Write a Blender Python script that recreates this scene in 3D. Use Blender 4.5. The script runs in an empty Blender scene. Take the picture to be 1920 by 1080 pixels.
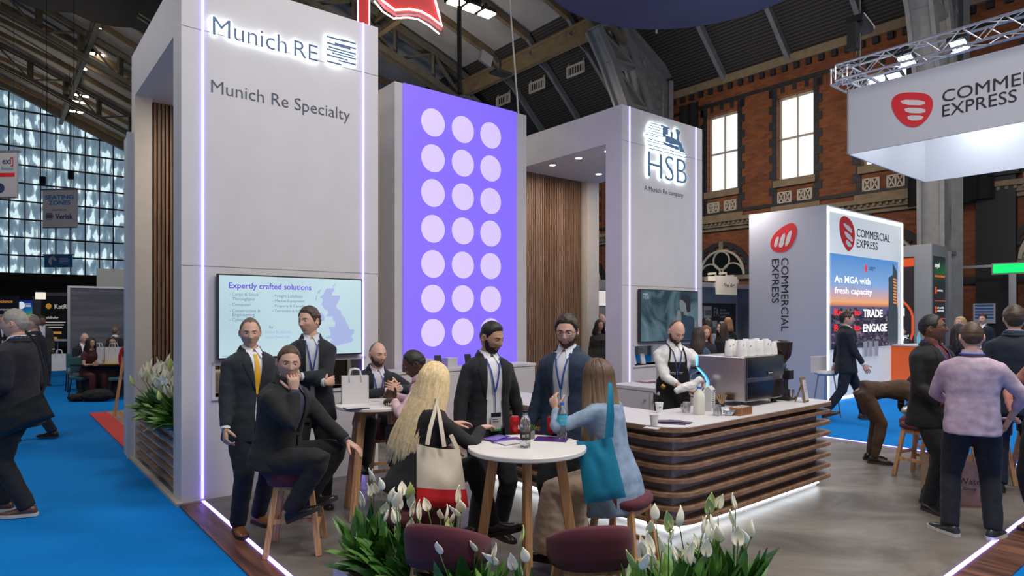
import bpy, math, random
from mathutils import Vector, Matrix, noise
from mathutils.bvhtree import BVHTree
PI=math.pi; R=math.radians
sc=bpy.context.scene; COL=sc.collection
# ---------------------------------------------------------------- camera
CAMH=1.8; FPX=1200.0; HY=592.0
cd=bpy.data.cameras.new('camera'); cam=bpy.data.objects.new('camera',cd); COL.objects.link(cam)
cam.location=(0,0,CAMH); cam.rotation_euler=(PI/2,0,0)
cd.sensor_width=36; cd.lens=36*FPX/1920; cd.shift_y=(HY-540)/1920; cd.clip_start=0.05; cd.clip_end=400
sc.camera=cam
sc.view_settings.view_transform='Standard'; sc.view_settings.look='None'
sc.view_settings.gamma=1; sc.view_settings.use_curve_mapping=False
sc.view_settings.exposure=0.0
# ---------------------------------------------------------------- world
w=bpy.data.worlds.new('world'); sc.world=w; w.use_nodes=True
w.node_tree.nodes['Background'].inputs[0].default_value=(1,.97,.95,1)
w.node_tree.nodes['Background'].inputs[1].default_value=0.33
# ---------------------------------------------------------------- frame of the stand: u along the front, v to the back
U=Vector((.7747,.6324,0)); V=Vector((-.6324,.7747,0)); Z=Vector((0,0,1)); C0=Vector((-3.148,6.092,0))
YU=math.atan2(U.y,U.x)
def sv(s,v,z=0): return C0+U*s+V*v+Z*z
def G(px,py,z=0):
    Y=FPX*(CAMH-z)/(py-HY); return Vector(((px-960)/FPX*Y,Y,z))
def at(px,py,Y): return Vector(((px-960)/FPX*Y,Y,CAMH-(py-HY)/FPX*Y))
def area(loc,size,power,color=(1,.95,.88),target=None,shape='DISK',sy=None,spread=PI):
    l=bpy.data.lights.new('lamp_or_fill_light','AREA'); l.shape=shape; l.size=size; l.energy=power; l.color=color; l.spread=spread  # shared by hall floods, downlights and the added fill lights
    if sy: l.size_y=sy
    o=bpy.data.objects.new('lamp_or_fill_light',l); COL.objects.link(o); o.location=loc
    t=Vector(target) if target is not None else Vector(loc)-Z
    o.rotation_euler=(t-Vector(loc)).to_track_quat('-Z','Y').to_euler(); return o
# floods of the hall, high under the roof
area(sv(1.0,-6.5,9.5),2.5,260,(1,.96,.92),sv(3,-1.5,.5))
area(sv(7.0,-7,9.5),2.5,260,(1,.96,.92),sv(5.5,-2,.5))
area(sv(4.5,-3.0,10.5),3,130,(1,.97,.95),sv(4.5,-2.8,0))
area(sv(-3.5,3,10),2.5,150,(1,.95,.9),sv(-3,3,0))
area(sv(-6,16,11),3,210,(1,.93,.85),sv(-4,14,0))
area(sv(14,4,10.5),2.5,210,(1,.95,.9),sv(14,4,0))
area(sv(16,14,10.5),2.5,190,(1,.93,.85),sv(15,13,0))
area(sv(13,-5,10),2.5,130,(1,.95,.9),sv(12,-5,0))
# downlights under the canopies, a light behind the lightbox wall, then added fills
area(sv(1.1,1.5,4.5),.5,34,(1,.87,.72)); area(sv(7.0,1.5,4.5),.5,36,(1,.87,.72)); area(sv(4.2,3.2,4.8),.6,40,(1,.9,.78),sv(3.0,2.2,2))
area(Vector((5.2,14.6,4.6)),1.2,90,(1,.9,.8)); area(Vector((-9,13.5,6)),1.5,90,(1,.92,.85)); area(Vector((10,15.5,6)),1.5,110,(1,.93,.88))  # first one is fill added to brighten the art booth
area(sv(1.6,-6.6,6.5),1.6,110,(1,.94,.86),sv(2.2,-3.5,.6)); area(sv(6.5,-7,6.5),1.6,90,(1,.94,.86),sv(6,-3,.8))  # fill lights added above the front to brighten plants and bar
area(Vector((-13,17,8)),1.5,60,(1,.95,.9),Vector((-18,26,6)))  # fill light added only to brighten the hanging signs
area(sv(-7,-1.5,8),1.8,130,(1,.93,.84),sv(0,1.2,2.5))  # fill light added at left for the tower side and planter
# uplights on the roof and wash on the brick wall
area(sv(13,20,11.0),2,224,(1,.88,.72),sv(14,19,20))
area(sv(2,38,13.0),3,196,(1,.88,.72),sv(3,40,24))
area(sv(0,60,13.0),3,252,(1,.85,.65),sv(1,62,24))
area(sv(17,6,9.5),2,140,(1,.86,.68),sv(24,6,8))
area(sv(18,14,9.5),2,67,(1,.86,.68),sv(24,13,9))
area(sv(17,-2,8.5),2,67,(1,.85,.65),sv(24,-2,6))

# ---------------------------------------------------------------- materials
_m={}
def mat(n,c,rough=.5,metal=0,var=0,vs=8,bump=0,bs=60,emit=0,ec=None,spec=.5,trans=0,sheen=0,alpha=1):
    if n in _m: return _m[n]
    m=bpy.data.materials.new(n); m.use_nodes=True; nt=m.node_tree; b=nt.nodes['Principled BSDF']
    b.inputs['Base Color'].default_value=(*c,1); b.inputs['Roughness'].default_value=rough; b.inputs['Metallic'].default_value=metal
    b.inputs['Specular IOR Level'].default_value=spec
    if trans: b.inputs['Transmission Weight'].default_value=trans; b.inputs['IOR'].default_value=1.33
    if sheen: b.inputs['Sheen Weight'].default_value=sheen
    if alpha<1: b.inputs['Alpha'].default_value=alpha
    if emit:
        b.inputs['Emission Color'].default_value=(*(ec or c),1); b.inputs['Emission Strength'].default_value=emit
    L=nt.links
    if var or bump: tc=nt.nodes.new('ShaderNodeTexCoord')
    if var:
        nz=nt.nodes.new('ShaderNodeTexNoise'); nz.inputs['Scale'].default_value=vs; nz.inputs['Detail'].default_value=4
        L.new(tc.outputs['Object'],nz.inputs['Vector'])
        r=nt.nodes.new('ShaderNodeValToRGB'); r.color_ramp.elements[0].position=.3; r.color_ramp.elements[1].position=.7
        r.color_ramp.elements[0].color=(*[x*(1-var) for x in c],1); r.color_ramp.elements[1].color=(*[min(1,x*(1+var)) for x in c],1)
        L.new(nz.outputs[0],r.inputs[0]); L.new(r.outputs[0],b.inputs['Base Color'])
    if bump:
        n2=nt.nodes.new('ShaderNodeTexNoise'); n2.inputs['Scale'].default_value=bs; n2.inputs['Detail'].default_value=3
        L.new(tc.outputs['Object'],n2.inputs['Vector'])
        bp=nt.nodes.new('ShaderNodeBump'); bp.inputs['Strength'].default_value=bump; bp.inputs['Distance'].default_value=.01
        L.new(n2.outputs[0],bp.inputs['Height']); L.new(bp.outputs[0],b.inputs['Normal'])
    _m[n]=m; return m
def nodes(n,rough=.5):
    m=bpy.data.materials.new(n); m.use_nodes=True; nt=m.node_tree; b=nt.nodes['Principled BSDF']; b.inputs['Roughness'].default_value=rough
    _m[n]=m; return m,nt,b
def nd(nt,t,**k):
    x=nt.nodes.new(t)
    for a,b in k.items():
        if a.startswith('_'): setattr(x,a[1:],b)
        else: x.inputs[a.replace('__',' ')].default_value=b
    return x
def wood(n,c1,c2,along='s',scale=1.0,rough=.45):
    """wood grain stretched along a direction of the stand ('s','v' or 'z')"""
    m,nt,b=nodes(n,rough); tc=nd(nt,'ShaderNodeTexCoord'); mp=nd(nt,'ShaderNodeMapping')
    rot=(0,0,-YU) if along!='l' else (0,0,0)
    m1=nd(nt,'ShaderNodeMapping'); m1.inputs['Rotation'].default_value=rot
    nt.links.new(tc.outputs['Object'],m1.inputs['Vector']); nt.links.new(m1.outputs[0],mp.inputs['Vector'])
    st={'s':(1.2,14,30),'v':(14,1.2,30),'z':(25,25,1.2),'l':(25,25,1.5)}[along]
    mp.inputs['Scale'].default_value=[x*scale for x in st]
    nz=nd(nt,'ShaderNodeTexNoise',Scale=1.6,Detail=5,Distortion=.6); nt.links.new(mp.outputs[0],nz.inputs['Vector'])
    r=nd(nt,'ShaderNodeValToRGB'); r.color_ramp.elements[0].position=.35; r.color_ramp.elements[1].position=.68
    r.color_ramp.elements[0].color=(*c1,1); r.color_ramp.elements[1].color=(*c2,1)
    nt.links.new(nz.outputs[0],r.inputs[0]); nt.links.new(r.outputs[0],b.inputs['Base Color']); return m
WHITE=mat('white_panel',(.58,.56,.58),.55,var=.03,vs=3)
CREAM=mat('cream_panel',(.62,.57,.51),.6,var=.03)
WOODSLAT=wood('oak_slat',(.15,.08,.045),(.32,.19,.115),'z')
WOODBAR=wood('walnut_slat',(.20,.11,.062),(.33,.20,.125),'s',.6)
WOODLEG=wood('beech_leg',(.42,.21,.09),(.66,.38,.19),'l')
WOODTRIM=wood('dark_wood_border',(.06,.025,.018),(.24,.10,.06),'v',.7)
DARK=mat('black_felt',(.012,.011,.012),.9)
BLACK=mat('black_plastic',(.015,.015,.017),.35)
LED=mat('led_violet',(.55,.5,1),.4,emit=6.5,ec=(.22,.16,1))
LEDW=mat('led_white',(.9,.95,1),.4,emit=6,ec=(.82,.92,1))
LEDWH=mat('led_halo',(.9,.95,1),.4,emit=12,ec=(.9,1,.92))
NAVY=mat('navy_lettering',(.05,.12,.25),.45)
STEELBLUE=mat('steel_blue_lettering',(.09,.22,.38),.4)
GREYTXT=mat('grey_lettering',(.045,.065,.11),.5)
PURPLE=mat('purple_lightbox',(.2,.13,.85),.6,emit=.55,ec=(.23,.15,.97))
LILAC=mat('lilac_dot',(.7,.6,.95),.6,emit=.5,ec=(.62,.50,1))
CHROME=mat('steel',(.55,.54,.53),.28,1,var=.05)
ALU=mat('aluminium',(.55,.56,.6),.35,.9)
RED=mat('red_sign',(.62,.012,.014),.4)
CRED=mat('logo_red',(.6,.02,.03),.45)
INK=mat('black_ink',(.012,.012,.014),.6)
# ---------------------------------------------------------------- mesh building
class MB:
    def __init__(s): s.v=[]; s.f=[]; s.m=[]; s.mi=0
    def add(s,vs,fs,mi=None):
        n=len(s.v); s.v.extend([Vector(p) for p in vs]); 
        for f in fs: s.f.append([i+n for i in f]); s.m.append(s.mi if mi is None else mi)
        return s
    def hexa(s,p):  # 8 points: bottom 4 ccw, top 4
        return s.add(p,[(3,2,1,0),(4,5,6,7),(0,1,5,4),(1,2,6,5),(2,3,7,6),(3,0,4,7)])
    def svbox(s,s0,s1,v0,v1,z0,z1):
        return s.hexa([sv(s0,v0,z0),sv(s1,v0,z0),sv(s1,v1,z0),sv(s0,v1,z0),sv(s0,v0,z1),sv(s1,v0,z1),sv(s1,v1,z1),sv(s0,v1,z1)])
    def box(s,c,sz,rot=None):
        c=Vector(c); a,b,d=[x/2 for x in sz]; P=[(-a,-b,-d),(a,-b,-d),(a,b,-d),(-a,b,-d),(-a,-b,d),(a,-b,d),(a,b,d),(-a,b,d)]
        Rm=rot if rot else Matrix.Identity(3)
        return s.hexa([c+Rm@Vector(p) for p in P])
    def bar(s,a,b,w,h=None,up=Z):
        a=Vector(a); b=Vector(b); h=h or w; d=(b-a); 
        if d.length<1e-6: return s
        d.normalize(); x=d.cross(up)
        if x.length<1e-3: x=d.cross(Vector((1,0,0)))
        x.normalize(); y=x.cross(d); x*=w/2; y*=h/2
        return s.hexa([a-x-y,a+x-y,b+x-y,b-x-y,a-x+y,a+x+y,b+x+y,b-x+y])
    def loft(s,rings,cap=True,close=True):
        n=len(rings[0]); m=len(rings); vs=[p for r in rings for p in r]; fs=[]
        for i in range(m-1):
            for j in range(n if close else n-1):
                k=(j+1)%n; fs.append((i*n+j,i*n+k,(i+1)*n+k,(i+1)*n+j))
        if cap: fs.append(tuple(range(n-1,-1,-1))); fs.append(tuple(range((m-1)*n,m*n)))
        return s.add(vs,fs)
    def tube(s,pts,r,n=8,cap=True,flat=1.0,up=None):
        pts=[Vector(p) for p in pts]; m=len(pts); rs=r if isinstance(r,(list,tuple)) else [r]*m
        rings=[]; prev=None
        for i in range(m):
            d=(pts[min(i+1,m-1)]-pts[max(i-1,0)]); d=d.normalized() if d.length>1e-9 else Vector(Z)
            if prev is None:
                a=up.copy() if up is not None else (Vector(Z) if abs(d.z)<.9 else Vector((1,0,0)))
            else: a=prev
            x=(a-d*a.dot(d)); x=x.normalized() if x.length>1e-6 else d.orthogonal().normalized()
            y=d.cross(x); prev=x
            rings.append([pts[i]+(x*math.cos(t)*flat+y*math.sin(t))*rs[i] for t in [2*PI*j/n for j in range(n)]])
        return s.loft(rings,cap)
    def prism(s,poly,a,b):  # poly list of points (Vector), extruded from offset vec a to b
        n=len(poly); A=[Vector(p)+a for p in poly]; B=[Vector(p)+b for p in poly]
        return s.add(A+B,[tuple(range(n-1,-1,-1)),tuple(range(n,2*n))]+[(i,(i+1)%n,n+(i+1)%n,n+i) for i in range(n)])
    def lathe(s,prof,c,n=24,cap=True,M=None):
        c=Vector(c); rings=[]
        for r,z in prof:
            ring=[Vector((r*math.cos(2*PI*j/n),r*math.sin(2*PI*j/n),z)) for j in range(n)]
            rings.append([c+(M@p if M else p) for p in ring])
        return s.loft(rings,cap)
    def ell(s,c,r,nu=16,nv=10,M=None):
        c=Vector(c); rings=[]
        for i in range(nv+1):
            e=-PI/2+PI*i/nv; ce=max(math.cos(e),.02)
            rings.append([c+(M if M else Matrix.Identity(3))@Vector((r[0]*ce*math.cos(2*PI*j/nu),r[1]*ce*math.sin(2*PI*j/nu),r[2]*math.sin(e))) for j in range(nu)])
        return s.loft(rings,True)
    def quad(s,a,b,c,d): return s.add([a,b,c,d],[(0,1,2,3)])
    def build(s,name,mats,root=None,parent=None,world=True,smooth=False,bevel=0):
        me=bpy.data.meshes.new(name); vs=s.v
        if root is not None and world:
            iv=ROOTM[root.name].inverted(); vs=[iv@p for p in vs]
        me.from_pydata([tuple(p) for p in vs],[],s.f)
        if not isinstance(mats,(list,tuple)): mats=[mats]
        for m in mats: me.materials.append(m)
        if len(mats)>1: me.polygons.foreach_set('material_index',s.m)
        if smooth: me.polygons.foreach_set('use_smooth',[True]*len(me.polygons))
        me.validate(); me.update()
        o=bpy.data.objects.new(name,me); COL.objects.link(o)
        o.parent=parent or root
        if bevel:
            md=o.modifiers.new('bevel','BEVEL'); md.width=bevel; md.segments=2; md.limit_method='ANGLE'; md.angle_limit=R(40)
        if smooth and smooth!='all':
            try: me.set_sharp_from_angle(angle=R(38 if smooth is True else smooth))
            except Exception: pass
        return o
ROOTM={}
def tag(o,label,cat,group=None,kind=None):
    if label: o['label']=label
    if cat: o['category']=cat
    if group: o['group']=group
    if kind: o['kind']=kind
    return o
def thing(name,label,cat,loc=(0,0,0),rz=0,group=None):
    o=bpy.data.objects.new(name,None); o.empty_display_size=.1; COL.objects.link(o); o.location=loc; o.rotation_euler=(0,0,rz)
    ROOTM[o.name]=Matrix.Translation(Vector(loc))@Matrix.Rotation(rz,4,'Z'); tag(o,label,cat,group); return o
def struct(name,mb,mats,**k):
    o=mb.build(name,mats,**k); o['kind']='structure'; return o
def solo(name,mb,mats,label,cat,group=None,**k):
    o=mb.build(name,mats,**k); return tag(o,label,cat,group)
def dup(root,loc,rz,label,group=None):
    c=root.copy(); COL.objects.link(c); c.location=loc; c.rotation_euler=(0,0,rz)
    ROOTM[c.name]=Matrix.Translation(Vector(loc))@Matrix.Rotation(rz,4,'Z')
    if label: c['label']=label
    if group: c['group']=group
    def rec(a,b):
        for ch in [x for x in KIDS.get(a.name,[])]:
            d=ch.copy(); COL.objects.link(d); d.parent=b; KIDS.setdefault(b.name,[]).append(d); rec(ch,d)
    KIDS.clear()
    for x in bpy.data.objects:
        if x.parent: KIDS.setdefault(x.parent.name,[]).append(x)
    rec(root,c); return c
KIDS={}
class Fr:
    """flat frame on a surface: x to the right, y up, d outwards"""
    def __init__(s,o,r,u=Z): s.o=Vector(o); s.r=Vector(r).normalized(); s.u=Vector(u).normalized(); s.n=s.r.cross(s.u).normalized()
    def __call__(s,x,y,d=0): return s.o+s.r*x+s.u*y+s.n*d
    def rect(s,mb,x0,x1,y0,y1,d0,d1): return mb.hexa([s(x0,y0,d0),s(x1,y0,d0),s(x1,y0,d1),s(x0,y0,d1),s(x0,y1,d0),s(x1,y1,d0),s(x1,y1,d1),s(x0,y1,d1)])
    def poly(s,mb,pts,d0,d1): return mb.prism([s(x,y,0) for x,y in pts],s.n*d0,s.n*d1)
def text(mb,fr,string,x,y,w=None,h=None,d=.004,th=.002,size=None,bold=0,rot=0,align='L',spacing=1.0):
    """lettering fitted to width w (and height h), lower-left corner at x,y on the frame"""
    cu=bpy.data.curves.new('lettering','FONT'); cu.body=string; cu.size=1; cu.extrude=.5; cu.offset=bold; cu.resolution_u=3; cu.space_character=spacing
    ob=bpy.data.objects.new('lettering',cu); me=bpy.data.meshes.new_from_object(ob)
    vs=[v.co.copy() for v in me.vertices]; fs=[tuple(p.vertices) for p in me.polygons]
    bpy.data.objects.remove(ob); bpy.data.curves.remove(cu); bpy.data.meshes.remove(me)
    if not vs: return
    x0=min(p.x for p in vs); x1=max(p.x for p in vs); y0=min(p.y for p in vs); y1=max(p.y for p in vs)
    if w: kx=w/(x1-x0); ky=(h/(y1-y0)) if h else kx
    else: kx=ky=h/(y1-y0) if h else size
    if align=='C': x-= (x1-x0)*kx/2
    cr,sr=math.cos(rot),math.sin(rot); out=[]
    for p in vs:
        a=(p.x-x0)*kx; b=(p.y-y0)*ky; out.append(fr(x+a*cr-b*sr,y+a*sr+b*cr,d+(p.z+.5)*th))
    mb.add(out,fs); return (x1-x0)*kx
# ================================================================ the hall
S0,S1=-40.0,24.0; VA,VB=-13.0,70.0
PROF=[(0,25.5),(7.4,24.1),(12,22),(17.5,19.6),(28,16.3),(32,12.5)]
def zr(s):
    d=abs(s+8)
    for (a,za),(b,zb) in zip(PROF,PROF[1:]):
        if d<=b: return za+(zb-za)*(d-a)/(b-a)
    return 12.5
# carpet of the aisles
m,nt,b=nodes('blue_carpet',.95); tc=nd(nt,'ShaderNodeTexCoord'); n1=nd(nt,'ShaderNodeTexNoise',Scale=.5,Detail=6); n2=nd(nt,'ShaderNodeTexNoise',Scale=220,Detail=2)
nt.links.new(tc.outputs['Object'],n1.inputs['Vector']); nt.links.new(tc.outputs['Object'],n2.inputs['Vector'])
r=nd(nt,'ShaderNodeValToRGB'); r.color_ramp.elements[0].position=.35; r.color_ramp.elements[0].color=(.0,.165,.52,1); r.color_ramp.elements[1].position=.7; r.color_ramp.elements[1].color=(.0,.20,.62,1)
nt.links.new(n1.outputs[0],r.inputs[0]); nt.links.new(r.outputs[0],b.inputs['Base Color']); b.inputs['Specular IOR Level'].default_value=.15
bp=nd(nt,'ShaderNodeBump',Strength=.25,Distance=.004); nt.links.new(n2.outputs[0],bp.inputs['Height']); nt.links.new(bp.outputs[0],b.inputs['Normal'])
CARPET=m
struct('floor',MB().svbox(S0,S1+.3,VA,VB+.3,-.2,0),CARPET)
# stand floor: mottled grey-brown vinyl
m,nt,b=nodes('stone_vinyl',.42); tc=nd(nt,'ShaderNodeTexCoord'); mp=nd(nt,'ShaderNodeMapping'); mp.inputs['Rotation'].default_value=(0,0,-YU); mp.inputs['Scale'].default_value=(.8,1.6,1)
nt.links.new(tc.outputs['Object'],mp.inputs['Vector'])
n1=nd(nt,'ShaderNodeTexNoise',Scale=1.1,Detail=9,Roughness=.65,Distortion=.8); nt.links.new(mp.outputs[0],n1.inputs['Vector'])
r=nd(nt,'ShaderNodeValToRGB'); r.color_ramp.elements[0].position=.36; r.color_ramp.elements[0].color=(.10,.086,.074,1); r.color_ramp.elements[1].position=.66; r.color_ramp.elements[1].color=(.25,.22,.19,1)
nt.links.new(n1.outputs[0],r.inputs[0]); nt.links.new(r.outputs[0],b.inputs['Base Color'])
VINYL=m
struct('floor',MB().svbox(0,8.14,-5.2,2.6,0,.012),VINYL)
# wood border and the light line in the floor
tb=MB(); tb.svbox(-.03,.165,-5.45,-.02,0,.014); tb.svbox(-.03,8.3,-5.47,-5.215,0,.0145)
struct('trim_1',tb,WOODTRIM)
tb=MB(); tb.svbox(.165,.195,-5.2,-.01,.0121,.02); tb.svbox(.165,8.14,-5.215,-5.185,.0121,.02); tb.svbox(8.13,8.15,-5.2,2.6,.0121,.019)
struct('trim_2',tb,LED)
tb=MB(); tb.svbox(-.055,0.0,.0,2.6,0,.03); tb.svbox(-.055,.2,-.06,-.0,0,.03)
struct('trim_3',tb,mat('grey_kerb',(.42,.40,.37),.6))
# roof
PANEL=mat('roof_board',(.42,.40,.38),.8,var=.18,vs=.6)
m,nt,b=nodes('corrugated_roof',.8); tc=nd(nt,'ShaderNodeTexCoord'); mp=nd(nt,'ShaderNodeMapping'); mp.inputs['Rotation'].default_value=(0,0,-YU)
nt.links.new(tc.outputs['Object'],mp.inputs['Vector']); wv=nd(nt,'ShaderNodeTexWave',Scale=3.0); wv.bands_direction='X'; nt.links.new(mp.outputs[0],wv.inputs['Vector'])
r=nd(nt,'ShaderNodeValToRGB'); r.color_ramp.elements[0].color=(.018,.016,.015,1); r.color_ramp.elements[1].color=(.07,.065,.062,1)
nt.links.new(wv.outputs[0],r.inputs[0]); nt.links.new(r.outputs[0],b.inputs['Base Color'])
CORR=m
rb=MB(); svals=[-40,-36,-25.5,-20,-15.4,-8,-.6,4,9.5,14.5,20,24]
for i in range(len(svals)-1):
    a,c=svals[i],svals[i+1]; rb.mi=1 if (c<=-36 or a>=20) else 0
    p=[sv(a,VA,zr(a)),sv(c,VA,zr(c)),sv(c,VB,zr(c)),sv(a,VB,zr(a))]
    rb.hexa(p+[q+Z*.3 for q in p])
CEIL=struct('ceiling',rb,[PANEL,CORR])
BEAM=mat('roof_timber',(.25,.18,.10),.6,var=.2,vs=2)
IRON=mat('painted_iron',(.20,.21,.23),.55,var=.12,vs=3)
IRONB=mat('brown_painted_iron',(.16,.14,.105),.6,var=.15,vs=3)
def ribs(mb,v,s0,s1,drop,w,h,step=1.0):
    n=max(2,int((s1-s0)/step)); pts=[sv(s0+(s1-s0)*i/n,v,zr(s0+(s1-s0)*i/n)-drop) for i in range(n+1)]
    for a,c in zip(pts,pts[1:]): mb.bar(a,c,w,h)
k=0
vv=.5-11.8/4*3
while vv<VB-1:
    on_rib=abs(((vv-.5)/11.8)-round((vv-.5)/11.8))<.02
    if not on_rib and vv>3:
        q=MB(); ribs(q,vv,-14,20,.22,.24,.34,5); q.build('rafter',BEAM,parent=CEIL)
        q=MB(); ribs(q,vv,20,23.9,.25,.18,.3,4)
        q.bar(sv(20,vv,zr(20)-1.0),sv(21.3,vv,zr(21.3)-.4),.1); q.build('rafter',IRON,parent=CEIL)
    vv+=11.8/4
for k in range(0,7):
    v=.5+11.8*k
    if v>VB-.5: break
    q=MB(); n=16; lo=-18; hi=20.4
    xs=[lo+(hi-lo)*i/n for i in range(n+1)]
    up=[sv(x,v,zr(x)-.35) for x in xs]; dn=[sv(x,v,zr(x)-2.0) for x in xs]
    for i in range(n):
        for dv in (-.28,.28):
            q.bar(up[i]+V*dv,up[i+1]+V*dv,.14,.3); q.bar(dn[i]+V*dv,dn[i+1]+V*dv,.14,.3)
        q.bar(up[i],dn[i],.55,.14); 
        q.bar(up[i] if i%2 else dn[i],dn[i+1] if i%2 else up[i+1],.2,.12)
    q.build('roof_truss',IRONB,parent=CEIL)
for sp in (-12,-5.5,-1,4,9.5,14.5,20.2):
    q=MB(); zt=zr(sp)
    q.bar(sv(sp,3,zt-.55),sv(sp,VB,zt-.55),.22,.16); q.bar(sv(sp,3,zt-1.35),sv(sp,VB,zt-1.35),.3,.2)
    if sp>20: q.bar(sv(sp,3,zt-.95),sv(sp,VB,zt-.95),.1,.7)
    vq=4.0
    while vq<VB-2:
        q.bar(sv(sp,vq,zt-1.3),sv(sp,vq+.75,zt-.55),.12); q.bar(sv(sp,vq+.75,zt-.55),sv(sp,vq+1.475,zt-1.3),.12)
        vq+=2.95
    q.build('purlin',BEAM if sp>14 else IRONB,parent=CEIL)
# roof vents on the dark slope
for vq in (16.4,19.35,22.3,25.2):
    q=MB(); c=sv(21.6,vq,zr(21.6)-.25)
    c=c-Z*.25
    for dz in (-.24,.24): q.bar(c+V*-.62+Z*dz,c+V*.62+Z*dz,.09)
    for dv in (-.6,.6): q.bar(c+V*dv-Z*.24,c+V*dv+Z*.24,.09)
    for i in range(6): q.bar(c+V*(-.45+i*.18)-Z*.22,c+V*(-.45+i*.18)+Z*.22,.05)
    for dv in (-.55,.55): q.bar(c+V*dv+Z*.2,c+V*dv+Z*.5+U*.1,.07)
    q.build('roof_vent',CREAM,parent=CEIL)
# black drape hung over the middle of the roof
q=MB(); n=18
for i in range(n):
    a=-9.7+i*1.0; b_=a+1.0; f=lambda s:19.2-.15*math.sin(s*2.1)
    q.hexa([sv(a,10,f(a)-.06),sv(b_,10,f(b_)-.06),sv(b_,38,f(b_)-.06),sv(a,38,f(a)-.06),sv(a,10,f(a)),sv(b_,10,f(b_)),sv(b_,38,f(b_)),sv(a,38,f(a))])
solo('roof_drape',q,DARK,'black fabric drape slung under the crown of the roof','drape')
# ---------------------------------------------------------------- brick side wall
m,nt,b=nodes('red_brick',.85); tc=nd(nt,'ShaderNodeTexCoord'); mp=nd(nt,'ShaderNodeMapping'); mp.inputs['Rotation'].default_value=(0,0,-YU)
nt.links.new(tc.outputs['Object'],mp.inputs['Vector']); sx=nd(nt,'ShaderNodeSeparateXYZ'); nt.links.new(mp.outputs[0],sx.inputs[0]); cx=nd(nt,'ShaderNodeCombineXYZ')
nt.links.new(sx.outputs['Y'],cx.inputs['X']); nt.links.new(sx.outputs['Z'],cx.inputs['Y'])
bk=nd(nt,'ShaderNodeTexBrick',Scale=1.0); bk.inputs['Color1'].default_value=(.33,.10,.030,1); bk.inputs['Color2'].default_value=(.19,.058,.022,1); bk.inputs['Mortar'].default_value=(.16,.09,.06,1)
bk.inputs['Brick Width'].default_value=.30; bk.inputs['Row Height'].default_value=.10; bk.inputs['Mortar Size'].default_value=.008
nt.links.new(cx.outputs[0],bk.inputs['Vector']); n1=nd(nt,'ShaderNodeTexNoise',Scale=.8,Detail=4); nt.links.new(tc.outputs['Object'],n1.inputs['Vector'])
mx=nd(nt,'ShaderNodeMix'); mx.data_type='RGBA'; mx.blend_type='MULTIPLY'; mx.inputs[0].default_value=.6; nt.links.new(bk.outputs[0],mx.inputs[6])
rr=nd(nt,'ShaderNodeValToRGB'); rr.color_ramp.elements[0].position=.3; rr.color_ramp.elements[0].color=(.55,.5,.5,1); rr.color_ramp.elements[1].position=.65; nt.links.new(n1.outputs[0],rr.inputs[0]); nt.links.new(rr.outputs[0],mx.inputs[7])
nt.links.new(mx.outputs[2],b.inputs['Base Color']); BRICK=m
BLUEBRICK=mat('blue_engineering_brick',(.022,.022,.026),.6,var=.3,vs=6)
STONE=mat('buff_stone',(.28,.21,.13),.8,var=.2,vs=3)
WPAINT=mat('cream_window_paint',(.55,.50,.42),.6)
SKYG=mat('daylit_glass',(.9,.95,1),.3,emit=1.25,ec=(.86,.93,1))
DKGLASS=mat('dark_glass',(.012,.014,.016),.12)
wv_=[2.86+3.34*i+11.8*j for j in (-2,-1,0,1,2,3) for i in range(3) if 2.86+3.34*i+11.8*j>-9 ]
wv_=sorted(wv_); zs,zt=7.4,10.87; hw=.77
wb=MB(); s=S1
wb.svbox(s,s+.6,VA,VB,0,zs); wb.svbox(s,s+.6,VA,VB,zt,12.6)
prev=VA
for v in wv_: wb.svbox(s,s+.6,prev,v-hw,zs,zt); prev=v+hw
wb.svbox(s,s+.6,prev,VB,zs,zt)
WR=struct('wall_right',wb,BRICK)
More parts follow.
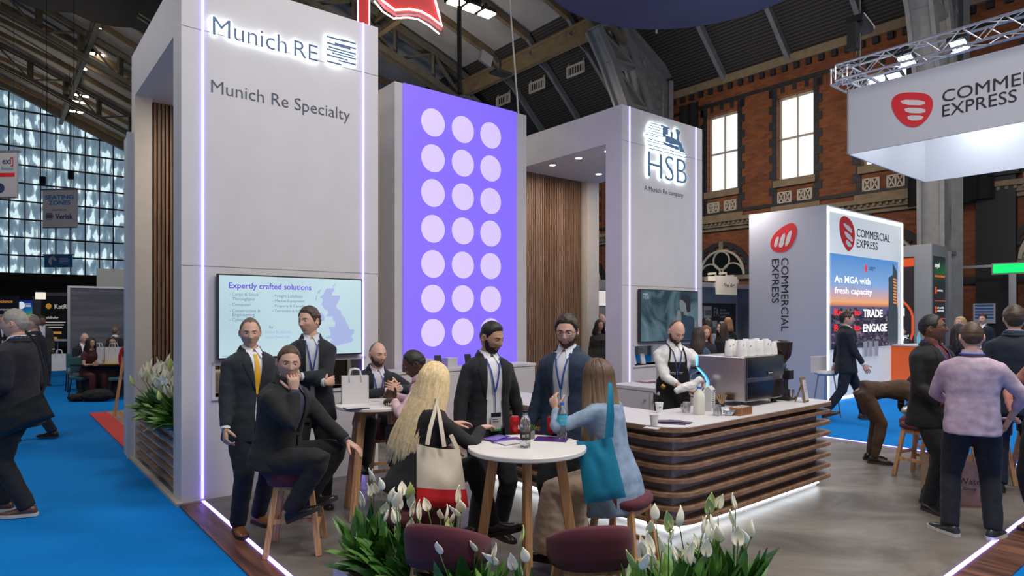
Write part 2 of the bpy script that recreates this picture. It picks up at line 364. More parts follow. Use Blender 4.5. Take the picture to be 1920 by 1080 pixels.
for v in wv_:
    if v>34: continue
    q=MB()
    for i in range(14):   # toothed jambs
        z0=zs-.9+i*.34
        ww=.34 if i%2 else .2
        q.svbox(s-.03,s+.02,v-hw-ww,v-hw,z0,z0+.33); q.svbox(s-.03,s+.02,v+hw,v+hw+ww,z0,z0+.33)
    for i in range(9):
        a=v-hw-.3+i*(2*hw+.6)/8.5
        if i%2==0: q.svbox(s-.03,s+.02,a,a+.16,zt+.02+.14*(1-((a-v)/1.1)**2),zt+.32+.14*(1-((a-v)/1.1)**2))
    q.svbox(s-.02,s+.02,v-hw-.4,v+hw+.4,zt+.4,zt+.5)
    q.build('window_surround',BLUEBRICK,parent=WR)
    q=MB(); q.svbox(s-.12,s+.05,v-hw-.1,v+hw+.1,zs-.28,zs-.0)
    q.svbox(s-.05,s+.05,v-hw-.25,v+hw+.25,zs-1.45,zs-1.05)
    q.build('sill',STONE,parent=WR)
    q=MB()
    for dx in (-.42,.42):
        for e in (-.27,.27): q.svbox(s-.06,s+.01,v+dx+e-.035,v+dx+e+.035,zs-.95,zs-.5)
        q.svbox(s-.06,s+.01,v+dx-.03,v+dx+.03,zs-.95,zs-.5)
        for e in (zs-.95,zs-.53): q.svbox(s-.06,s+.01,v+dx-.3,v+dx+.3,e,e+.05)
        for a,c in ((-.24,-.03),(.03,.24)):
            q.bar(sv(s-.03,v+dx+a,zs-.92),sv(s-.03,v+dx+c,zs-.5),.05); q.bar(sv(s-.03,v+dx+c,zs-.92),sv(s-.03,v+dx+a,zs-.5),.05)
    q.build('vent_grille',WPAINT,parent=WR)
    # lunette with voussoirs
    zc=3.6; q=MB()
    N=17
    for i in range(N):
        a0=PI*i/N; a1=PI*(i+1)/N; r0=1.18 if i%2==0 else 1.30; r1=1.5
        q.hexa([sv(s-.08,v+r0*math.cos(a0),zc+r0*math.sin(a0)),sv(s-.08,v+r1*math.cos(a0),zc+r1*math.sin(a0)),sv(s-.08,v+r1*math.cos(a1),zc+r1*math.sin(a1)),sv(s-.08,v+r0*math.cos(a1),zc+r0*math.sin(a1)),
                sv(s+.02,v+r0*math.cos(a0),zc+r0*math.sin(a0)),sv(s+.02,v+r1*math.cos(a0),zc+r1*math.sin(a0)),sv(s+.02,v+r1*math.cos(a1),zc+r1*math.sin(a1)),sv(s+.02,v+r0*math.cos(a1),zc+r0*math.sin(a1))])
        if i%2==0:
            am=(a0+a1)/2
            for rr_ in (1.30,):
                pass
    q.build('arch_ring',BLUEBRICK,parent=WR)
    q=MB(); q.svbox(s-.12,s,v-.1,v+.1,zc+1.14,zc+1.52); q.svbox(s-.14,s,v-1.7,v+1.7,zc-.2,zc-.02); q.build('keystone',STONE,parent=WR)
wi=0
for v in wv_:
    if v>34: continue
    wi+=1
    q=MB(); q.svbox(s+.30,s+.32,v-hw,v+hw,zs,zt); W=struct('window_%d'%wi,q,SKYG)
    q=MB()
    for a,b_,c,d in ((-hw,-hw+.1,zs,zt),(hw-.1,hw,zs,zt),(-.035,.035,zs,zt),(-hw,hw,zs,zs+.1),(-hw,hw,zt-.1,zt),(-hw,hw,9.1,9.19)):
        q.svbox(s+.22,s+.29,v+a,v+b_,c,d)
    q.build('window_frame',WPAINT,parent=W)
for v in wv_:
    if v>34: continue
    wi+=1; zc=3.6
    q=MB(); N=20; poly=[sv(s-.02,v+1.16*math.cos(PI*i/N),zc+1.16*math.sin(PI*i/N)) for i in range(N+1)]
    q.prism(poly,U*-.02,U*.02); W=struct('window_%d'%wi,q,DKGLASS)
    q=MB()
    q.tube([sv(s-.07,v+1.1*math.cos(PI*i/N),zc+1.1*math.sin(PI*i/N)) for i in range(N+1)],.06,6)
    q.tube([sv(s-.07,v+.4*math.cos(2*PI*i/N),zc+.66+.4*math.sin(2*PI*i/N)) for i in range(N+1)],.045,6)
    for e in (-1,1): q.tube([sv(s-.07,v+e*.56+.52*math.cos(PI*i/N),zc+.02+.5*math.sin(PI*i/N)) for i in range(N+1)],.045,6)
    q.build('tracery',WPAINT,parent=W)
q=MB(); q.svbox(s-.35,s+.1,VA,VB,5.95,6.12); q.svbox(s-.22,s+.1,VA,VB,5.75,5.95); q.svbox(s-.12,s+.1,VA,VB,5.6,5.75)
x=VA+.2
while x<32: q.svbox(s-.3,s-.1,x,x+.09,5.84,5.95); x+=.22
struct('trim_4',q,STONE)
q=MB(); q.svbox(s-.2,s+.1,VA,VB,12.1,12.45); struct('trim_5',q,STONE)
q=MB(); q.svbox(s-.05,s+.05,VA,VB,6.35,6.5); q.svbox(s-.04,s+.05,VA,VB,11.3,11.45); q.svbox(s-.06,s+.03,VA,VB,2.85,3.1)
x=VA
while x<34: q.svbox(s-.14,s,x,x+.2,11.85,12.1); x+=.5
struct('trim_6',q,BLUEBRICK)
# pilasters, riveted arch feet and their cast spandrels at every rib
ti=7
for k in (-1,0,1,2,3):
    v=.5+11.8*k
    q=MB(); q.svbox(s-.28,s+.05,v+.5,v+1.05,0,6.6); q.svbox(s-.28,s+.05,v-1.6,v-.55,0,6.6); q.svbox(s-.38,s+.05,v-1.7,v-.5,6.3,6.6)
    struct('trim_%d'%ti,q,mat('black_painted_pilaster',(.018,.018,.02),.5)); ti+=1
    # arch foot
    q=MB()
    inner=[(18.6,14.1),(19.5,12.9),(20.5,11.2),(21.15,9.2),(21.45,6.8),(21.5,3.8),(21.5,0.0)]
    outer=[(20.1,14.6),(21.2,13.0),(22.0,11.2),(22.45,9.2),(22.6,6.8),(22.6,3.8),(22.6,0.0)]
    for dv in (-.32,.32):
        for P in (inner,outer):
            for (a,za),(c,zc) in zip(P,P[1:]): q.bar(sv(a,v+dv,za),sv(c,v+dv,zc),.12,.35)
    for P in (inner,outer):
        for (a,za),(c,zc) in zip(P,P[1:]): q.bar(sv(a,v,za),sv(c,v,zc),.7,.06)
    for i in range(len(inner)-1):
        (a,za),(c,zc)=inner[i],outer[i]; q.bar(sv(a,v,za),sv(c,v,zc),.7,.12)
        (c2,zc2)=outer[i+1]; q.bar(sv(a,v,za),sv(c2,v,zc2),.5,.12)
    for i,(a,za) in enumerate(inner[3:-1]):
        (c,zc)=inner[i+4]; n=10
        for j in range(n):
            for dv in (-.28,.28): q.ell(sv(a+(c-a)*j/n-.06,v+dv,za+(zc-za)*j/n),(.03,.03,.03),6,4)
    F=q.build('arch_foot',mat('silver_painted_iron',(.36,.36,.36),.45,.2,var=.12,vs=4) if k<=0 else IRON); F['label']='riveted silver iron foot of a roof arch on the brick wall'; tag(F,['riveted iron arch foot out of frame at right','riveted silver iron arch foot between the black pilasters at right','grey iron arch foot rising behind the white tower with train logo','far grey iron arch foot behind the slatted wood wall','farthest iron arch foot on the side wall'][k+1],'iron arch','iron arch feet')
    # spandrel plate with scrolls
    q=MB()
    fr=Fr(sv(0,v-.1,0),U)
    fr.poly(q,[(20.4,14.5),(23.95,12.7),(23.95,9.3),(23.3,9.3),(22.4,11.0),(21.4,13.0)],-.04,.04)
    for P in ([(20.4,14.6),(23.95,12.9)],[(23.8,12.9),(23.8,8.5)],[(23.2,12.6),(23.2,9.2)],[(20.8,14.0),(23.2,12.6)]):
        q.bar(sv(P[0][0],v,P[0][1]),sv(P[1][0],v,P[1][1]),.9 if P[0][1]>14.5 or P[0][0]>23.5 else .3,.22)
    for (a,z_,r_) in ((22.3,12.5,.34),(22.9,11.7,.3),(22.75,10.9,.24),(21.6,13.3,.24),(23.0,12.3,.2),(22.2,11.7,.2),(22.95,10.2,.18)):
        q.tube([sv(a+r_*math.cos(t*PI/8)*(1-.03*t),v-.17,z_+r_*math.sin(t*PI/8)*(1-.03*t)) for t in range(20)],.045,5)
    q.build('spandrel',IRON,parent=F)
# black curtains beside the windows
def curtain(v0,v1,z0,z1,s_,label):
    q=MB(); n=int((v1-v0)/.12); a=[]
    for i in range(n+1): a.append(sv(s_+.06*math.sin(i*1.7),v0+(v1-v0)*i/n,z0))
    for i in range(n): q.hexa([a[i],a[i+1],a[i+1]+U*.02,a[i]+U*.02,a[i]+Z*(z1-z0),a[i+1]+Z*(z1-z0),a[i+1]+Z*(z1-z0)+U*.02,a[i]+Z*(z1-z0)+U*.02])
    solo('black_curtain',q,DARK,label,'curtain')
curtain(10.55,11.6,5.9,11.6,s-.35,'black floor length curtain at the left edge of the tall window')
curtain(-.6,1.9,5.6,9.4,s-.5,'black curtain under the hanging white fabric box')
# ---------------------------------------------------------------- far end wall
m,nt,b=nodes('frosted_daylit_glass',.5); tc=nd(nt,'ShaderNodeTexCoord'); mp=nd(nt,'ShaderNodeMapping'); mp.inputs['Rotation'].default_value=(0,0,-YU)
nt.links.new(tc.outputs['Object'],mp.inputs['Vector']); mp2=nd(nt,'ShaderNodeMapping'); mp2.inputs['Rotation'].default_value=(0,R(35),0); mp2.inputs['Scale'].default_value=(1.7,1,.45); nt.links.new(mp.outputs[0],mp2.inputs['Vector'])
n1=nd(nt,'ShaderNodeTexNoise',Scale=1.3,Detail=2,Distortion=.25); nt.links.new(mp2.outputs[0],n1.inputs['Vector'])
wv=nd(nt,'ShaderNodeTexWave',Scale=.18,Distortion=2.5,Detail=2); wv.bands_direction='Z'; nt.links.new(mp.outputs[0],wv.inputs['Vector'])
ma=nd(nt,'ShaderNodeMath'); ma.operation='MULTIPLY_ADD'; ma.inputs[1].default_value=.16; nt.links.new(wv.outputs[0],ma.inputs[0]); nt.links.new(n1.outputs[0],ma.inputs[2])
r=nd(nt,'ShaderNodeValToRGB'); e=r.color_ramp.elements; e[0].position=.50; e[0].color=(.13,.20,.27,1); e[1].position=.70; e[1].color=(.72,.92,.98,1)
k_=r.color_ramp.elements.new(.645); k_.color=(.22,.33,.41,1)
nt.links.new(ma.outputs[0],r.inputs[0]); nt.links.new(r.outputs[0],b.inputs['Emission Color']); b.inputs['Emission Strength'].default_value=.95; b.inputs['Base Color'].default_value=(.05,.07,.08,1)
FROST=m
q=MB(); poly=[sv(s_,VB,5.8) for s_ in (-40,24)]; prof=[24,20,14.5,9.5,4,-.6,-8,-15.4,-20,-25.5,-36,-40]
fr=Fr(sv(0,VB,0),U)
fr.poly(q,[(-40,5.8),(24,5.8)]+[(x,zr(x)) for x in prof],-.1,0); WF=struct('window_50',q,FROST)
q=MB(); x=-24.0
while x<22:
    q.svbox(x-.05,x+.05,VB-.16,VB-.02,5.8,zr(x)-.1); x+=1.2
z_=5.8; i=0
while z_<25:
    lim=[x for x in [-40+.5*j for j in range(129)] if zr(x)>z_+.2]
    if lim: q.svbox(min(lim),max(lim),VB-.2,VB-.02,z_-.07,z_+.07)
    z_+=1.72
q.build('window_frame',mat('dark_mullion',(.03,.035,.04),.5),parent=WF)
q=MB(); q.svbox(-40,24,VB-.3,VB+.1,0,5.8); q.svbox(-40,24,VB-.6,VB-.2,5.0,5.5); struct('wall_far',q,mat('dark_brown_wall',(.03,.022,.017),.8,var=.3,vs=1))
q=MB()
for i in range(20):
    a,c=prof[0],0
xs=[-26+i*2 for i in range(25)]
for a,c in zip(xs,xs[1:]): q.bar(sv(a,VB-.6,zr(a)-.5),sv(c,VB-.6,zr(c)-.5),.5,.9)
struct('trim_20',q,IRONB)
q=MB(); q.svbox(S0-.3,S0,VA,VB,0,12.6); struct('wall_left',q,BRICK)
# ---------------------------------------------------------------- hall lamps
LAMPE=mat('lamp_glow',(1,.9,.75),.4,emit=14,ec=(1,.86,.66))
def floods(px,py,Y,label,n=2):
    c=at(px,py,Y); t=thing('roof_floodlight',label,'floodlight',c,YU,group='floodlights under the roof')
    q=MB()
    for i in range(n):
        q.box((-.3+.6*i,0,0),(.5,.45,.14))
    q.bar((-.7,0,.25),(.7,0,.25),.08); 
    for i in range(n): q.bar((-.3+.6*i,0,.05),(-.3+.6*i,0,.28),.06)
    q.bar((0,0,.25),(0,0,1.6),.05)
    q.build('housing',BLACK,root=t,world=False)
    q=MB()
    for i in range(n): q.box((-.3+.6*i,-.05,-.09),(.42,.4,.05))
    q.build('lamp',LAMPE,root=t,world=False)
for i,(px,py,Y) in enumerate([(194,51,44),(180,100,48),(173,116,50),(169,130,52),(153,178,56),(149,190,58),(143,208,60)]):
    floods(px,py,Y,'floodlight number %s down the lit row under the arched roof'%['one, topmost','two','three','four','five','six','seven, lowest'][i])
floods(868,6,20,'warm floodlight cluster on the black hanging pole above the purple wall',3)
q=MB(); q.tube([at(861,12,19.6),at(862,175,19.6)],.07,8); q.tube([at(861,12,19.6),at(861,-120,19.6)],.03,6)
solo('hanging_pole',q,DARK,'black draped pole hanging behind the purple wall','pole')
q=MB(); q.tube([at(953,-40,16),at(960,60,16),at(972,214,16)],.022,6)
solo('hanging_cable',q,mat('white_cable',(.5,.48,.45),.6),'pale cable hanging down behind the purple wall','cable')
t=thing('wall_floodlight','white square floodlight on bracket clipped to the golden roof beam','floodlight',at(910,112,25),YU)
q=MB(); q.box((-.05,-.1,0),(.55,.12,.45),Matrix.Rotation(.3,3,'Y')); q.build('head',CREAM,root=t,world=False)
q=MB(); q.box((.75,0,-.35),(.75,.5,.1)); q.bar((.1,0,0),(.8,0,-.3),.08); q.bar((.75,0,-.3),(.75,.0,.2),.06); q.build('bracket_lamp',CHROME,root=t,world=False)
# ---------------------------------------------------------------- round fabric ceiling banner
q=MB(); c=Vector((2.35,8.5,6.5)); prof_=[(2.01,0),(2.04,.05),(2.04,.75),(2.0,.8),(0.02,.8)]
q.lathe([(0.02,0)]+prof_,c,72)
BAN=solo('round_hanging_banner',q,mat('midnight_fabric',(.085,.08,.13),.8,var=.25,vs=.5),'round midnight blue fabric disc hanging at the top of the picture','banner',smooth=True)
q=MB(); 
for a in (0,2.1,4.2): q.tube([c+Vector((1.5*math.cos(a),1.5*math.sin(a),.8)),c+Vector((.1*math.cos(a),.1*math.sin(a),9))],.01,5)
q.build('suspension_wire',DARK,parent=BAN)
q=MB(); q.tube([at(1231,56,10.5),at(1231,62,10.5)],.02,6); q.build('clip',WHITE,parent=BAN)
# red flag sign with a lit outline
t=thing('flag_sign','red flag shaped sign with glowing white outline above the left tower','sign',at(682,110,11),YU)
YF=11.0
def fp(px,py): p=at(px,py,YF); return p
fr=Fr(at(682,60,YF),Vector((1,.25,0)))
def fxy(px,py): return ((px-682)/FPX*YF*1.0,-(py-60)/FPX*YF)
flag=[(692,-60),(705,-12),(720,6),(742,18),(765,13),(785,13),(806,22),(832,39),(826,10),(808,-60)]
q=MB(); fr.poly(q,[fxy(*p) for p in flag],-.14,0); q.build('flag',RED,root=t)
q=MB()
q.tube([fr(*fxy(*p),.015) for p in [(704,-18),(718,-1),(740,13),(765,8),(787,9),(806,17),(829,33),(822,8),(805,-55)]],.017,6)
q.tube([fr(*fxy(*p),-.15) for p in [(702,-8),(718,10),(738,21),(765,16),(785,17),(806,27),(826,41)]],.014,6)
q.build('light_outline',LEDW,root=t)
q=MB(); fr.rect(q,*[-.085,.085],-2.2,1.5,-.14,0); q.build('pole',RED,root=t)
q=MB(); fr.rect(q,-.105,-.088,-2.2,1.5,-.1,0.01); fr.rect(q,.088,.105,-2.2,1.5,-.1,0.01); q.build('light_outline',LEDW,root=t)
# ================================================================ the exhibition stand
HT=5.13; HS=4.57; TW=.34
def lens_text(): pass
SEAM=mat('panel_joint',(.25,.24,.25),.7)
def tower(sa,sb,label,side_open=True):
    t=thing('exhibition_tower',label,'exhibition tower',sv(sa,0,0),YU)
    w=sb-sa; q=MB()
    # front wall with display slot
    x0,x1,z0,z1=sa+.30,sa+1.88,1.0,1.31
    q.svbox(sa,sb,0,TW,0,z0); q.svbox(sa,sb,0,TW,z1,HT); q.svbox(sa,x0,0,TW,z0,z1); q.svbox(x1,sb,0,TW,z0,z1)
    q.build('front_wall',WHITE,root=t)
    q=MB(); q.svbox(sa+.001,sb-.001,TW,2.75,HS,HT-.002); q.build('canopy',WHITE,root=t)
    for zj in (HS,2.283):
        q=MB(); q.svbox(sa,sb,-.002,.002,zj-.003,zj+.003); q.build('panel_joint',SEAM,root=t)
    for x in (sa+.175,sb-.20):
        q=MB(); q.svbox(x+.002,x+.018,-.012,.004,.012,HT); q.build('light_strip',LED,root=t)
    q=MB(); q.svbox(x0-.03,x1+.03,-.02,TW+.02,z0-.03,z0); q.svbox(x0-.03,x0,-.012,.0,z0,z1+.03); q.svbox(x1,x1+.03,-.012,.0,z0,z1+.03); q.svbox(x0-.03,x1+.03,-.012,0,z1,z1+.03)
    q.build('shelf_edge',WHITE,root=t)
    return t
def slatwall(t,s0,s1,v,z0,z1,dark=True):
    q=MB(); q.svbox(s0,s1,v,v+.05,z0,z1); q.build('backing',DARK,root=t)
    q=MB(); n=int((s1-s0)/.046)
    for i in range(n):
        a=s0+(s1-s0)*i/n; q.svbox(a,a+.030,v-.025,v,z0,z1)
    q.build('wood_slats',WOODSLAT,root=t)
A1=2.066; B0,B1=6.293,8.447
T1=tower(0,A1,'tall white tower with glowing blue company name above a wide screen')
fr=Fr(sv(0,0,0),U)
# ---- lettering on the left tower
def sz(px,py,v=0.0):
    a=(px-960)/FPX; p=C0+V*v; s_=(a*p.y-p.x)/(U.x-a*U.y); Y=p.y+s_*U.y; return s_,CAMH-(py-HY)/FPX*Y
def halo(t,build,frm,th=.012,off=.03):
    q=MB(); build(q,off,th); q.build('lettering',NAVY if t is T1 else STEELBLUE,root=t)
    q=MB(); build(q,off-.012,.006); q.build('letter_backlight',LEDWH,root=t)
x0,z0=sz(397,77); z0=4.54; x1,z1=sz(593,115)
_a=sz(397,36)[1]; 
def b1(q,d,th):
    wm=sz(577,0)[0]-x0+0.0
    text(q,fr,'Munich',x0,z0,w=(sz(535,0)[0]-x0),d=d,th=th,bold=-.004)
    xr=sz(549,0)[0]; text(q,fr,'RE',xr,z0-.0,w=(x1-xr),h=.165,d=d,th=th,bold=-.004)
halo(T1,b1,fr)
lx0,lz1=sz(610,69); lx1,_=sz(664,80); lz0=sz(610,119)[1]
def b2(q,d,th):
    W=lx1-lx0; H=lz1-lz0
    L=[(0,.62,1.0),(.48,1,1.03),(.27,1,.83),(0,.82,.76),(.06,1,.62),(0,.94,.52),(.18,1,.42),(0,.72,.30),(.40,1,.20),(0,.5,.05)]
    for a,c,y in L:
        y0=lz0+H*y*.97
        fr.poly(q,[(lx0+W*a,y0-.008),(lx0+W*c,y0-.008),(lx0+W*c,y0+.010),(lx0+W*a,y0+.010)],d,d+th)
halo(T1,b2,fr)
q=MB(); a0,c0=sz(396,170); a1,_=sz(656,0); text(q,fr,'Munich Re Specialty',a0,c0-.055,w=a1-a0,d=.001,th=.004,bold=-.008); q.build('lettering',GREYTXT,root=T1)
# left tower: rear pillar, slatted rear wall, side planter
q=MB(); q.svbox(0,.19,2.5,2.75,0,HS); q.build('rear_pillar',CREAM,root=T1)
slatwall(T1,.19,A1,2.68,.012,HS)
q=MB(); q.svbox(A1-.02,A1+.0,2.75,2.79,0,HT); q.build('edge',WHITE,root=T1)
q=MB(); q.svbox(A1-.06,A1-.003,TW,2.68,.012,HS); q.build('side_wall',CREAM,root=T1)
q=MB(); q.svbox(A1-.08,A1-.06,.7,1.5,.9,1.5); q.build('dark_niche',BLACK,root=T1)
# beige bench seen through the slot
t=thing('bench','beige upholstered bench behind the display slot of the left tower','bench',sv(.9,1.6,.012),YU)
q=MB(); q.svbox(.35,1.5,1.85,2.2,.012,1.10); q.build('backrest',mat('beige_fabric',(.45,.40,.33),.9,bump=.3,bs=300),root=t,bevel=.03)
q=MB(); q.svbox(.35,1.5,1.35,1.85,.012,.5); q.build('seat',mat('beige_fabric',(.45,.40,.33)),root=t,bevel=.03)
def trough(label,s0,s1,v0,v1,h,slats=None,mt=WHITE):
    t=thing('planter',label,'planter',sv((s0+s1)/2,(v0+v1)/2,.012),YU)
    q=MB(); e=.025
    q.svbox(s0,s0+e,v0,v1,.012,h); q.svbox(s1-e,s1,v0,v1,.012,h); q.svbox(s0+e,s1-e,v0,v0+e,.012,h); q.svbox(s0+e,s1-e,v1-e,v1,.012,h); q.svbox(s0+e,s1-e,v0+e,v1-e,.012,.05)
    q.build('box',mt,root=t)
    q=MB(); q.svbox(s0+e,s1-e,v0+e,v1-e,.05,h-.035); q.build('soil',mat('potting_soil',(.06,.03,.018),.95,var=.4,vs=60,bump=.6,bs=80),root=t)
    if slats:
        for i in range(5):
            z=.09+i*.105; q=MB(); q.svbox(s0-.055,s0-.002,v0,v1,z,z+.028); q.build('slat',WOODBAR,root=t)
    return t
SIDEW=mat('side_planter_white',(.62,.66,.7),.6)
trough('long white planter clad in wooden slats along the left side of the tower',.06,.42,TW+.02,2.45,.66,True,SIDEW)
trough('low white planter at the left end of the stand front',.22,.66,-4.5,-2.97,.27)
trough('white planter along the front light line',.72,1.62,-5.12,-4.75,.34)
# ---- HSB tower
T2=tower(B0,B1,'tall white tower with train logo and glowing letters HSB')
frb=Fr(sv(0,0,0),U)
def b3(q,d,th):
    xa,za=sz(1212,336); xb,_=sz(1284,350); h=sz(1212,293)[1]-za
    x_,zb=sz(1212,336)
    text(q,frb,'HSB',xa,sz(1284,347)[1]+.0,w=xb-xa,h=.42,d=d,th=th,bold=-.012)
halo(T2,b3,frb)
def b4(q,d,th):
    xa=sz(1207,0)[0]; xb=sz(1284,0)[0]; W=xb-xa; zb=sz(1284,297)[1]; H=.42
    P=lambda a,y:(xa+W*a,zb+H*y)
    for a,c,y in ((.06,1,0),(.05,1,.13),(.03,.40,.27),(.08,.45,.36),(0,.30,.52),(.06,.42,.60),(.1,.40,.70),(.05,.36,.80),(.08,.45,.90),(.12,.40,1.0)):
        x_a,z_a=P(a,y); x_b,_=P(c,y); frb.poly(q,[(x_a,z_a-.006),(x_b,z_a-.006),(x_b,z_a+.008),(x_a,z_a+.008)],d,d+th)
    for poly in ([(.40,.60),(.40,.98),(.36,1.0),(.36,1.05),(.56,1.02),(.56,.97),(.53,.97),(.53,.72),(.47,.72),(.47,.60)],  # cab
                 [(.47,.42),(.47,.70),(.80,.64),(.82,.60),(.82,.42),(.62,.40)],                      # boiler
                 [(.60,.66),(.60,.80),(.58,.86),(.61,.90),(.65,.86),(.64,.80),(.64,.66)],              # dome
                 [(.74,.64),(.75,.82),(.71,1.02),(.735,1.07),(.80,1.05),(.84,.99),(.80,.82),(.80,.62)],    # funnel
                 [(.80,.56),(.86,.56),(.90,.36),(.97,.17),(.82,.19),(.80,.40)],                       # front and cowcatcher
                 [(.42,.30),(.42,.40),(.80,.38),(.80,.22)]):                                            # frame
        frb.poly(q,[P(*p) for p in poly],d,d+th)
    for cx,cy,r_ in ((.50,.32,.085),(.64,.29,.075),(.76,.25,.05)):
        c_=P(cx,cy); q.tube([frb(c_[0]+r_*W*.9*math.cos(a),c_[1]+r_*W*.9*math.sin(a),d+th/2) for a in [2*PI*k/16 for k in range(17)]],.004,4)
halo(T2,b4,frb)
q=MB(); a0,c0=sz(1208,357); a1,_=sz(1281,0); c0=sz(1281,371)[1]; text(q,frb,'A Munich Re company',a0,c0-.02,w=a1-a0,d=.001,th=.003,bold=-.005); q.build('lettering',GREYTXT,root=T2)
slatwall(T2,B0,8.08,2.66,.012,HS)
q=MB(); q.svbox(8.10,8.447,2.5,2.75,0,HS); q.build('rear_pillar',CREAM,root=T2)
DLE=mat('downlight_glow',(1,.9,.8),.4,emit=25,ec=(1,.86,.7))
for px,py in ((1036,309),(1084.8,296),(1122.6,326),(1140,283)):
    Y=(HS-CAMH)*FPX/(HY-py); c=at(px,py,Y); c.z=HS
    q=MB(); q.lathe([(.055,-.006),(.055,.0)],c,20); q.build('downlight',DLE,root=T2)
    q=MB(); rings=[]
    q.tube([c+Vector((.065*math.cos(a*PI/10),.065*math.sin(a*PI/10),-.004)) for a in range(21)],.009,6); q.build('downlight_rim',WHITE,root=T2)
# ---- purple lightbox wall between the towers
LB0,LB1,LBV=3.04,5.50,1.38
lb=thing('lightbox_wall','white wall with purple lightbox covered in lilac circles','lightbox',sv(LB0,LBV,0),YU)
q=MB(); q.svbox(LB0,LB1,LBV,LBV+.34,0,HT); q.build('wall',WHITE,root=lb)
q=MB(); q.svbox(LB0,LB0+.3,LBV+.34,LBV+1.9,0,HT); q.build('side_wall',CREAM,root=lb)
px0=sz(755,0,LBV)[0]; px1=sz(967,0,LBV)[0]
q=MB(); q.svbox(px0,px1,LBV-.03,LBV,.012,HT+.0); q.build('lightbox',PURPLE,root=lb)
frl=Fr(sv(0,LBV-.03,0),U)
for i in range(7):
    for j,pc in enumerate((812,868,920)):
        yy=[(230,297,362,429,495,560,624),(243,306,369,433,497,560,622),(254,316,377,438,499,561,621)][j][i]
        a,zc=sz(pc,yy,LBV-.03); q=MB(); rr_=.205
        frl.poly(q,[(a+rr_*math.cos(t*PI/20),zc+rr_*math.sin(t*PI/20)) for t in range(40)],.001,.004)
        q.build('lilac_circle',LILAC,root=lb)
q=MB(); q.svbox(2.95,3.05,2.0,2.06,1.55,1.85)
q.svbox(LB0-.03,LB0,2.15,2.5,1.5,1.9); q.build('wall_panel',BLACK,root=lb)
# ---- cabinets
def cabinet(label,s0,s1,v0,v1,h,face,n):
    t=thing('storage_cabinet',label,'cabinet',sv((s0+s1)/2,(v0+v1)/2,.012),YU)
    q=MB(); q.svbox(s0+.01,s1-.01,v0+.02,v1-.01,.012,h-.045); q.build('carcass',WHITE,root=t)
    q=MB(); q.svbox(s0-.01,s1+.01,v0-.01,v1,h-.045,h); q.build('worktop',WHITE,root=t,bevel=.004)
    for i in range(n):
        if face=='v':
            a=s0+(s1-s0)*i/n; c=s0+(s1-s0)*(i+1)/n; q=MB(); q.svbox(a+.006,c-.006,v0,v0+.02,.06,h-.055); D=q.build('door',WHITE,root=t)
            kx=c-.07 if i%2==0 else a+.07; q=MB(); q.svbox(kx-.012,kx+.012,v0-.03,v0,h-.16,h-.136)
        else:
            a=v0+(v1-v0)*i/n; c=v0+(v1-v0)*(i+1)/n; q=MB(); q.svbox(s0-.012,s0+.01,a+.006,c-.006,.06,h-.055); D=q.build('door',WHITE,root=t)
            kx=a+.07 if i%2==1 else c-.07; q=MB(); q.svbox(s0-.035,s0-.012,kx-.012,kx+.012,h-.17,h-.146)
        q.build('knob',CHROME,root=t,parent=D)
    return t
cabinet('long white cabinet under the purple lightbox',2.75,5.30,.93,1.34,1.05,'v',4)
cabinet('white double door cabinet behind the man in the black apron',4.97,6.75,-2.25,-.98,.9,'u',2)
# small display cards
def cards(lst,z,mt,label,cat='card',group=None):
    for i,(s_,v_,w_,h_) in enumerate(lst):
        q=MB(); c=sv(s_,v_,z); Rm=Matrix.Rotation(YU+.1*(i%3-1),3,'Z')@Matrix.Rotation(R(-12),3,'X')
        q.box(c+Z*(h_/2+.004),(w_,.012,h_),Rm)
        q.box(c+V*.03+Z*(h_*.35),(w_*.3,.03,h_*.7),Matrix.Rotation(YU,3,'Z'))
        L_=label[i] if isinstance(label,list) else label
        o=solo('display_card',q,mt[i%len(mt)] if isinstance(mt,list) else mt,L_,cat,group)
        q=MB(); fr2=Fr(c+Rm@Vector((-w_/2,-.007,0))+Z*.004,Rm@Vector((1,0,0)),Rm@Vector((0,0,1)))
        fr2.rect(q,w_*.15,w_*.5,h_*.62,h_*.68,.0005,.0015); fr2.rect(q,w_*.15,w_*.75,h_*.3,h_*.34,.0005,.0015); fr2.rect(q,w_*.15,w_*.65,h_*.22,h_*.25,.0005,.0015)
        q.build('printed_lines',WHITE if (mt is BLACK) else STEELBLUE,parent=o)
PALE=mat('pale_card',(.55,.6,.68),.5)
cards([(B0+.42,.12,.1,.16),(B0+.66,.12,.1,.17)],1.002,PALE,['pale blue display card in the slot, left one','pale blue display card in the slot, right one'],group='display cards in the slot')
cards([(3.62,1.15,.11,.17),(4.15,1.15,.11,.17),(4.55,1.2,.1,.17)],1.052,BLACK,['black folded card beside the white booklets on the long cabinet','black folded card alone in the middle of the long cabinet','black folded card behind the bearded man'],group='black cards on the cabinet')
for i in range(2):
    q=MB(); 
    for k in range(6): q.svbox(3.35+i*.42,3.52+i*.42,1.12,1.28,1.051+k*.022,1.071+k*.022)
    o=solo('booklet_stack',q,WHITE,['stack of white booklets at the left on the long cabinet','stack of white booklets right of the black card'][i],'booklets',group='booklets on the long cabinet')
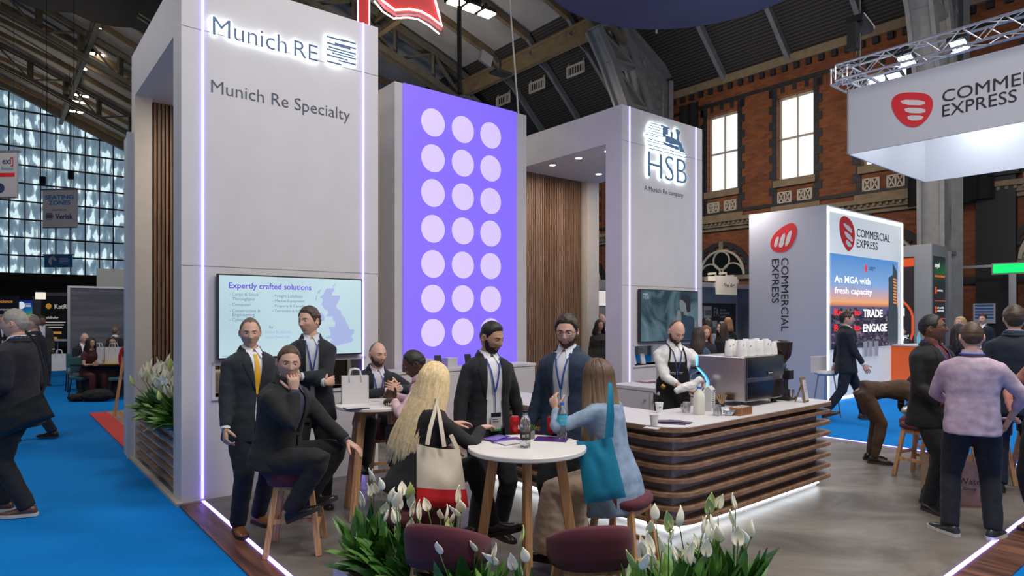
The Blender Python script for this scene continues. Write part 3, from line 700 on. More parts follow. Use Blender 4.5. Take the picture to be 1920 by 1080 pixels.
# ---- screens
def tv(label,sa,sb,z0,z1,face):
    t=thing('wall_screen',label,'screen',sv((sa+sb)/2,0,z0),YU)
    q=MB(); q.svbox(sa,sb,-.075,-.02,z0,z1); q.svbox(sa+.3,sb-.3,-.02,-.002,z0+.2,z1-.2); q.build('housing',BLACK,root=t,bevel=.004)
    q=MB(); fr.rect(q,sa+.014,sb-.014,z0+.016,z1-.014,.0752,.0765); q.build('display',face,root=t)
    return t
def imgmat(n,col,st=1.0): return mat(n,(.02,.02,.02),.3,emit=st,ec=col)
m,nt,b=nodes('pale_screen',.3); b.inputs['Base Color'].default_value=(.02,.02,.02,1); tc=nd(nt,'ShaderNodeTexCoord'); g=nd(nt,'ShaderNodeTexNoise',Scale=.7,Detail=1); nt.links.new(tc.outputs['Object'],g.inputs['Vector'])
r=nd(nt,'ShaderNodeValToRGB'); r.color_ramp.elements[0].position=.35; r.color_ramp.elements[0].color=(.46,.64,.72,1); r.color_ramp.elements[1].position=.65; r.color_ramp.elements[1].color=(.62,.82,.88,1)
nt.links.new(g.outputs[0],r.inputs[0]); nt.links.new(r.outputs[0],b.inputs['Emission Color']); b.inputs['Emission Strength'].default_value=.95
a0=sz(404,0)[0]; a1=sz(674,0)[0]
SC1=tv('wide pale blue screen showing a lilac map and a purple headline',a0,a1,1.37,2.212,m)
fs=Fr(sv(0,-.0765,0),U)
SP=imgmat('screen_purple',(.14,.09,.75),.9); SG=imgmat('screen_slate',(.16,.24,.34),.9); SL=imgmat('screen_lilac',(.36,.40,.80),.95)
W_=a1-a0; H_=.842
def sp(fx,fy): return a0+W_*fx,1.37+H_*fy
q=MB(); x,y=sp(.068,.825); text(q,fs,'Expertly crafted solutions',x,y-.012,w=W_*.545,d=.0003,th=.0008,bold=.018); q.build('headline',SP,root=SC1)
q=MB()
for fx,fy,tx,ww in ((.07,.735,'- Cargo & Stock',.185),(.09,.68,'Throughput',.14),(.07,.615,'- Computer',.135),(.07,.553,'- Construction &',.195),(.09,.492,'Engineering',.14),(.07,.435,'- Cyber',.09),(.345,.725,'- Freight Liabilities',.205),(.345,.665,'- Marine Equipment',.22),(.345,.605,'- Property & Casualty',.23),(.345,.545,'- Terrorism & Sabotage',.25),(.325,.345,'by',.025)):
    q=MB(); x,y=sp(fx,fy); text(q,fs,tx,x,y,w=W_*ww,d=.0003,th=.0008); q.build('bullet_text',SG,root=SC1)
q=MB()
x,y=sp(.03,.03); text(q,fs,'Products and services are subject to terms and local availability',x,y,w=W_*.3,d=.0003,th=.0008)
q.build('bullet_text',SG,root=SC1)
q=MB(); x,y=sp(.30,.29); text(q,fs,'Munich Re Specialty -',x,y,w=W_*.155+.05,d=.0003,th=.0008); x,y=sp(.30,.235); text(q,fs,'Global Markets, UK',x,y,w=W_*.13+.05,d=.0003,th=.0008); q.build('bullet_text',SL,root=SC1)
ukm=[(415,2),(0,0)]
UK=[(455,115),(410,140),(405,168),(430,178),(425,205),(400,228),(392,270),(488,272),(485,318),(462,362),(440,405),(458,428),(500,462),(512,510),(552,552),(565,600),(598,660),(600,695),(660,700),(655,748),(625,790),(648,822),(640,850),(600,865),(520,880),(460,895),(400,885),(375,850),(405,820),(380,800),(325,808),(322,790),(380,770),(378,720),(358,668),(430,662),(436,600),(410,585),(408,535),(322,535),(350,490),(345,462),(288,425),(295,395),(268,390),(280,350),(290,330),(280,300),(245,290),(290,262),(318,200),(330,180),(400,178)]
def inpoly(x,y,P):
    c=False; n=len(P)
    for i in range(n):
        x1,y1=P[i]; x2,y2=P[(i+1)%n]
        if (y1>y)!=(y2>y) and x<(x2-x1)*(y-y1)/(y2-y1)+x1: c=not c
    return c
def spans(y,P):
    X=[]
    for i in range(len(P)):
        x1,y1=P[i]; x2,y2=P[(i+1)%len(P)]
        if (y1>y)!=(y2>y): X.append((x2-x1)*(y-y1)/(y2-y1)+x1)
    X.sort(); return list(zip(X[::2],X[1::2]))
q=MB(); IR=[(270,480),(300,510),(310,560),(305,585),(240,600),(235,500)]; HB=[(270,190),(250,240),(215,255),(235,210)]; HC=[(222,262),(212,330),(198,340),(208,270)]
yy=118
while yy<896:
    for P in (UK,IR,HB,HC):
        for xa,xb in spans(yy,P):
            pa=560+xa/6.354; pb=560+xb/6.354; pyy=510+yy/6.354
            s_a,za=sz(pa,pyy,-.0765); s_b,_=sz(pb,pyy,-.0765); yr=(yy-118)/778
            zz=1.37+H_*(.925-.80*yr)
            fs.rect(q,s_a,s_b,zz-.0035,zz+.0035,.0003,.001)
    yy+=11
q.build('map',SL,root=SC1)
# second screen: woman on the phone
a0=sz(1194,0)[0]; a1=sz(1302,0)[0]
m,nt,b=nodes('teal_picture',.3); b.inputs['Base Color'].default_value=(.01,.01,.012,1); tc=nd(nt,'ShaderNodeTexCoord'); g=nd(nt,'ShaderNodeTexNoise',Scale=1.5,Detail=3,Distortion=1.5); nt.links.new(tc.outputs['Object'],g.inputs['Vector'])
r=nd(nt,'ShaderNodeValToRGB'); r.color_ramp.elements[0].position=.38; r.color_ramp.elements[0].color=(.012,.04,.055,1); r.color_ramp.elements[1].position=.68; r.color_ramp.elements[1].color=(.13,.22,.26,1)
nt.links.new(g.outputs[0],r.inputs[0]); nt.links.new(r.outputs[0],b.inputs['Emission Color']); b.inputs['Emission Strength'].default_value=.9
SC2=tv('dark teal screen showing a woman with a phone',a0,a1,1.37,2.23,m)
W_=a1-a0; H_=.86
def sp2(lst): return [(a0+W_*x,1.37+H_*y) for x,y in lst]
q=MB(); fs.poly(q,sp2([(.70,.0+.03),(.70,.30),(.74,.42),(.80,.48),(.86,.50),(.93,.44),(.98,.20),(.985,.03)]),.0004,.001); q.build('picture_dress',imgmat('pic_dress',(.012,.03,.06)),root=SC2)
q=MB(); fs.poly(q,sp2([(.66,.66),(.655,.74),(.67,.84),(.72,.90),(.80,.90),(.84,.82),(.84,.55),(.80,.50),(.74,.52),(.73,.58),(.68,.58)]),.0006,.0012)
fs.poly(q,sp2([(.93,.44),(.96,.36),(.985,.1),(.96,.03),(.91,.03),(.93,.25)]),.0006,.0012); fs.poly(q,sp2([(.60,.46),(.62,.60),(.655,.62),(.68,.56),(.69,.46),(.68,.3),(.61,.3)]),.0006,.0012)
q.build('picture_face',imgmat('pic_skin',(.14,.16,.18)),root=SC2)
q=MB(); fs.poly(q,sp2([(.67,.82),(.69,.90),(.76,.93),(.82,.90),(.855,.80),(.85,.58),(.80,.56),(.78,.62),(.77,.74),(.72,.80)]),.0012,.0018); q.build('picture_hair',imgmat('pic_hair',(.006,.010,.015)),root=SC2)
q=MB(); x,y=sp2([(.035,.86)])[0]; text(q,fs,'HSB',x,y-.04,w=W_*.1,d=.0004,th=.0008); fs.rect(q,x,x+W_*.08,y+.03,y+.05,.0004,.001); q.build('picture_logo',imgmat('pic_logo',(.25,.32,.36)),root=SC2)

# ---- coffee bar
bar=thing('coffee_bar','long L-shaped coffee bar clad in wavy wooden slats with white top','bar counter',sv(3.9,-3.2,.012),YU)
BS0,BS1,BV0=2.86,5.32,-3.52; BIN=-2.92; BLS=3.42; BVB=-1.0
def lpoly(off,r=.28,n=6,inner=0):
    """L-shaped outline (s,v) grown by off on the outer sides"""
    P=[]
    cs,cv=BS0-off+r,BV0-off+r
    for i in range(n+1):
        a=PI+PI/2*i/n; P.append((cs+r*math.cos(a),cv+r*math.sin(a)))
    r2=.10; cs,cv=BS1+off-r2,BV0-off+r2
    for i in range(n+1):
        a=-PI/2+PI/2*i/n; P.append((cs+r2*math.cos(a),cv+r2*math.sin(a)))
    P+= [(BS1+off,BIN),(BLS,BIN),(BLS,BVB+off*.5),(BS0-off,BVB+off*.5)]
    return P
q=MB(); P=[sv(s_,v_,0) for s_,v_ in [(BS0,BV0),(BS1,BV0),(BS1,BIN),(BLS,BIN),(BLS,BVB),(BS0,BVB)]]
q.prism(P,Z*.10,Z*.86); q.build('core',mat('grey_blue_laminate',(.34,.33,.40),.6,var=.15,vs=30),root=bar)
q=MB(); q.prism([p for p in P],Z*.012,Z*.10); q.build('plinth',WHITE,root=bar)
q=MB(); 
for a,c,vx in ((BS0-.0,BS1,BV0),): q.svbox(a,c,vx-.028,vx-.004,.05,.095)
q.svbox(BS0-.028,BS0-.004,BV0-.02,BVB,.05,.095); q.build('plinth_light',LEDW,root=bar)
for i in range(7):
    z=.118+.111*i; q=MB(); q.prism([sv(s_,v_,0) for s_,v_ in lpoly(.125)],Z*z,Z*(z+.037)); q.build('slat',WOODBAR,root=bar,bevel=.004)
q=MB(); q.prism([sv(s_,v_,0) for s_,v_ in lpoly(.13)],Z*.865,Z*.902); q.build('top_edge',WOODBAR,root=bar)
q=MB(); q.prism([sv(s_,v_,0) for s_,v_ in lpoly(.128)],Z*.902,Z*.908); q.build('worktop',WHITE,root=bar)
BT=.908
# ---- coffee machine
cm=thing('coffee_machine','large brushed steel coffee machine with blue glowing edge','coffee machine',sv(4.6,-3.05,BT),YU)
STEEL=mat('brushed_steel',(.50,.48,.46),.22,1,var=.06,vs=2); STEELD=mat('dark_mirror_steel',(.20,.20,.19),.16,1)
s0,s1,va,vb=4.25,4.97,-3.34,-2.80
frs=Fr(sv(0,0,0),V*-1)   # side outline seen from -s: x to the right = -v
side=[(-va,.0+.05),(-va,.49),(-vb,.49),(-vb+.0,.36),(-vb+.10,.27),(-vb+.13,.22),(-vb+.13,.05)]
q=MB(); q.prism([sv(s0,-x,BT+z) for x,z in side],U*0,U*(s1-s0)); q.build('body',STEEL,root=cm,bevel=.012)
q=MB(); frm=Fr(sv(0,va,BT),U); frm.rect(q,s0+.02,s1-.01,.28,.485,.001,.012); frm.rect(q,s0+.02,s1-.01,.06,.245,.001,.012); q.build('rear_panel',STEELD,root=cm,bevel=.003)
q=MB(); frm.rect(q,s0+.38,s0+.5,.30,.335,.012,.016); q.build('badge',BLACK,root=cm)
q=MB(); frm.rect(q,s0+.41,s0+.425,.31,.325,.016,.017); frm.rect(q,s0+.435,s0+.49,.314,.321,.016,.017); q.build('badge_mark',CREAM,root=cm)
q=MB(); pts=[(-vb-.008,.48),(-vb-.008,.365),(-vb+.09,.275),(-vb+.118,.225),(-vb+.118,.14)]
q.tube([sv(s0-.004,-x,BT+z) for x,z in pts],.007,6); q.build('edge_light',mat('led_blue',(.1,.5,1),.4,emit=4.5,ec=(.04,.32,1)),root=cm)
for a in (s0+.08,s1-.08):
    for v_ in (va+.06,vb-.2):
        q=MB(); q.lathe([(.03,0),(.025,.05)],sv(a,v_,BT),12); q.build('foot',BLACK,root=cm)
for i in range(2):
    a=s0+.2+i*.3; q=MB(); q.tube([sv(a,vb-.12,BT+.30),sv(a,vb+.02,BT+.30),sv(a,vb+.14,BT+.28)],[.035,.02,.016],10); q.build('portafilter',BLACK,root=cm)
q=MB(); q.tube([sv(s0-.03,vb+.05,BT+.36),sv(s0+.02,vb+.0,BT+.36)],.022,10); q.build('steam_knob',BLACK,root=cm)
q=MB(); q.tube([sv(s0+.06,vb+.0,BT+.33),sv(s0-.0,vb+.08,BT+.28),sv(s0-.02,vb+.1,BT+.12)],.007,6); q.build('steam_wand',CHROME,root=cm)
# paper cups stacked on the machine
CUP=mat('paper_cup_white',(.80,.78,.76),.6); 
def cupstack(n): 
    q=MB(); 
    prof=[(.030,0),(.0385,.085),(.040,.088),(.040,.094)]
    q.lathe(prof,(0,0,0),16)
    for k in range(1,n): q.lathe([(.0375,.094+(k-1)*.012),(.040,.098+(k-1)*.012),(.040,.106+(k-1)*.012)],(0,0,0),16)
    return q
# upside down stacks
def upstack(n):
    q=MB(); H0=0
    for k in range(n): q.lathe([(.0405,H0),(.0405,H0+.008),(.039,H0+.012)],(0,0,0),16); H0+=.013
    q.lathe([(.040,H0),(.031,H0+.082),(.03,H0+.085)],(0,0,0),16); return q
random.seed(4)
base=None; lab=0; row=[]
for i in range(9):
    for j in range(2): row.append((s0+.05+i*.078,va+.08+j*.13+(.02 if i%2 else 0)))
names=['first','second','third','fourth','fifth','sixth','seventh','eighth','ninth']
for i,(a,v_) in enumerate(row):
    n=3 if i>=16 else 5+((i*7)%3==0)
    t=thing('paper_cup_stack','white paper cup stack, %s from the left in the %s row on the machine'%(names[i//2],'front' if i%2==0 else 'back'),'paper cups',sv(a,v_,BT+.492),random.random()*3,'paper cup stacks on the coffee machine')
    upstack(n).build('cup_pile',CUP,root=t,world=False,smooth=True)
    q=MB(); f3=Fr((0,-.037,.012*n),(1,0,0)); 
    for k in range(3): q.box((-.008+.004*k,-.0365,.013*n+.03+.006*k),(.014-.003*k,.002,.003))
    q.build('printed_mark',STEELBLUE,root=t,world=False)
# grinder
gr=thing('coffee_grinder','black coffee grinder with dark conical bean hopper','coffee grinder',sv(5.14,-3.24,BT),YU)
q=MB(); q.box((0,0,.02),(.17,.24,.04)); q.box((0,.03,.18),(.13,.14,.30)); q.box((.0,-.05,.27),(.10,.12,.10)); q.build('body',BLACK,root=gr,world=False,bevel=.01)
q=MB(); q.lathe([(.04,.33),(.045,.36),(.045,.38)],(0,0,0),24); q.build('collar',CHROME,root=gr,world=False,smooth=True)
q=MB(); q.lathe([(.03,.38),(.05,.41),(.088,.47),(.10,.54),(.102,.60)],(0,0,0),28); q.build('hopper',mat('smoked_beans',(.035,.018,.012),.12),root=gr,world=False,smooth=True)
q=MB(); q.lathe([(.108,.60),(.108,.612),(.05,.628),(.045,.635)],(0,0,0),28); q.build('lid',BLACK,root=gr,world=False,smooth=True)
q=MB(); q.lathe([(.03,.03),(.033,.12)],(0,-.10,0),16); q.build('catch_cup',CHROME,root=gr,world=False,smooth=True)
# menu stand
t=thing('menu_stand','small wooden stand holding a white menu card','menu',sv(5.10,-3.50,BT),YU+.1)
q=MB(); q.box((0,0,.13),(.12,.012,.25),Matrix.Rotation(R(-10),3,'X')); q.bar((-.05,-.02,0),(-.05,-.0,.05),.012); q.bar((.05,-.02,0),(.05,.0,.05),.012); q.bar((0,.09,0),(0,.02,.2),.012); q.build('board',WOODBAR,root=t,world=False)
q=MB(); q.box((0,-.012,.125),(.085,.003,.21),Matrix.Rotation(R(-10),3,'X')); q.build('menu_card',WHITE,root=t,world=False)
q=MB()
for k in range(7): q.box((0,-.0155-.0,.20-.022*k),(.05-.01*(k%3),.001,.003),Matrix.Rotation(R(-10),3,'X'))
q.build('menu_text',GREYTXT,root=t,world=False)
# milk bottle
def placep(px,py,z=BT): return G(px,py,z)
t=thing('milk_bottle','plastic milk bottle with blue cap','milk bottle',placep(1311,777),.3)
q=MB(); rings=[]
for z,a in ((0,.040),(.01,.045),(.12,.046),(.15,.046),(.19,.040),(.215,.022),(.235,.019)):
    rings.append([Vector((a*math.copysign(abs(math.cos(t_))**.6,math.cos(t_)),a*math.copysign(abs(math.sin(t_))**.6,math.sin(t_)),z)) for t_ in [2*PI*k/24 for k in range(24)]])
q.loft(rings); q.build('bottle',mat('milk',(.74,.72,.62),.35),root=t,world=False,smooth=True)
q=MB(); q.lathe([(.021,.232),(.021,.252)],(0,0,0),16); q.build('cap',mat('blue_cap',(.03,.16,.55),.4),root=t,world=False)
# milk carton
t=thing('milk_carton','white and grey drink carton behind the milk bottle','carton',placep(1331,770),YU)
q=MB(); q.box((0,0,.10),(.07,.07,.20)); q.prism([Vector((-.035,-.035,.2)),Vector((-.035,.035,.2)),Vector((-.035,0,.235))],Vector((0,0,0)),Vector((.07,0,0))); q.build('box',mat('carton_white',(.55,.55,.55),.5),root=t,world=False)
q=MB()
for k in range(9): q.box((-.0,-.036,.04+.017*k),(.05-.008*(k%3),.001,.005))
q.box((.018,-.0362,.19),(.03,.001,.012)); q.build('print',GREYTXT,root=t,world=False)
for i,(px,py,L_) in enumerate(((1287,773,'steel milk jug left of the milk bottle'),(1345,779,'steel milk jug beside the white bowl'))):
    t=thing('milk_jug',L_,'jug',placep(px,py),.5+i,'steel milk jugs on the bar')
    q=MB(); q.lathe([(.032,0),(.037,.012),(.037,.05),(.031,.085),(.033,.095)],(0,0,0),24); q.build('body',CHROME,root=t,world=False,smooth=True)
    q=MB(); q.tube([(-.03,0,.08),(-.06,0,.078),(-.066,0,.05),(-.055,0,.02),(-.034,0,.02)],.005,8); q.build('handle',CHROME,root=t,world=False,smooth=True)
t=thing('sugar_bowl','white patterned bowl of sugar sachets','bowl',placep(1367,779),0)
q=MB(); q.lathe([(.02,0),(.025,.006),(.045,.028),(.052,.05),(.049,.05),(.04,.03),(.01,.02)],(0,0,0),28); q.build('bowl',CUP,root=t,world=False,smooth=True)
q=MB(); q.lathe([(.0505,.040),(.0525,.046),(.0522,.05)],(0,0,0),28,cap=False)
for k in range(8): a=k*PI/4; q.ell((.046*math.cos(a),.046*math.sin(a),.03),(.006,.006,.008),6,4)
q.build('blue_pattern',STEELBLUE,root=t,world=False)
t=thing('condiment_box','small open wooden box of sachets beside the coffee machine','box',placep(1389,777),YU)
q=MB(); 
for a,c in (((0,-.05,.035),(.20,.008,.07)),((0,.05,.035),(.20,.008,.07)),((-.1,0,.035),(.008,.1,.07)),((.1,0,.035),(.008,.1,.07)),((0,0,.005),(.2,.1,.01))): q.box(a,c)
q.build('box',wood('red_brown_box',(.22,.08,.03),(.36,.15,.06),'l'),root=t,world=False)
q=MB()
for k in range(10): q.box((-.08+.018*k,.0,.055+.004*(k%3)),(.012,.07,.03),Matrix.Rotation(.15*(k%3-1),3,'Y'))
q.build('sachets',CREAM,root=t,world=False)
t=thing('napkin_holder','brown paper napkins in a dark holder against the coffee machine','napkins',placep(1347,762),.3)
q=MB(); q.box((0,0,.03),(.10,.06,.06)); q.build('holder',BLACK,root=t,world=False)
q=MB(); 
for k in range(5): q.box((-.03+.018*k,0,.075),(.012,.09,.09),Matrix.Rotation(.25*(k-2),3,'Y'))
q.build('napkins',mat('kraft_paper',(.32,.19,.11),.8),root=t,world=False)
for i,(px,py,L_) in enumerate(((1236,774,'white paper cup farther from the camera near the counter end'),(1226.5,799,'white paper cup of coffee beside the purple leaflets'))):
    t=thing('paper_cup',L_,'cup',placep(px,py),i*2.2,'paper cups on the bar')
    q=MB(); q.lathe([(.027,0),(.036,.088),(.038,.09),(.038,.095),(.034,.094),(.030,.07),(.005,.07)],(0,0,0),24); q.build('cup',CUP,root=t,world=False,smooth=True)
    q=MB(); q.lathe([(.033,.084),(.001,.085)],(0,0,0),20,cap=False); q.build('coffee',mat('coffee_foam',(.45,.26,.12),.5),root=t,world=False)
    q=MB(); q.box((0,-.0335,.055),(.02,.002,.012)); q.build('printed_mark',STEELBLUE,root=t,world=False)
PURP=mat('purple_print',(.045,.03,.10),.35,var=.6,vs=25)
def leaflet(px,py,z,rz,mt,label,w_=.1,l_=.21,name='leaflet',group=None):
    p=G(px,py,z); q=MB(); q.box((0,0,.002),(w_,l_,.004)); o=q.build(name,mt,world=False); o.location=p; o.rotation_euler=(0,0,rz); return tag(o,label,'leaflet',group)
for i,(px,py,rz,L_) in enumerate(((1262,794,1.2,'dark purple leaflet fanned lowest beside the coffee cup'),(1272,791,.9,'dark purple leaflet in the middle of the fan on the bar'),(1255,790,1.5,'dark purple leaflet at the left of the fan on the bar'))):
    leaflet(px,py,BT+.0005+.0045*i,rz,PURP,L_,group='purple leaflets on the bar')
leaflet(1222,803,BT+.0005,1.0,WHITE,'white leaflet under the coffee cup edge',.08,.12)
for i,(px,py,rz) in enumerate(((1200,716,.4),(1212,717,1.1),(1228,716,.7))):
    leaflet(px,py,.9005+.0045*i,rz,mat('pink_print',(.3,.12,.14),.4,var=.5,vs=30),['pink printed leaflet nearest the left end of the white cabinet','pink printed leaflet in the middle on the white cabinet','pink printed leaflet tucked behind the man in the apron'][i],.1,.15,group='pink leaflets on the white cabinet')
# ================================================================ tables and stools
def make_table(label,x,y,rz,r=.365,h=1.0):
    t=thing('bar_table',label,'table',(x,y,.012),rz,'tall round tables')
    q=MB(); q.lathe([(r-.006,h-.03),(r,h-.024),(r,h-.005),(r-.004,h)],(0,0,-.012),64); q.build('tabletop',mat('table_white',(.76,.73,.70),.35),root=t,world=False,smooth=True)
    for k in range(4):
        a=PI/4+k*PI/2; c,s_=math.cos(a),math.sin(a); q=MB()
        q.bar((c*.20,s_*.20,h-.045),(c*.335,s_*.335,0),.062,.04,up=Vector((-s_,c,0))); q.build('leg',WOODLEG,root=t,world=False,bevel=.004)
    for k in range(2):
        a=PI/4+k*PI/2; c,s_=math.cos(a),math.sin(a); q=MB(); q.bar((-c*.2,-s_*.2,h-.075),(c*.2,s_*.2,h-.075),.03,.06); q.build('cross_rail',WOODLEG,root=t,world=False)
    return t
TB1=(.092,3.95); TB2=(-1.235,5.84)
make_table('tall round white table in front holding cans and bottles',TB1[0],TB1[1],R(46))
make_table('tall round white table holding a white paper bag',TB2[0],TB2[1],R(20))
PLUM=mat('plum_fabric',(.105,.017,.030),.85,bump=.35,bs=260,sheen=.08)
def make_stool(label,x,y,rz,h=.62):
    t=thing('bar_stool',label,'stool',(x,y,.012),rz,'plum bar stools')
    # seat: rounded pad, low curved back at +y side (facing -y)
    q=MB(); n=36; rings=[]
    def sup(a,rx,ry,p=.75): c,s_=math.cos(a),math.sin(a); return rx*math.copysign(abs(c)**p,c),ry*math.copysign(abs(s_)**p,s_)
    for z,k in ((h-.075,.55),(h-.07,.90),(h-.045,1.0),(h-.015,1.0),(h,.93),(h+.006,.5)):
        ring=[]
        for i in range(n):
            X,Y=sup(2*PI*i/n,.205*k,.19*k); ring.append(Vector((X,Y,z-.012)))
        rings.append(ring)
    q.loft(rings); q.build('seat',PLUM,root=t,world=False,smooth='all')
    # back: shell wrapping the rear, top edge dips towards the sides
    q=MB(); A=[R(-12+204*i/30) for i in range(31)]; outer=[];
    rings=[]
    for a in A:
        f=max(0,math.sin(a)); top=h+.015+.135*max(0,math.sin((a+R(12))/R(204)*PI))**.85
        x,y=sup(a,.215,.205); x2,y2=sup(a,.180,.170); fl=.03*f
        rings.append([Vector((x,y,h-.085)),Vector((x*1.01,y+fl*.5,h-.02)),Vector((x*1.02,y+fl,(h+top)/2)),Vector((x*1.0,y+fl,top-.015)),Vector(((x+x2)/2,(y+y2)/2+fl,top)),Vector((x2,y2+fl,top-.015)),Vector((x2,y2+fl*.5,h+.0)),Vector((x2,y2,h-.06))])
    q.loft(rings); q.build('backrest',PLUM,root=t,world=False,smooth='all')
    for k,(sx,sy) in enumerate(((-1,-1),(1,-1),(1,1),(-1,1))):
        q=MB(); q.bar((sx*.13,sy*.12,h-.08),(sx*.20,sy*.19,-.0),.042,.038,up=Vector((sx,0,0))); q.build('leg',WOODLEG,root=t,world=False,bevel=.004)
    for a,b_ in (((-1,-1),(1,-1)),((-1,1),(1,1)),((-1,-1),(-1,1)),((1,-1),(1,1))):
        z=.20 if a[1]==b_[1] else .26; k=1-z/h; f=lambda p:(p[0]*(.13+.07*k),p[1]*(.12+.07*k),z)
        q=MB(); q.bar(f(a),f(b_),.02,.032); q.build('stretcher',WOODLEG,root=t,world=False)
    q=MB(); 
    for a,b_ in (((-1,-1),(1,-1)),((-1,1),(1,1)),((-1,-1),(-1,1)),((1,-1),(1,1))): q.bar((a[0]*.14,a[1]*.13,h-.10),(b_[0]*.14,b_[1]*.13,h-.10),.025,.05)
    q.build('seat_frame',WOODLEG,root=t,world=False)
    return t
st=make_stool('plum stool under the seated man with his hand at his mouth',-1.66,4.93,R(100),.61)
def stool(label,x,y,rz): return dup(st,(x,y,.012),R(rz),label)
# ================================================================ people
DBG=False
def sgnp(c,p): return math.copysign(abs(c)**p,c)
def lerp(a,b,t): return a+(b-a)*t
def interp(tab,t):
    if t<=tab[0][0]: return tab[0][1:]
    for a,b in zip(tab,tab[1:]):
        if t<=b[0]:
            k=(t-a[0])/(b[0]-a[0]); k=k*k*(3-2*k); return tuple(lerp(x,y,k) for x,y in zip(a[1:],b[1:]))
    return tab[-1][1:]
def remesh(mb,voxel,it=4,fold=0,seed=0,fs=9):
    me=bpy.data.meshes.new('tmp'); me.from_pydata([tuple(p) for p in mb.v],[],mb.f)
    o=bpy.data.objects.new('tmp',me); COL.objects.link(o)
    r=o.modifiers.new('r','REMESH'); r.mode='VOXEL'; r.voxel_size=voxel
    s=o.modifiers.new('s','SMOOTH'); s.factor=.5; s.iterations=it
    dg=bpy.context.evaluated_depsgraph_get(); ev=o.evaluated_get(dg); m2=ev.to_mesh()
    out=MB(); ns=[v.normal.copy() for v in m2.vertices]
    vs=[v.co.copy() for v in m2.vertices]
    if fold:
        for i,p in enumerate(vs):
            q=Vector((p.x*fs,p.y*fs,p.z*fs*1.8+seed)); n=noise.noise(q)+.5*noise.noise(q*2.3)
            vs[i]=p+ns[i]*fold*n
    out.v=vs; out.f=[list(p.vertices) for p in m2.polygons]; out.m=[0]*len(out.f)
    ev.to_mesh_clear(); bpy.data.objects.remove(o); bpy.data.meshes.remove(me); return out
def ik(S,W,l1,l2,pole):
    d=W-S; L=d.length; mx=(l1+l2)*.995
    if L>mx: W=S+d*(mx/L); d=W-S; L=mx
    L=max(L,abs(l1-l2)+.02); u=d.normalized(); a=(l1*l1-l2*l2+L*L)/(2*L); h=math.sqrt(max(0,l1*l1-a*a))
    p=Vector(pole); p=p-u*p.dot(u); p=p.normalized() if p.length>1e-5 else u.orthogonal().normalized()
    return S+u*a+p*h,W
def limb(mb,A,B,C,ra,seg=14):
    """tapering tube A-B-C; ra = radii at A, mid, before B, B, after B, mid, C"""
    u1=(B-A).normalized(); u2=(C-B).normalized(); e=.045
    pts=[A-u1*.02,A,lerp(A,B,.5),B-u1*e,B,B+u2*e,lerp(B,C,.5),C]
    mb.tube(pts,[ra[0]*.8]+list(ra),seg); return mb
# ---- head
def hsurf(az,el,fem=0):
    ca,sa=math.cos(az),math.sin(az); ce=math.cos(el); dz=math.sin(el)
    if dz<0: ce=ce**.82
    x=.0755*sa*ce; y=-.097*ca*ce; z=.118*dz
    if z<0:
        k=-z/.118; x*=1-(.36+.05*fem)*k**1.5
        if y<0: y*=1-.10*k**2
        else: y*=1-.50*k**1.2
    elif y>0: y*=1.03
    if y<0:
        w=min(1,-ca*-1*1.6) if ca>0 else 0
        g=lambda cx,cz,sx,sz:math.exp(-((x-cx)/sx)**2-((z-cz)/sz)**2)
        f=0
        zb=z
        if -.05<z<.03:
            t=(.022-z)/.052; prof=.004+.020*max(0,min(1,t))**1.3
            if z<-.032: prof*=max(0,1-(-.032-z)/.010)
            sx=.009+.006*max(0,min(1,t)); f+=prof*math.exp(-(x/sx)**2)
        f+=.006*(g(.030,.026,.022,.009)+g(-.030,.026,.022,.009))*(1-.5*fem)
        f-=.0115*(g(.031,.006,.014,.010)+g(-.031,.006,.014,.010))
        f+=.005*(g(.045,-.022,.018,.016)+g(-.045,-.022,.018,.016))
        f-=.003*(g(.045,-.055,.014,.02)+g(-.045,-.055,.014,.02))
        f+=.0065*g(0,-.056,.020,.0045)+.0075*g(0,-.0665,.018,.005)-.004*g(0,-.0612,.024,.0018)
        f-=.003*g(0,-.077,.02,.005)
        f+=.009*g(0,-.098,.020,.014)*(1-.3*fem)
        f+=.004*g(0,-.045,.012,.01)
        y-=f*w
    return Vector((x,y,z))
def hgrid(nu,nv,fem=0):
    az=[]; 
    for j in range(nu):
        a=2*PI*j/nu; az.append(a-.42*math.sin(a))
    el=[]
    for i in range(nv+1):
        u=i/nv; el.append(-PI/2*.985+PI*.985*u)
    return az,el
HAIRLINE={ # azimuth from the front (deg) -> lowest z of the hair
 'short':[(0,.074),(30,.072),(48,.062),(62,.030),(72,-.004),(80,-.012),(88,.018),(104,.018),(118,-.02),(140,-.060),(180,-.066)],
 'buzz':[(0,.080),(30,.074),(50,.062),(62,.030),(72,.002),(82,.0),(88,.02),(104,.02),(118,-.015),(140,-.050),(180,-.056)],
 'receding':[(0,.088),(22,.094),(45,.088),(62,.05),(74,.005),(82,.0),(88,.02),(104,.02),(118,-.015),(140,-.050),(180,-.056)],
 'bald':[(0,.2),(80,.2),(95,.03),(110,.03),(125,.0),(140,-.035),(180,-.04)],
 'fade':[(0,.076),(30,.074),(48,.066),(62,.040),(72,.012),(82,.006),(88,.028),(104,.028),(118,.0),(140,-.03),(180,-.035)],
 'long':[(0,.082),(20,.078),(42,.060),(60,.020),(72,-.03),(85,-.06),(180,-.085)]}
def hl(style,az):
    a=abs(math.degrees((az+PI)%(2*PI)-PI)); return interp(HAIRLINE[style],a)[0]
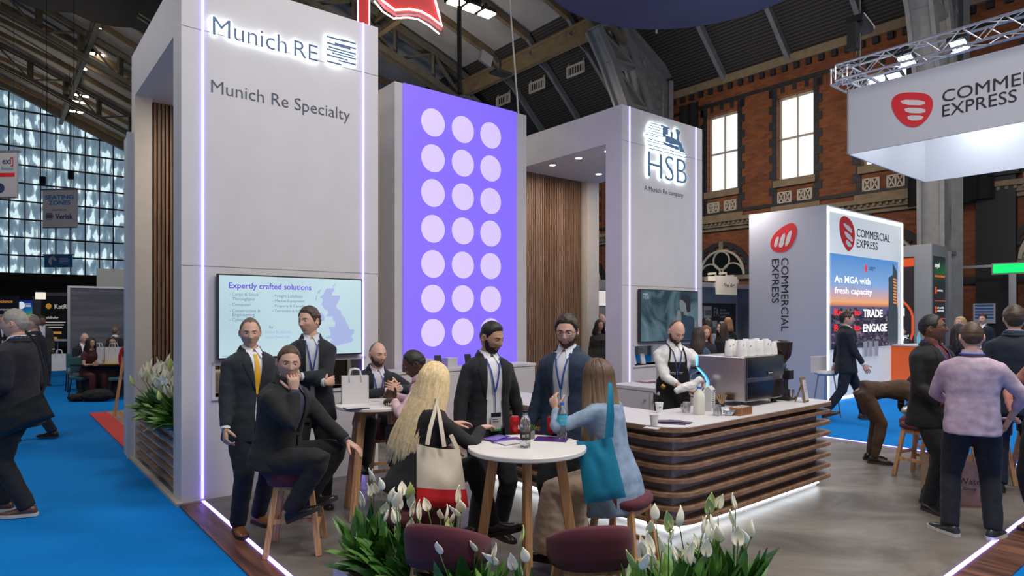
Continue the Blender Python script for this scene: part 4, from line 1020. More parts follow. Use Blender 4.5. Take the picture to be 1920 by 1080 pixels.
def person(label,X,Y,yaw,H=1.75,sit=None,lean=0,side=0,twist=0,head=(0,0,0),wr={},el={},ft={},fy={},kn={},hd={},build=1.0,skin=(.55,.33,.24),
           hair='short',hc=(.035,.02,.012),beard=None,top='jacket',tc=(.02,.022,.03),sc_=(.75,.76,.8),lc=None,shc=(.012,.01,.01),tie=None,lany=None,glasses=False,
           lod=0,fem=0,opened=0,shoe='shoe',badge=None,z0=0.012,group=None,skirt=None,apron=None,hl_len=.5,hspread=.16,hback=1,pz=None,vneck=.058,name='person',aim=None,hc2=None,hvec=None,hem_=None,nohands=False,rollup=False,lx=0):
    k=H/1.75; t=thing(name,label,'person',(X,Y,z0),R(yaw),group)
    if lod==0: vox,seg,nu,nv=.0125,16,64,52
    elif lod==1: vox,seg,nu,nv=.018,12,44,34
    else: vox,seg,nu,nv=.026,10,28,22
    tc=tuple(c*(.62 if max(tc)<.12 else 1) for c in tc); lc=tuple(c*.62 for c in lc) if lc else None
    SK=mat('skin_%d_%d_%d'%tuple(int(c*100) for c in skin),skin,.5,var=.06,vs=30)
    lip=tuple(min(1,c*f) for c,f in zip(skin,(.9,.70,.66))); LIP=mat('lip_%d_%d_%d'%tuple(int(c*100) for c in lip),lip,.45)
    EYE=mat('eye_white',(.62,.60,.57),.25); IRIS=mat('eye_iris',(.03,.022,.016),.15)
    HC=mat('hair_%d_%d_%d'%tuple(int(c*1000) for c in hc),hc,.5,var=.18,vs=40,bump=.3,bs=120)
    TOP=mat('cloth_%d_%d_%d'%tuple(int(c*1000) for c in tc),tc,.85,var=.22,vs=14,bump=.25,bs=340,sheen=.04)
    lc=lc or tc; LEG=mat('cloth_%d_%d_%d'%tuple(int(c*1000) for c in lc),lc,.85,var=.22,vs=14,bump=.25,bs=340,sheen=.04)
    SH=mat('shirt_%d_%d_%d'%tuple(int(c*100) for c in sc_),sc_,.75,var=.04,vs=20,bump=.1,bs=60)
    # skeleton
    P=Vector((0,0,(.93*k if sit is None else sit+.085*k)-z0)) if pz is None else Vector(pz)
    if sit is not None and pz is None: P=Vector((0,0.03,P.z))
    la=R(lean); sa=R(side)
    Ut=Vector((math.sin(sa),-math.sin(la)*math.cos(sa),math.cos(la)*math.cos(sa))).normalized()
    TL=.565*k; N=P+Ut*TL
    Xh=Vector((1,0,0)); Xh=(Xh-Ut*Xh.dot(Ut)).normalized(); Rt=Matrix.Rotation(R(twist),3,Ut); Xs=Rt@Xh
    def axes(u): 
        x=(Matrix.Rotation(R(twist)*max(0,min(1,u)),3,Ut)@Xh); return x,x.cross(Ut)
    if fem: TAB=[(-.5,.178,.14,0),(-.22,.178,.135,0),(0,.172,.125,0),(.2,.150,.110,0),(.42,.122,.095,0),(.65,.142,.112,.012),(.74,.150,.125,.018),(.84,.158,.105,.006),(.90,.150,.09,0),(.96,.10,.075,0),(1.0,.06,.058,0)]
    else: TAB=[(-.5,.178,.14,0),(-.22,.176,.128,0),(0,.172,.122,0),(.2,.162,.115,.0),(.42,.156,.110,.0),(.65,.172,.122,.004),(.80,.186,.118,.003),(.875,.180,.106,0),(.925,.150,.094,0),(.965,.108,.082,0),(1.0,.074,.068,0)]
    SP=.86
    def wd(u,grow):
        w,d,f=interp(TAB,u); fat=build-1; m=1 if u<.85 else max(0,1-(u-.85)/.12)
        return (w*(1+fat*.45*m)*k+grow,d*(1+fat*m)*k+grow,(f+fat*.05*m*(1-abs(u-.35)))*k)
    def tc_(u): return P+Ut*TL*u if u>0 else P+Z*TL*u
    def surf(x,u,grow,off=0):
        w,d,f=wd(u,grow); ax,af=axes(u); r=min(.995,abs(x)/w); y=d*(1-r**(2/SP))**(SP/2)
        return tc_(u)+ax*x+af*(y+f+off)
    def torso(mb,grow,u0,u1,n=18,flare=0,seg_=28):
        rings=[]
        for i in range(n+1):
            u=lerp(u0,u1,i/n); w,d,f=wd(u,grow); fl=flare*max(0,(.25-u))
            ax,af=axes(u); c=tc_(u)+af*f
            rings.append([c+ax*(w+fl)*sgnp(math.cos(a),SP)+af*(d+fl)*sgnp(math.sin(a),SP) for a in [2*PI*j/seg_ for j in range(seg_)]])
        mb.loft(rings); return mb
    hb=Matrix.Rotation(R(twist+head[0]),3,'Z')@Matrix.Rotation(R(head[1]),3,'X')@Matrix.Rotation(R(head[2]),3,'Y')
    hc0=N+(Ut*.35+Z*.65).normalized()*.06*k+hb@Vector((0,-.018*k,.088*k))
    if aim:
        w0=ROOTM[t.name]@hc0; t.location.x+=(aim-960)/FPX*w0.y-w0.x; ROOTM[t.name]=Matrix.Translation(t.location)@Matrix.Rotation(R(yaw),4,'Z')
    if DBG: w0=ROOTM[t.name]@hc0; print('HEAD',label[:40],round(960+w0.x/w0.y*FPX),round(HY-(w0.z-CAMH)/w0.y*FPX),'X=%.2f Y=%.2f'%(t.location.x,t.location.y))
    arms={}; 
    for sd,sg in (('L',1),('R',-1)):
        S=N+Xs*sg*(.160-.022*fem)*k*(1+(build-1)*.35)-Ut*.094*k
        if sd in wr and wr[sd][0]=='head': W=hc0+hb@(Vector(wr[sd][1:])*k)
        else: W=Vector(wr[sd])*k if sd in wr else S+Xs*sg*.07*k+Vector((0,-.05*k,-.52*k))
        po=Vector(el.get(sd,(sg*.25,1,-.2)))
        E,W=ik(S,W,.285*k,.262*k,po); arms[sd]=(S,E,W)
    legs={}
    for sd,sg in (('L',1),('R',-1)):
        Hp=P+Xh*sg*.092*k-Ut*.02*k
        A=Vector(ft[sd])*1.0 if sd in ft else Vector((sg*.11*k,.0,.09*k))
        po=Vector(kn.get(sd,(sg*.1,-1,.05 if sit is None else .5)))
        K,A=ik(Hp,A,.435*k,.425*k,po); legs[sd]=(Hp,K,A)
    # body, one skin surface
    b=MB(); torso(b,-.012,-.05,.93,12)
    Uh=hb@Z
    nk=hc0+hb@Vector((0,.018*k,-.05*k))
    b.tube([N-Ut*.06*k,N+Ut*.0,lerp(N,nk,.5),nk],[.075*k,.060*k*(1-.12*fem),.055*k*(1-.15*fem),.05*k],16)
    for sd in 'LR':
        S,E,W=arms[sd]; limb(b,S,E,W,[.046*k,.042*k,.038*k,.036*k,.038*k,.033*k,.026*k],12)
        Hp,K,A=legs[sd]; limb(b,Hp,K,A,[.08*k,.07*k,.052*k,.05*k,.05*k,.046*k,.034*k],12)
    body=remesh(b,vox*1.15,5)
    # head grid
    az,els=hgrid(nu,nv,fem); HK=k*(1.06-.03*fem)
    hm=MB(); 
    def HP(v,s=1): return hc0+hb@(v*HK*s)
    rings=[[hsurf(a,e,fem) for a in az] for e in els]
    n0=len(body.v)
    body.v+= [HP(p) for r_ in rings for p in r_]; nR=len(rings)
    for i in range(nR-1):
        for j in range(nu):
            j2=(j+1)%nu; body.f.append([n0+i*nu+j,n0+i*nu+j2,n0+(i+1)*nu+j2,n0+(i+1)*nu+j])
            c=(rings[i][j]+rings[i+1][j2])/2
            isl=c.y<-.05 and abs(c.x)<.024 and -.0735<c.z<-.0515 and (abs(c.x)/.025)**2+((c.z+.062)/.0115)**2<1
            body.m.append(1 if isl else 0)
    body.f.append([n0+j for j in range(nu-1,-1,-1)]); body.m.append(0); body.f.append([n0+(nR-1)*nu+j for j in range(nu)]); body.m.append(0)
    for sg in (1,-1):  # ears
        rr=[]; 
        M3=Matrix.Rotation(sg*R(-22),3,'Z')
        for (dx,sc2) in ((-.008,.8),(.0,1.0),(.006,1.0),(.008,.82),(.003,.55)):
            rr.append([HP(Vector((sg*.073,.012,-.004))+M3@Vector((sg*dx,.015*sc2*math.cos(a),.027*sc2*math.sin(a)*(1.08 if math.sin(a)>0 else .9)))) for a in ([2*PI*j/12 for j in range(12)] if sg>0 else [-2*PI*j/12 for j in range(12)])])
        body.mi=0; body.loft(rr)
        if lod<2:
            yb=-.0745
            body.mi=2; body.ell(HP(Vector((sg*.031,yb,.005))),(.0125*HK,)*3,10,8)
            Mi=hb; c=Vector((sg*.031,yb-.0120,.005)); body.mi=3
            body.prism([HP(c+Vector((.0052*math.cos(a),0,.0052*math.sin(a)))) for a in [2*PI*j/10 for j in range(10)]],hb@Vector((0,-.0012,0)),hb@Vector((0,.003,0)))
            body.mi=0; lid=[]
            for e in range(5):
                ee=R(3+e*21); lid.append([HP(Vector((sg*.031,yb,.005))+Vector((.0136*math.sin(a)*math.cos(ee),-.0136*math.cos(a)*math.cos(ee),.0136*math.sin(ee)))) for a in [R(-80+20*j) for j in range(9)]])
            body.loft(lid,cap=False,close=False)
            lid=[]
            for e in range(4):
                ee=R(-78+e*19.5); lid.append([HP(Vector((sg*.031,yb,.005))+Vector((.0132*math.sin(a)*math.cos(ee),-.0132*math.cos(a)*math.cos(ee),.0132*math.sin(ee)))) for a in [R(-80+20*j) for j in range(9)]])
            body.loft(lid,cap=False,close=False)
    # hands
    if not nohands:
        for sd,sg in (('L',1),('R',-1)):
            S,E,W=arms[sd]; fd=(W-E).normalized(); spec=hd.get(sd,{})
            d=Vector(spec['d']).normalized() if 'd' in spec else fd
            n=Vector(spec.get('n',(-sg,0,0)))
            if spec.get('hf'): d=hb@d; n=hb@n
            n=(n-d*n.dot(d)); n=n.normalized() if n.length>.01 else d.orthogonal()
            th=(d.cross(n) if sd=='R' else -(d.cross(n))); cu=spec.get('c',.35); hk=k*(1-.08*fem); body.mi=0
            O=W; q=lambda a,b_,c_:O+(d*a+th*b_+n*c_)*hk
            sn=12 if lod<2 else 8
            pr=[(-.02,.022,.020),(0,.026,.019),(.03,.036,.016),(.065,.042,.014),(.092,.040,.011)]
            body.loft([[q(a,w_*sgnp(math.cos(x),.8),h_*sgnp(math.sin(x),.8)) for x in ([2*PI*j/sn for j in range(sn)] if sd=='L' else [-2*PI*j/sn for j in range(sn)])] for a,w_,h_ in pr])
            for i,(o_,L_) in enumerate(((.031,.95),(.0105,1.06),(-.0105,1.0),(-.030,.8))):
                p=q(.086,o_,0); pts=[p-d*.012*hk,p]; dr=(d+th*(.10*(1.5-i)/1.5)).normalized(); c_=cu*(1+.12*i)
                for s_ in (.036,.024,.019):
                    ax=dr.cross(n); ax=ax.normalized(); dr=Matrix.Rotation(c_,3,ax)@dr; p=p+dr*s_*L_*hk; pts.append(p); c_*=1.05
                body.tube(pts,[.0098*hk,.0098*hk,.0090*hk,.0082*hk,.006*hk],8 if lod<2 else 6)
            p=q(.012,.026,.004); dr=(d*.62+th*.70+n*.25*(1+cu)).normalized(); pts=[p]
            for s_ in (.042,.032,.024):
                p=p+dr*s_*hk; pts.append(p); dr=(dr+d*.22+n*.18*cu).normalized()
            body.tube(pts,[.015*hk,.012*hk,.0105*hk,.007*hk],8 if lod<2 else 6)
    bo=body.build('body',[SK,LIP,EYE,IRIS],root=t,world=False,smooth='all')
    # hair
    rnd=random.Random(hash(label)%1000 if False else len(label)*7+int(X*100))
    def capmesh(style,th,nz=.003,name_='hair',mt=None):
        q=MB(); keep={}; vs=[]; idx={}
        for i in range(nR):
            for j in range(nu):
                p=rings[i][j]; ln=hl(style,az[j]); m_=(p.z-ln)/.02
                if m_>-.35:
                    mm=max(0,min(1,m_+.15)); n_=p.normalized()
                    nn=noise.noise(Vector((p.x*55,p.y*55,p.z*55+len(label))))*nz+noise.noise(p*140)*nz*.5
                    thk=th*(1.0 if p.z>.03 else .55) if style not in('long',) else th
                    if style in('fade',) : thk=th*max(.15,min(1,(p.z-.02)/.05))
                    off=-.003 if mm<=0 else thk*mm+nn*mm
                    idx[(i,j)]=len(vs); vs.append(HP(p+n_*off))
        fs=[]
        for i in range(nR-1):
            for j in range(nu):
                j2=(j+1)%nu; c=[(i,j),(i,j2),(i+1,j2),(i+1,j)]
                if all(x in idx for x in c): fs.append([idx[x] for x in c])
        top_=[idx[(nR-1,j)] for j in range(nu) if (nR-1,j) in idx]
        if len(top_)==nu: fs.append(top_)
        q.add(vs,fs); return q.build(name_,mt or HC,root=t,world=False,smooth='all')
    def strands(n,length,spread,back=1):
        q=MB(); hv=Matrix.Rotation(-R(yaw),3,'Z')@Vector(hvec) if hvec else None; sd_=random.Random(11+len(label)); hbz=Matrix.Rotation(R(twist+head[0]),3,'Z')
        lenz=length
        for i in range(n):
            a=(sd_.random()*2-1)*R(128)+PI if back else sd_.random()*2*PI
            e=R(88-70*sd_.random()**.7)
            p0=hsurf(a,e,fem); pts=[]; r0=1.06+.05*sd_.random()
            for ee in (1,.66,.33):
                pts.append(HP(hsurf(a,lerp(R(-12),e,ee),fem),r0))
            base=hsurf(a,R(-12),fem); dirx=Vector((base.x,base.y,0)).normalized()
            w0=HP(base,r0*1.03); drop=lenz*(.86+.16*sd_.random()); wob=sd_.random()*6
            dw=hbz@dirx; lx_=hbz@Vector((1,0,0)); 
            for s_ in range(1,9):
                f=s_/8; sp=spread*(f**.8)*.55
                sidec=base.x/.08
                p=w0+lx_*(sidec*sp)*k+(hbz@Vector((0,1,0)))*(.045*k*math.sin(min(1,f*1.6)*PI/2))*(1 if base.y>0 else .3)-Z*drop*f*k+Vector((.006*math.sin(wob+f*7),.006*math.cos(wob+f*6),0))+(hv*f if hv else Vector((0,0,0)))
                pts.append(p)
            m_=len(pts); w_=.011+.006*sd_.random()
            q.tube(pts,[w_*.55*k]+[w_*k]*(m_-3)+[w_*.8*k,w_*.25*k],5)
        return q
    if hair in('short','buzz','receding','bald','fade'):
        capmesh(hair,{'short':.016,'buzz':.007,'receding':.005,'bald':.0025,'fade':.015}[hair],{'short':.006,'buzz':.002,'receding':.0015,'bald':.0004,'fade':.002}[hair])
        if hair=='short' and lod==0 and hl_len!=.5:
            pass
    elif hair in('long','bob'):
        capmesh('long',.014,.003)
        q=strands({0:260,1:150,2:90}[lod],hl_len if hair=='long' else .16,hspread,hback)
        HM=HC
        if hc2:
            HM,nt_,b_=nodes('ombre_hair',.5); tcn=nd(nt_,'ShaderNodeTexCoord'); sx_=nd(nt_,'ShaderNodeSeparateXYZ'); nt_.links.new(tcn.outputs['Object'],sx_.inputs[0]); ml=nd(nt_,'ShaderNodeMapRange'); ml.inputs[1].default_value=N.z-.18; ml.inputs[2].default_value=N.z+.16; nt_.links.new(sx_.outputs['Z'],ml.inputs[0])
            rr_=nd(nt_,'ShaderNodeValToRGB'); rr_.color_ramp.elements[0].color=(*hc2,1); rr_.color_ramp.elements[1].color=(*hc,1); nt_.links.new(ml.outputs[0],rr_.inputs[0]); nt_.links.new(rr_.outputs[0],b_.inputs['Base Color'])
        h2=q.build('hair_length',HM,root=t,world=False,smooth='all')
    # brows
    if lod<2:
        bvh=None; q=MB(); BC=hc if not(hair=='long' and hc[0]>.3) else (.2,.13,.07)
        for sg in (1,-1):
            top_=[];rg=[]
            for i in range(6):
                x=sg*(.013+.006*i); z=.0235+.0035*math.sin(i/5*PI*.8)
                a=math.asin(max(-1,min(1,x/.0755))); 
                # march for the surface point
                e=math.asin(z/.118); p=hsurf(math.asin(max(-1,min(1,x/(.0755*math.cos(e))))),e,fem)
                h_=.0045*(1-.1*i) ; rg.append([HP(Vector((x,p.y-.0005,z-h_*.5))),HP(Vector((x,p.y-.0035,z))),HP(Vector((x,p.y-.0005,z+h_*.5))),HP(Vector((x,p.y+.003,z)))])
            q.loft(rg)
        q.build('eyebrows',mat('brow_%d'%int(BC[0]*1000),tuple(c*.8 for c in BC),.8),root=t,world=False)
    if beard:
        bc,bt=beard; q=MB(); idx={}; vs=[]
        for i in range(nR):
            for j in range(nu):
                p=rings[i][j]; a=abs(math.degrees((az[j]+PI)%(2*PI)-PI))
                up_=interp([(0,-.043),(22,-.044),(38,-.052),(55,-.048),(68,-.015),(74,.0),(82,.002),(90,-.05)],a)[0]
                ins=p.z<up_ and a<88 and p.z>-.1165
                lipz=(p.x/.027)**2+((p.z+.062)/.0105)**2<1 and p.y<0
                if ins and not lipz:
                    n_=p.normalized(); ed=max(0,min(1,(up_-p.z)/.010)); 
                    if p.y<0 and (p.x/.034)**2+((p.z+.062)/.017)**2<1: ed=min(ed,.5)
                    idx[(i,j)]=len(vs); vs.append(HP(p+n_*(bt*ed+noise.noise(p*160)*.001+.0004)))
        fs=[]
        for i in range(nR-1):
            for j in range(nu):
                j2=(j+1)%nu; c=[(i,j),(i,j2),(i+1,j2),(i+1,j)]
                if all(x in idx for x in c): fs.append([idx[x] for x in c])
        q.add(vs,fs); q.build('beard',mat('beard_%d'%int(bc[0]*1000),bc,.8,var=.4,vs=120,bump=.4,bs=200),root=t,world=False,smooth='all')
    if glasses:
        q=MB()
        for sg in (1,-1):
            pts=[HP(Vector((sg*.034+.025*sgnp(math.cos(a),.7),-.098-.004*0+abs(.025*sgnp(math.cos(a),.7)*0)+.006*(1 if sg*math.cos(a)>0 else 0),.006+.017*sgnp(math.sin(a),.7)))) for a in [2*PI*j/20 for j in range(21)]]
            q.tube(pts,.0018*k if lod==0 else .003,5); q.tube([HP(Vector((sg*.059,-.092,.010))),HP(Vector((sg*.077,-.03,.010))),HP(Vector((sg*.079,.008,.006)))],.0018*k,5)
        q.tube([HP(Vector((-.010,-.099,.010))),HP(Vector((0,-.103,.012))),HP(Vector((.010,-.099,.010)))],.0018*k,5)
        q.build('glasses',BLACK,root=t,world=False,smooth='all')
    # clothes
    fold=.0045 if lod==0 else .006
    jk=top in('jacket','coat')
    grow=.020 if jk else (.008 if hem_ is None else .018)
    hem={'jacket':-.30,'coat':-.42,'shirt':-.02,'blouse':-.10,'polo':-.08,'dress':-.3}[top]
    if sit is not None and jk: hem=-.10 if top=='jacket' else -.40
    if sit is not None and top in('dress','blouse'): hem=-.05
    if hem_ is not None: hem=hem_
    q=MB(); torso(q,grow,hem,.985 if not jk else .99,26,flare=.05 if jk else .0)
    sl=[.060,.058,.051,.049,.047,.043,.037] if not fem else [.052,.046,.042,.040,.040,.037,.032]
    ag=(.006 if jk else 0)
    for sd in 'LR':
        S,E,W=arms[sd]; fdn=(W-E).normalized(); endp=W-fdn*(.025 if jk else .008)*k
        if rollup: endp=lerp(E,W,.55)
        if top=='polo' or top=='dress': endp=None
        if endp is not None: limb(q,S,E,endp,[(r_+ag)*k*(1+(build-1)*.4) for r_ in sl],seg)
        else: q.tube([S-Ut*0,lerp(S,E,.1),lerp(S,E,.62)],[.06*k,.062*k,.052*k],seg)
    jm=remesh(q,vox,8,fold,seed=len(label))
    def xv(u):
        tb=.40; 
        if u>tb:
            f=(min(u,.98)-tb)/.58
            return .012+(vneck-.012)*f**.85 if not opened else vneck*(.85+.15*f)+.020*opened*(1-f)**.5
        return (.006+.06*(tb-u)) if not opened else .05*opened+.03*(tb-u)*opened
    if jk and vneck>0:
        keep=[]; L2=N-P
        fl=[]
        for p in jm.v:
            u=(p-P).dot(Ut)/TL; ax,af=axes(u); x=(p-P).dot(ax); f=(p-P).dot(af)
            w,d,f0=wd(u,grow); fl.append(f>.02 and abs(x)<xv(u)*k and f<d+f0+.03 and u>-.32)
        nf=[f for f in jm.f if not all(fl[i] for i in f)]
        for i in set(i for f in nf for i in f):
            if fl[i]:
                p=jm.v[i]; u=(p-P).dot(Ut)/TL; ax,af=axes(u); x=(p-P).dot(ax); e_=xv(u)*k
                jm.v[i]=p+ax*((e_ if x>=0 else -e_)-x)
        jm.f=nf; jm.m=[0]*len(nf)
    gname={'jacket':'jacket','coat':'coat','shirt':'shirt','blouse':'top','polo':'polo_shirt','dress':'dress'}[top]
    TM=TOP if top!='shirt' else TOP
    jo=jm.build(gname,TM,root=t,world=False,smooth='all')
    if jk and vneck>0:
        q=MB(); torso(q,grow-.012,-.02,.985,16); q.build('shirt',SH,root=t,world=False,smooth='all')
        if lod<2:
            for sg in (1,-1):
                rg=[]
                for i in range(13):
                    u=lerp(.42 if not opened else .42,.965,i/12); f=(u-.42)/.545
                    wl=.068*min(1,f/.75)**.8 if f<.75 else (.068 if f<.8 else .048)
                    xi=xv(u)*k; xo=xi+wl*k
                    a_=surf(sg*(xi-.004),u,grow,.003); b_=surf(sg*xo,u,grow,.004); c_=surf(sg*(xi+xo)/2,u,grow,.010)
                    a2=surf(sg*(xi-.004),u,grow,-.004); b2=surf(sg*xo,u,grow,-.002)
                    r_=[a_,c_,b_,b2,a2]; rg.append(r_ if sg>0 else r_[::-1])
                q.v=[];q.f=[];q.m=[]; q.loft(rg); q.build('lapel',TOP,root=t,world=False,smooth=True,parent=None)
                q=MB()
            # collar round the back of the neck
            rg=[]
            for i in range(17):
                a=R(-155+310*i/16)+PI/2  # opening at the front
                ca,sa=math.cos(a),math.sin(a); af=Xs.cross(Ut)
                c=N+Ut*.01*k
                drop=.05*max(0,-math.sin(a-0))*0
                fr_=max(0,-(-sa)) 
                dn=-.035*(max(0,math.cos(R(-155+310*i/16)+PI))**2)*0
                an=R(-155+310*i/16); frontness=max(0,(abs(an)-R(80))/R(75))
                r1=.078*k; r2=.094*k
                base=c-af*(math.cos(an)*1)*0
                dirv=Xs*math.sin(an)-af*math.cos(an)
                zl=-.045*frontness*k
                rg.append([c+dirv*r1*.92+Ut*(.030*k+zl),c+dirv*r1*1.02+Ut*(.034*k+zl),c+dirv*r2*1.12+Ut*(-.012*k+zl),c+dirv*r1*1.05+Ut*(-.02*k+zl)])
            q.loft(rg); q.build('collar',TOP,root=t,world=False,smooth=True)
    if (jk and vneck>0) or top in('shirt','polo'):
        CM=SH if jk else TOP
        q=MB(); rg=[]; af=Xs.cross(Ut)
        for i in range(17):
            an=R(-158+316*i/16); dirv=Xs*math.sin(an)-af*math.cos(an); fr_=max(0,(abs(an)-R(90))/R(70)); c=N+Ut*.012*k+af*.006
            zl=-.026*fr_*k
            rg.append([c+dirv*.062*k+Ut*(.036*k+zl),c+dirv*.067*k+Ut*(.038*k+zl),c+dirv*(.078+.004*fr_)*k+Ut*(-.0+zl*1.3),c+dirv*.064*k+Ut*(-.012*k+zl)])
        q.loft(rg); 
        for sg in (1,-1):
            a_=N+af*.070*k+Xs*sg*.012*k+Ut*.0; 
            gz=(grow-.012 if jk else grow)
            pa=N+af*.064*k+Xs*sg*.008*k+Ut*.016*k; pb=N+af*.030*k+Xs*sg*.062*k+Ut*.030*k; pc=surf(sg*.066*k,.955,gz,.010); pd=surf(sg*.040*k,.895,gz,.010)
            q.prism([pa,pb,pc,pd] if sg>0 else [pd,pc,pb,pa],af*.001,af*.006)
        q.build('shirt_collar',CM,root=t,world=False,smooth=True)
        if jk:
            for sd in 'LR':
                S,E,W=arms[sd]; f_=(W-E).normalized(); q=MB(); q.tube([W-f_*.045*k,W-f_*.008*k],[.034*k,.036*k],14); q.build('shirt_cuff',SH,root=t,world=False,smooth=True)
    if jk and vneck>0 and lod<2:
        q=MB()
        for u in ((.36,.2) if not opened else ()):
            c=surf(.0,u,grow,.004); q.ell(c,(.009,.009,.009),8,6)
        if q.v: q.build('button',BLACK,root=t,world=False)
    if tie:
        q=MB(); rg=[]
        for i in range(12):
            u=lerp(.955,.30,i/11); w_=(.017 if i==0 else .012 if i==1 else .014+.022*i/11)*k
            rg.append([surf(-w_,u,grow-.012,.004),surf(0,u,grow-.012,.010),surf(w_,u,grow-.012,.004),surf(0,u,grow-.012,-.002)])
        q.loft(rg); q.build('tie',mat('tie_%d_%d'%(int(tie[0]*100),int(tie[1]*100)),tie,.6,bump=.2,bs=400),root=t,world=False,smooth=True)
    if lany:
        q=MB(); gz=grow if (not jk or vneck<=0) else grow-.006
        ue=.50
        for sg in (1,-1):
            pts=[]
            for i in range(9):
                u=lerp(.975,ue,i/8); x=lerp(.058,.004,(i/8)**.9)*k; pts.append(surf(sg*x,u,gz,.006))
            rg=[]
            for i,p in enumerate(pts):
                tg=(pts[min(i+1,8)]-pts[max(i-1,0)]).normalized(); ax,af=axes(.7); s_=tg.cross(af).normalized()*.0065*k
                rg.append([p-s_,p-s_+af*.002,p+s_+af*.002,p+s_])
            q.loft(rg)
        # part round the back of the neck
        pts=[]; af=Xs.cross(Ut)
        for i in range(9):
            an=R(-100+200*i/8); pts.append(N+Ut*(.012 if not jk else .03)*k+(Xs*math.sin(an)-af*math.cos(an))*(.083 if not jk else .08)*k)
        q.tube(pts,.008*k,6); 
        a_=surf(0,ue,gz,.008); b_=surf(0,badge[0] if badge else .36,gz,.014); q.tube([a_,b_],.004,6)
        q.build('lanyard',mat('lanyard_%d'%int(lany[2]*100),lany,.6,var=.3,vs=60),root=t,world=False)
    if badge:
        u=badge[0]; c=surf(0,u,grow,.016); ax,af=axes(.3); dn=-(Z*.9+Ut*.1).normalized()
        w_,h_=.085*k,.145*k; q=MB()
        def cardp(x,y,d=0): return c+ax*x+dn*y+af*d
        def crect(q,x0,x1,y0,y1,d0,d1): q.hexa([cardp(x0,y1,d0),cardp(x1,y1,d0),cardp(x1,y0,d0),cardp(x0,y0,d0),cardp(x0,y1,d1),cardp(x1,y1,d1),cardp(x1,y0,d1),cardp(x0,y0,d1)])
        crect(q,-w_/2,w_/2,0,h_,0,.003); B=q.build('badge',WHITE,root=t,world=False)
        q=MB(); crect(q,-w_/2,w_/2,0,h_*.24,.003,.0036); q.build('badge_header',BLACK,root=t,world=False,parent=B)
        q=MB(); crect(q,-w_/2,w_/2,h_*.89,h_,.003,.0036); q.build('badge_band',mat('badge_%d'%int(badge[1][1]*100),badge[1],.5),root=t,world=False,parent=B)
        q=MB(); crect(q,-w_*.35,w_*.2,h_*.34,h_*.38,.003,.0036); crect(q,-w_*.35,w_*.3,h_*.46,h_*.50,.003,.0036); crect(q,-w_*.35,w_*.25,h_*.54,h_*.56,.003,.0036); q.build('badge_text',GREYTXT,root=t,world=False,parent=B)
    # trousers
    if skirt is None:
        q=MB(); torso(q,(.016 if hem_ is None else .004) if not jk else .004,-.12,.05 if top=='shirt' else .16,8)
        for sd in 'LR':
            Hp,K,A=legs[sd]; u2=(A-K).normalized(); limb(q,Hp,K,A+u2*.02*k,[x*k*(1+(build-1)*.3)*(1-.06*fem) for x in (.104,.096,.080,.078,.074,.070,.064 if not fem else .048)],seg)
        tm=remesh(q,vox,4,fold*1.1,seed=3+len(label)); tm.build('trousers',LEG,root=t,world=False,smooth='all')
    else:
        SKM=mat('skirt_%d'%int(skirt[0]*100),skirt,.8,var=.12,vs=10); q=MB(); torso(q,.008,-.12,.16,8)
        for sd in 'LR':
            Hp,K,A=legs[sd]; limb(q,Hp,K,A,[x*k for x in (.10,.10,.10,.10,.11,.13,.15)],seg)
        tm=remesh(q,vox,4,.008,seed=5,fs=14); tm.build('wide_trousers',SKM,root=t,world=False,smooth='all')
    if top=='shirt' and not apron and hem_ is None:
        q=MB(); 
        rg=[]
        for u in (.02,.07):
            w,d,f=wd(u,.019); ax,af=axes(u); rg.append([tc_(u)+af*f+ax*w*sgnp(math.cos(a),SP)+af*d*sgnp(math.sin(a),SP) for a in [2*PI*j/28 for j in range(28)]])
        q.loft(rg,cap=False); q.build('belt',BLACK,root=t,world=False,smooth=True)
    SHM=mat('shoe_%d_%d'%(int(shc[0]*1000),int(shc[1]*1000)),shc,.32); SOLE=mat('sole_white',(.6,.58,.55),.6) if shoe=='sneaker' else mat('sole_dark',(.02,.014,.01),.7)
    for sd,sg in (('L',1),('R',-1)):
        Hp,K,A=legs[sd]; ay,ap=fy.get(sd,(sg*10,0)) if not isinstance(fy.get(sd),(int,float)) else (fy[sd],0)
        f=Vector((math.sin(R(ay)),-math.cos(R(ay)),0)); Rp=Matrix.Rotation(R(-ap),3,f.cross(Z)); 
        fdv=Rp@f; up=Rp@Z; sdv=fdv.cross(up)
        base=A-up*.082*k
        prof=[(-.078,.012,.035),(-.068,.032,.072),(-.03,.038,.095),(.02,.040,.092),(.06,.044,.066),(.11,.047,.050),(.155,.043,.042),(.185,.030,.034),(.202,.012,.02)]
        def ringp(a,hw,h,g=0):
            n_=14; o=[]
            for j in range(n_):
                x=2*PI*j/n_; s_=math.sin(x); o.append(base+fdv*a*k*(1-.05*fem)+sdv*(hw+g)*k*(1-.1*fem)*sgnp(math.cos(x),.8)+up*((h*s_**.75) if s_>0 else 0.004)*k)
            return o
        q=MB(); q.loft([ringp(*p) for p in prof]); so=q.build('shoe',SHM,root=t,world=False,smooth='all')
        q=MB(); q.loft([[base+fdv*a*k+sdv*(hw+.004)*k*sgnp(math.cos(x),.8)+up*((.020 if math.sin(x)>0 else -.008)*k) for x in [2*PI*j/14 for j in range(14)]] for a,hw,h in [(-.082,.014,0)]+prof[1:-1]+[(.206,.014,0)]]); q.build('sole',SOLE,root=t,world=False,parent=so,smooth=True)
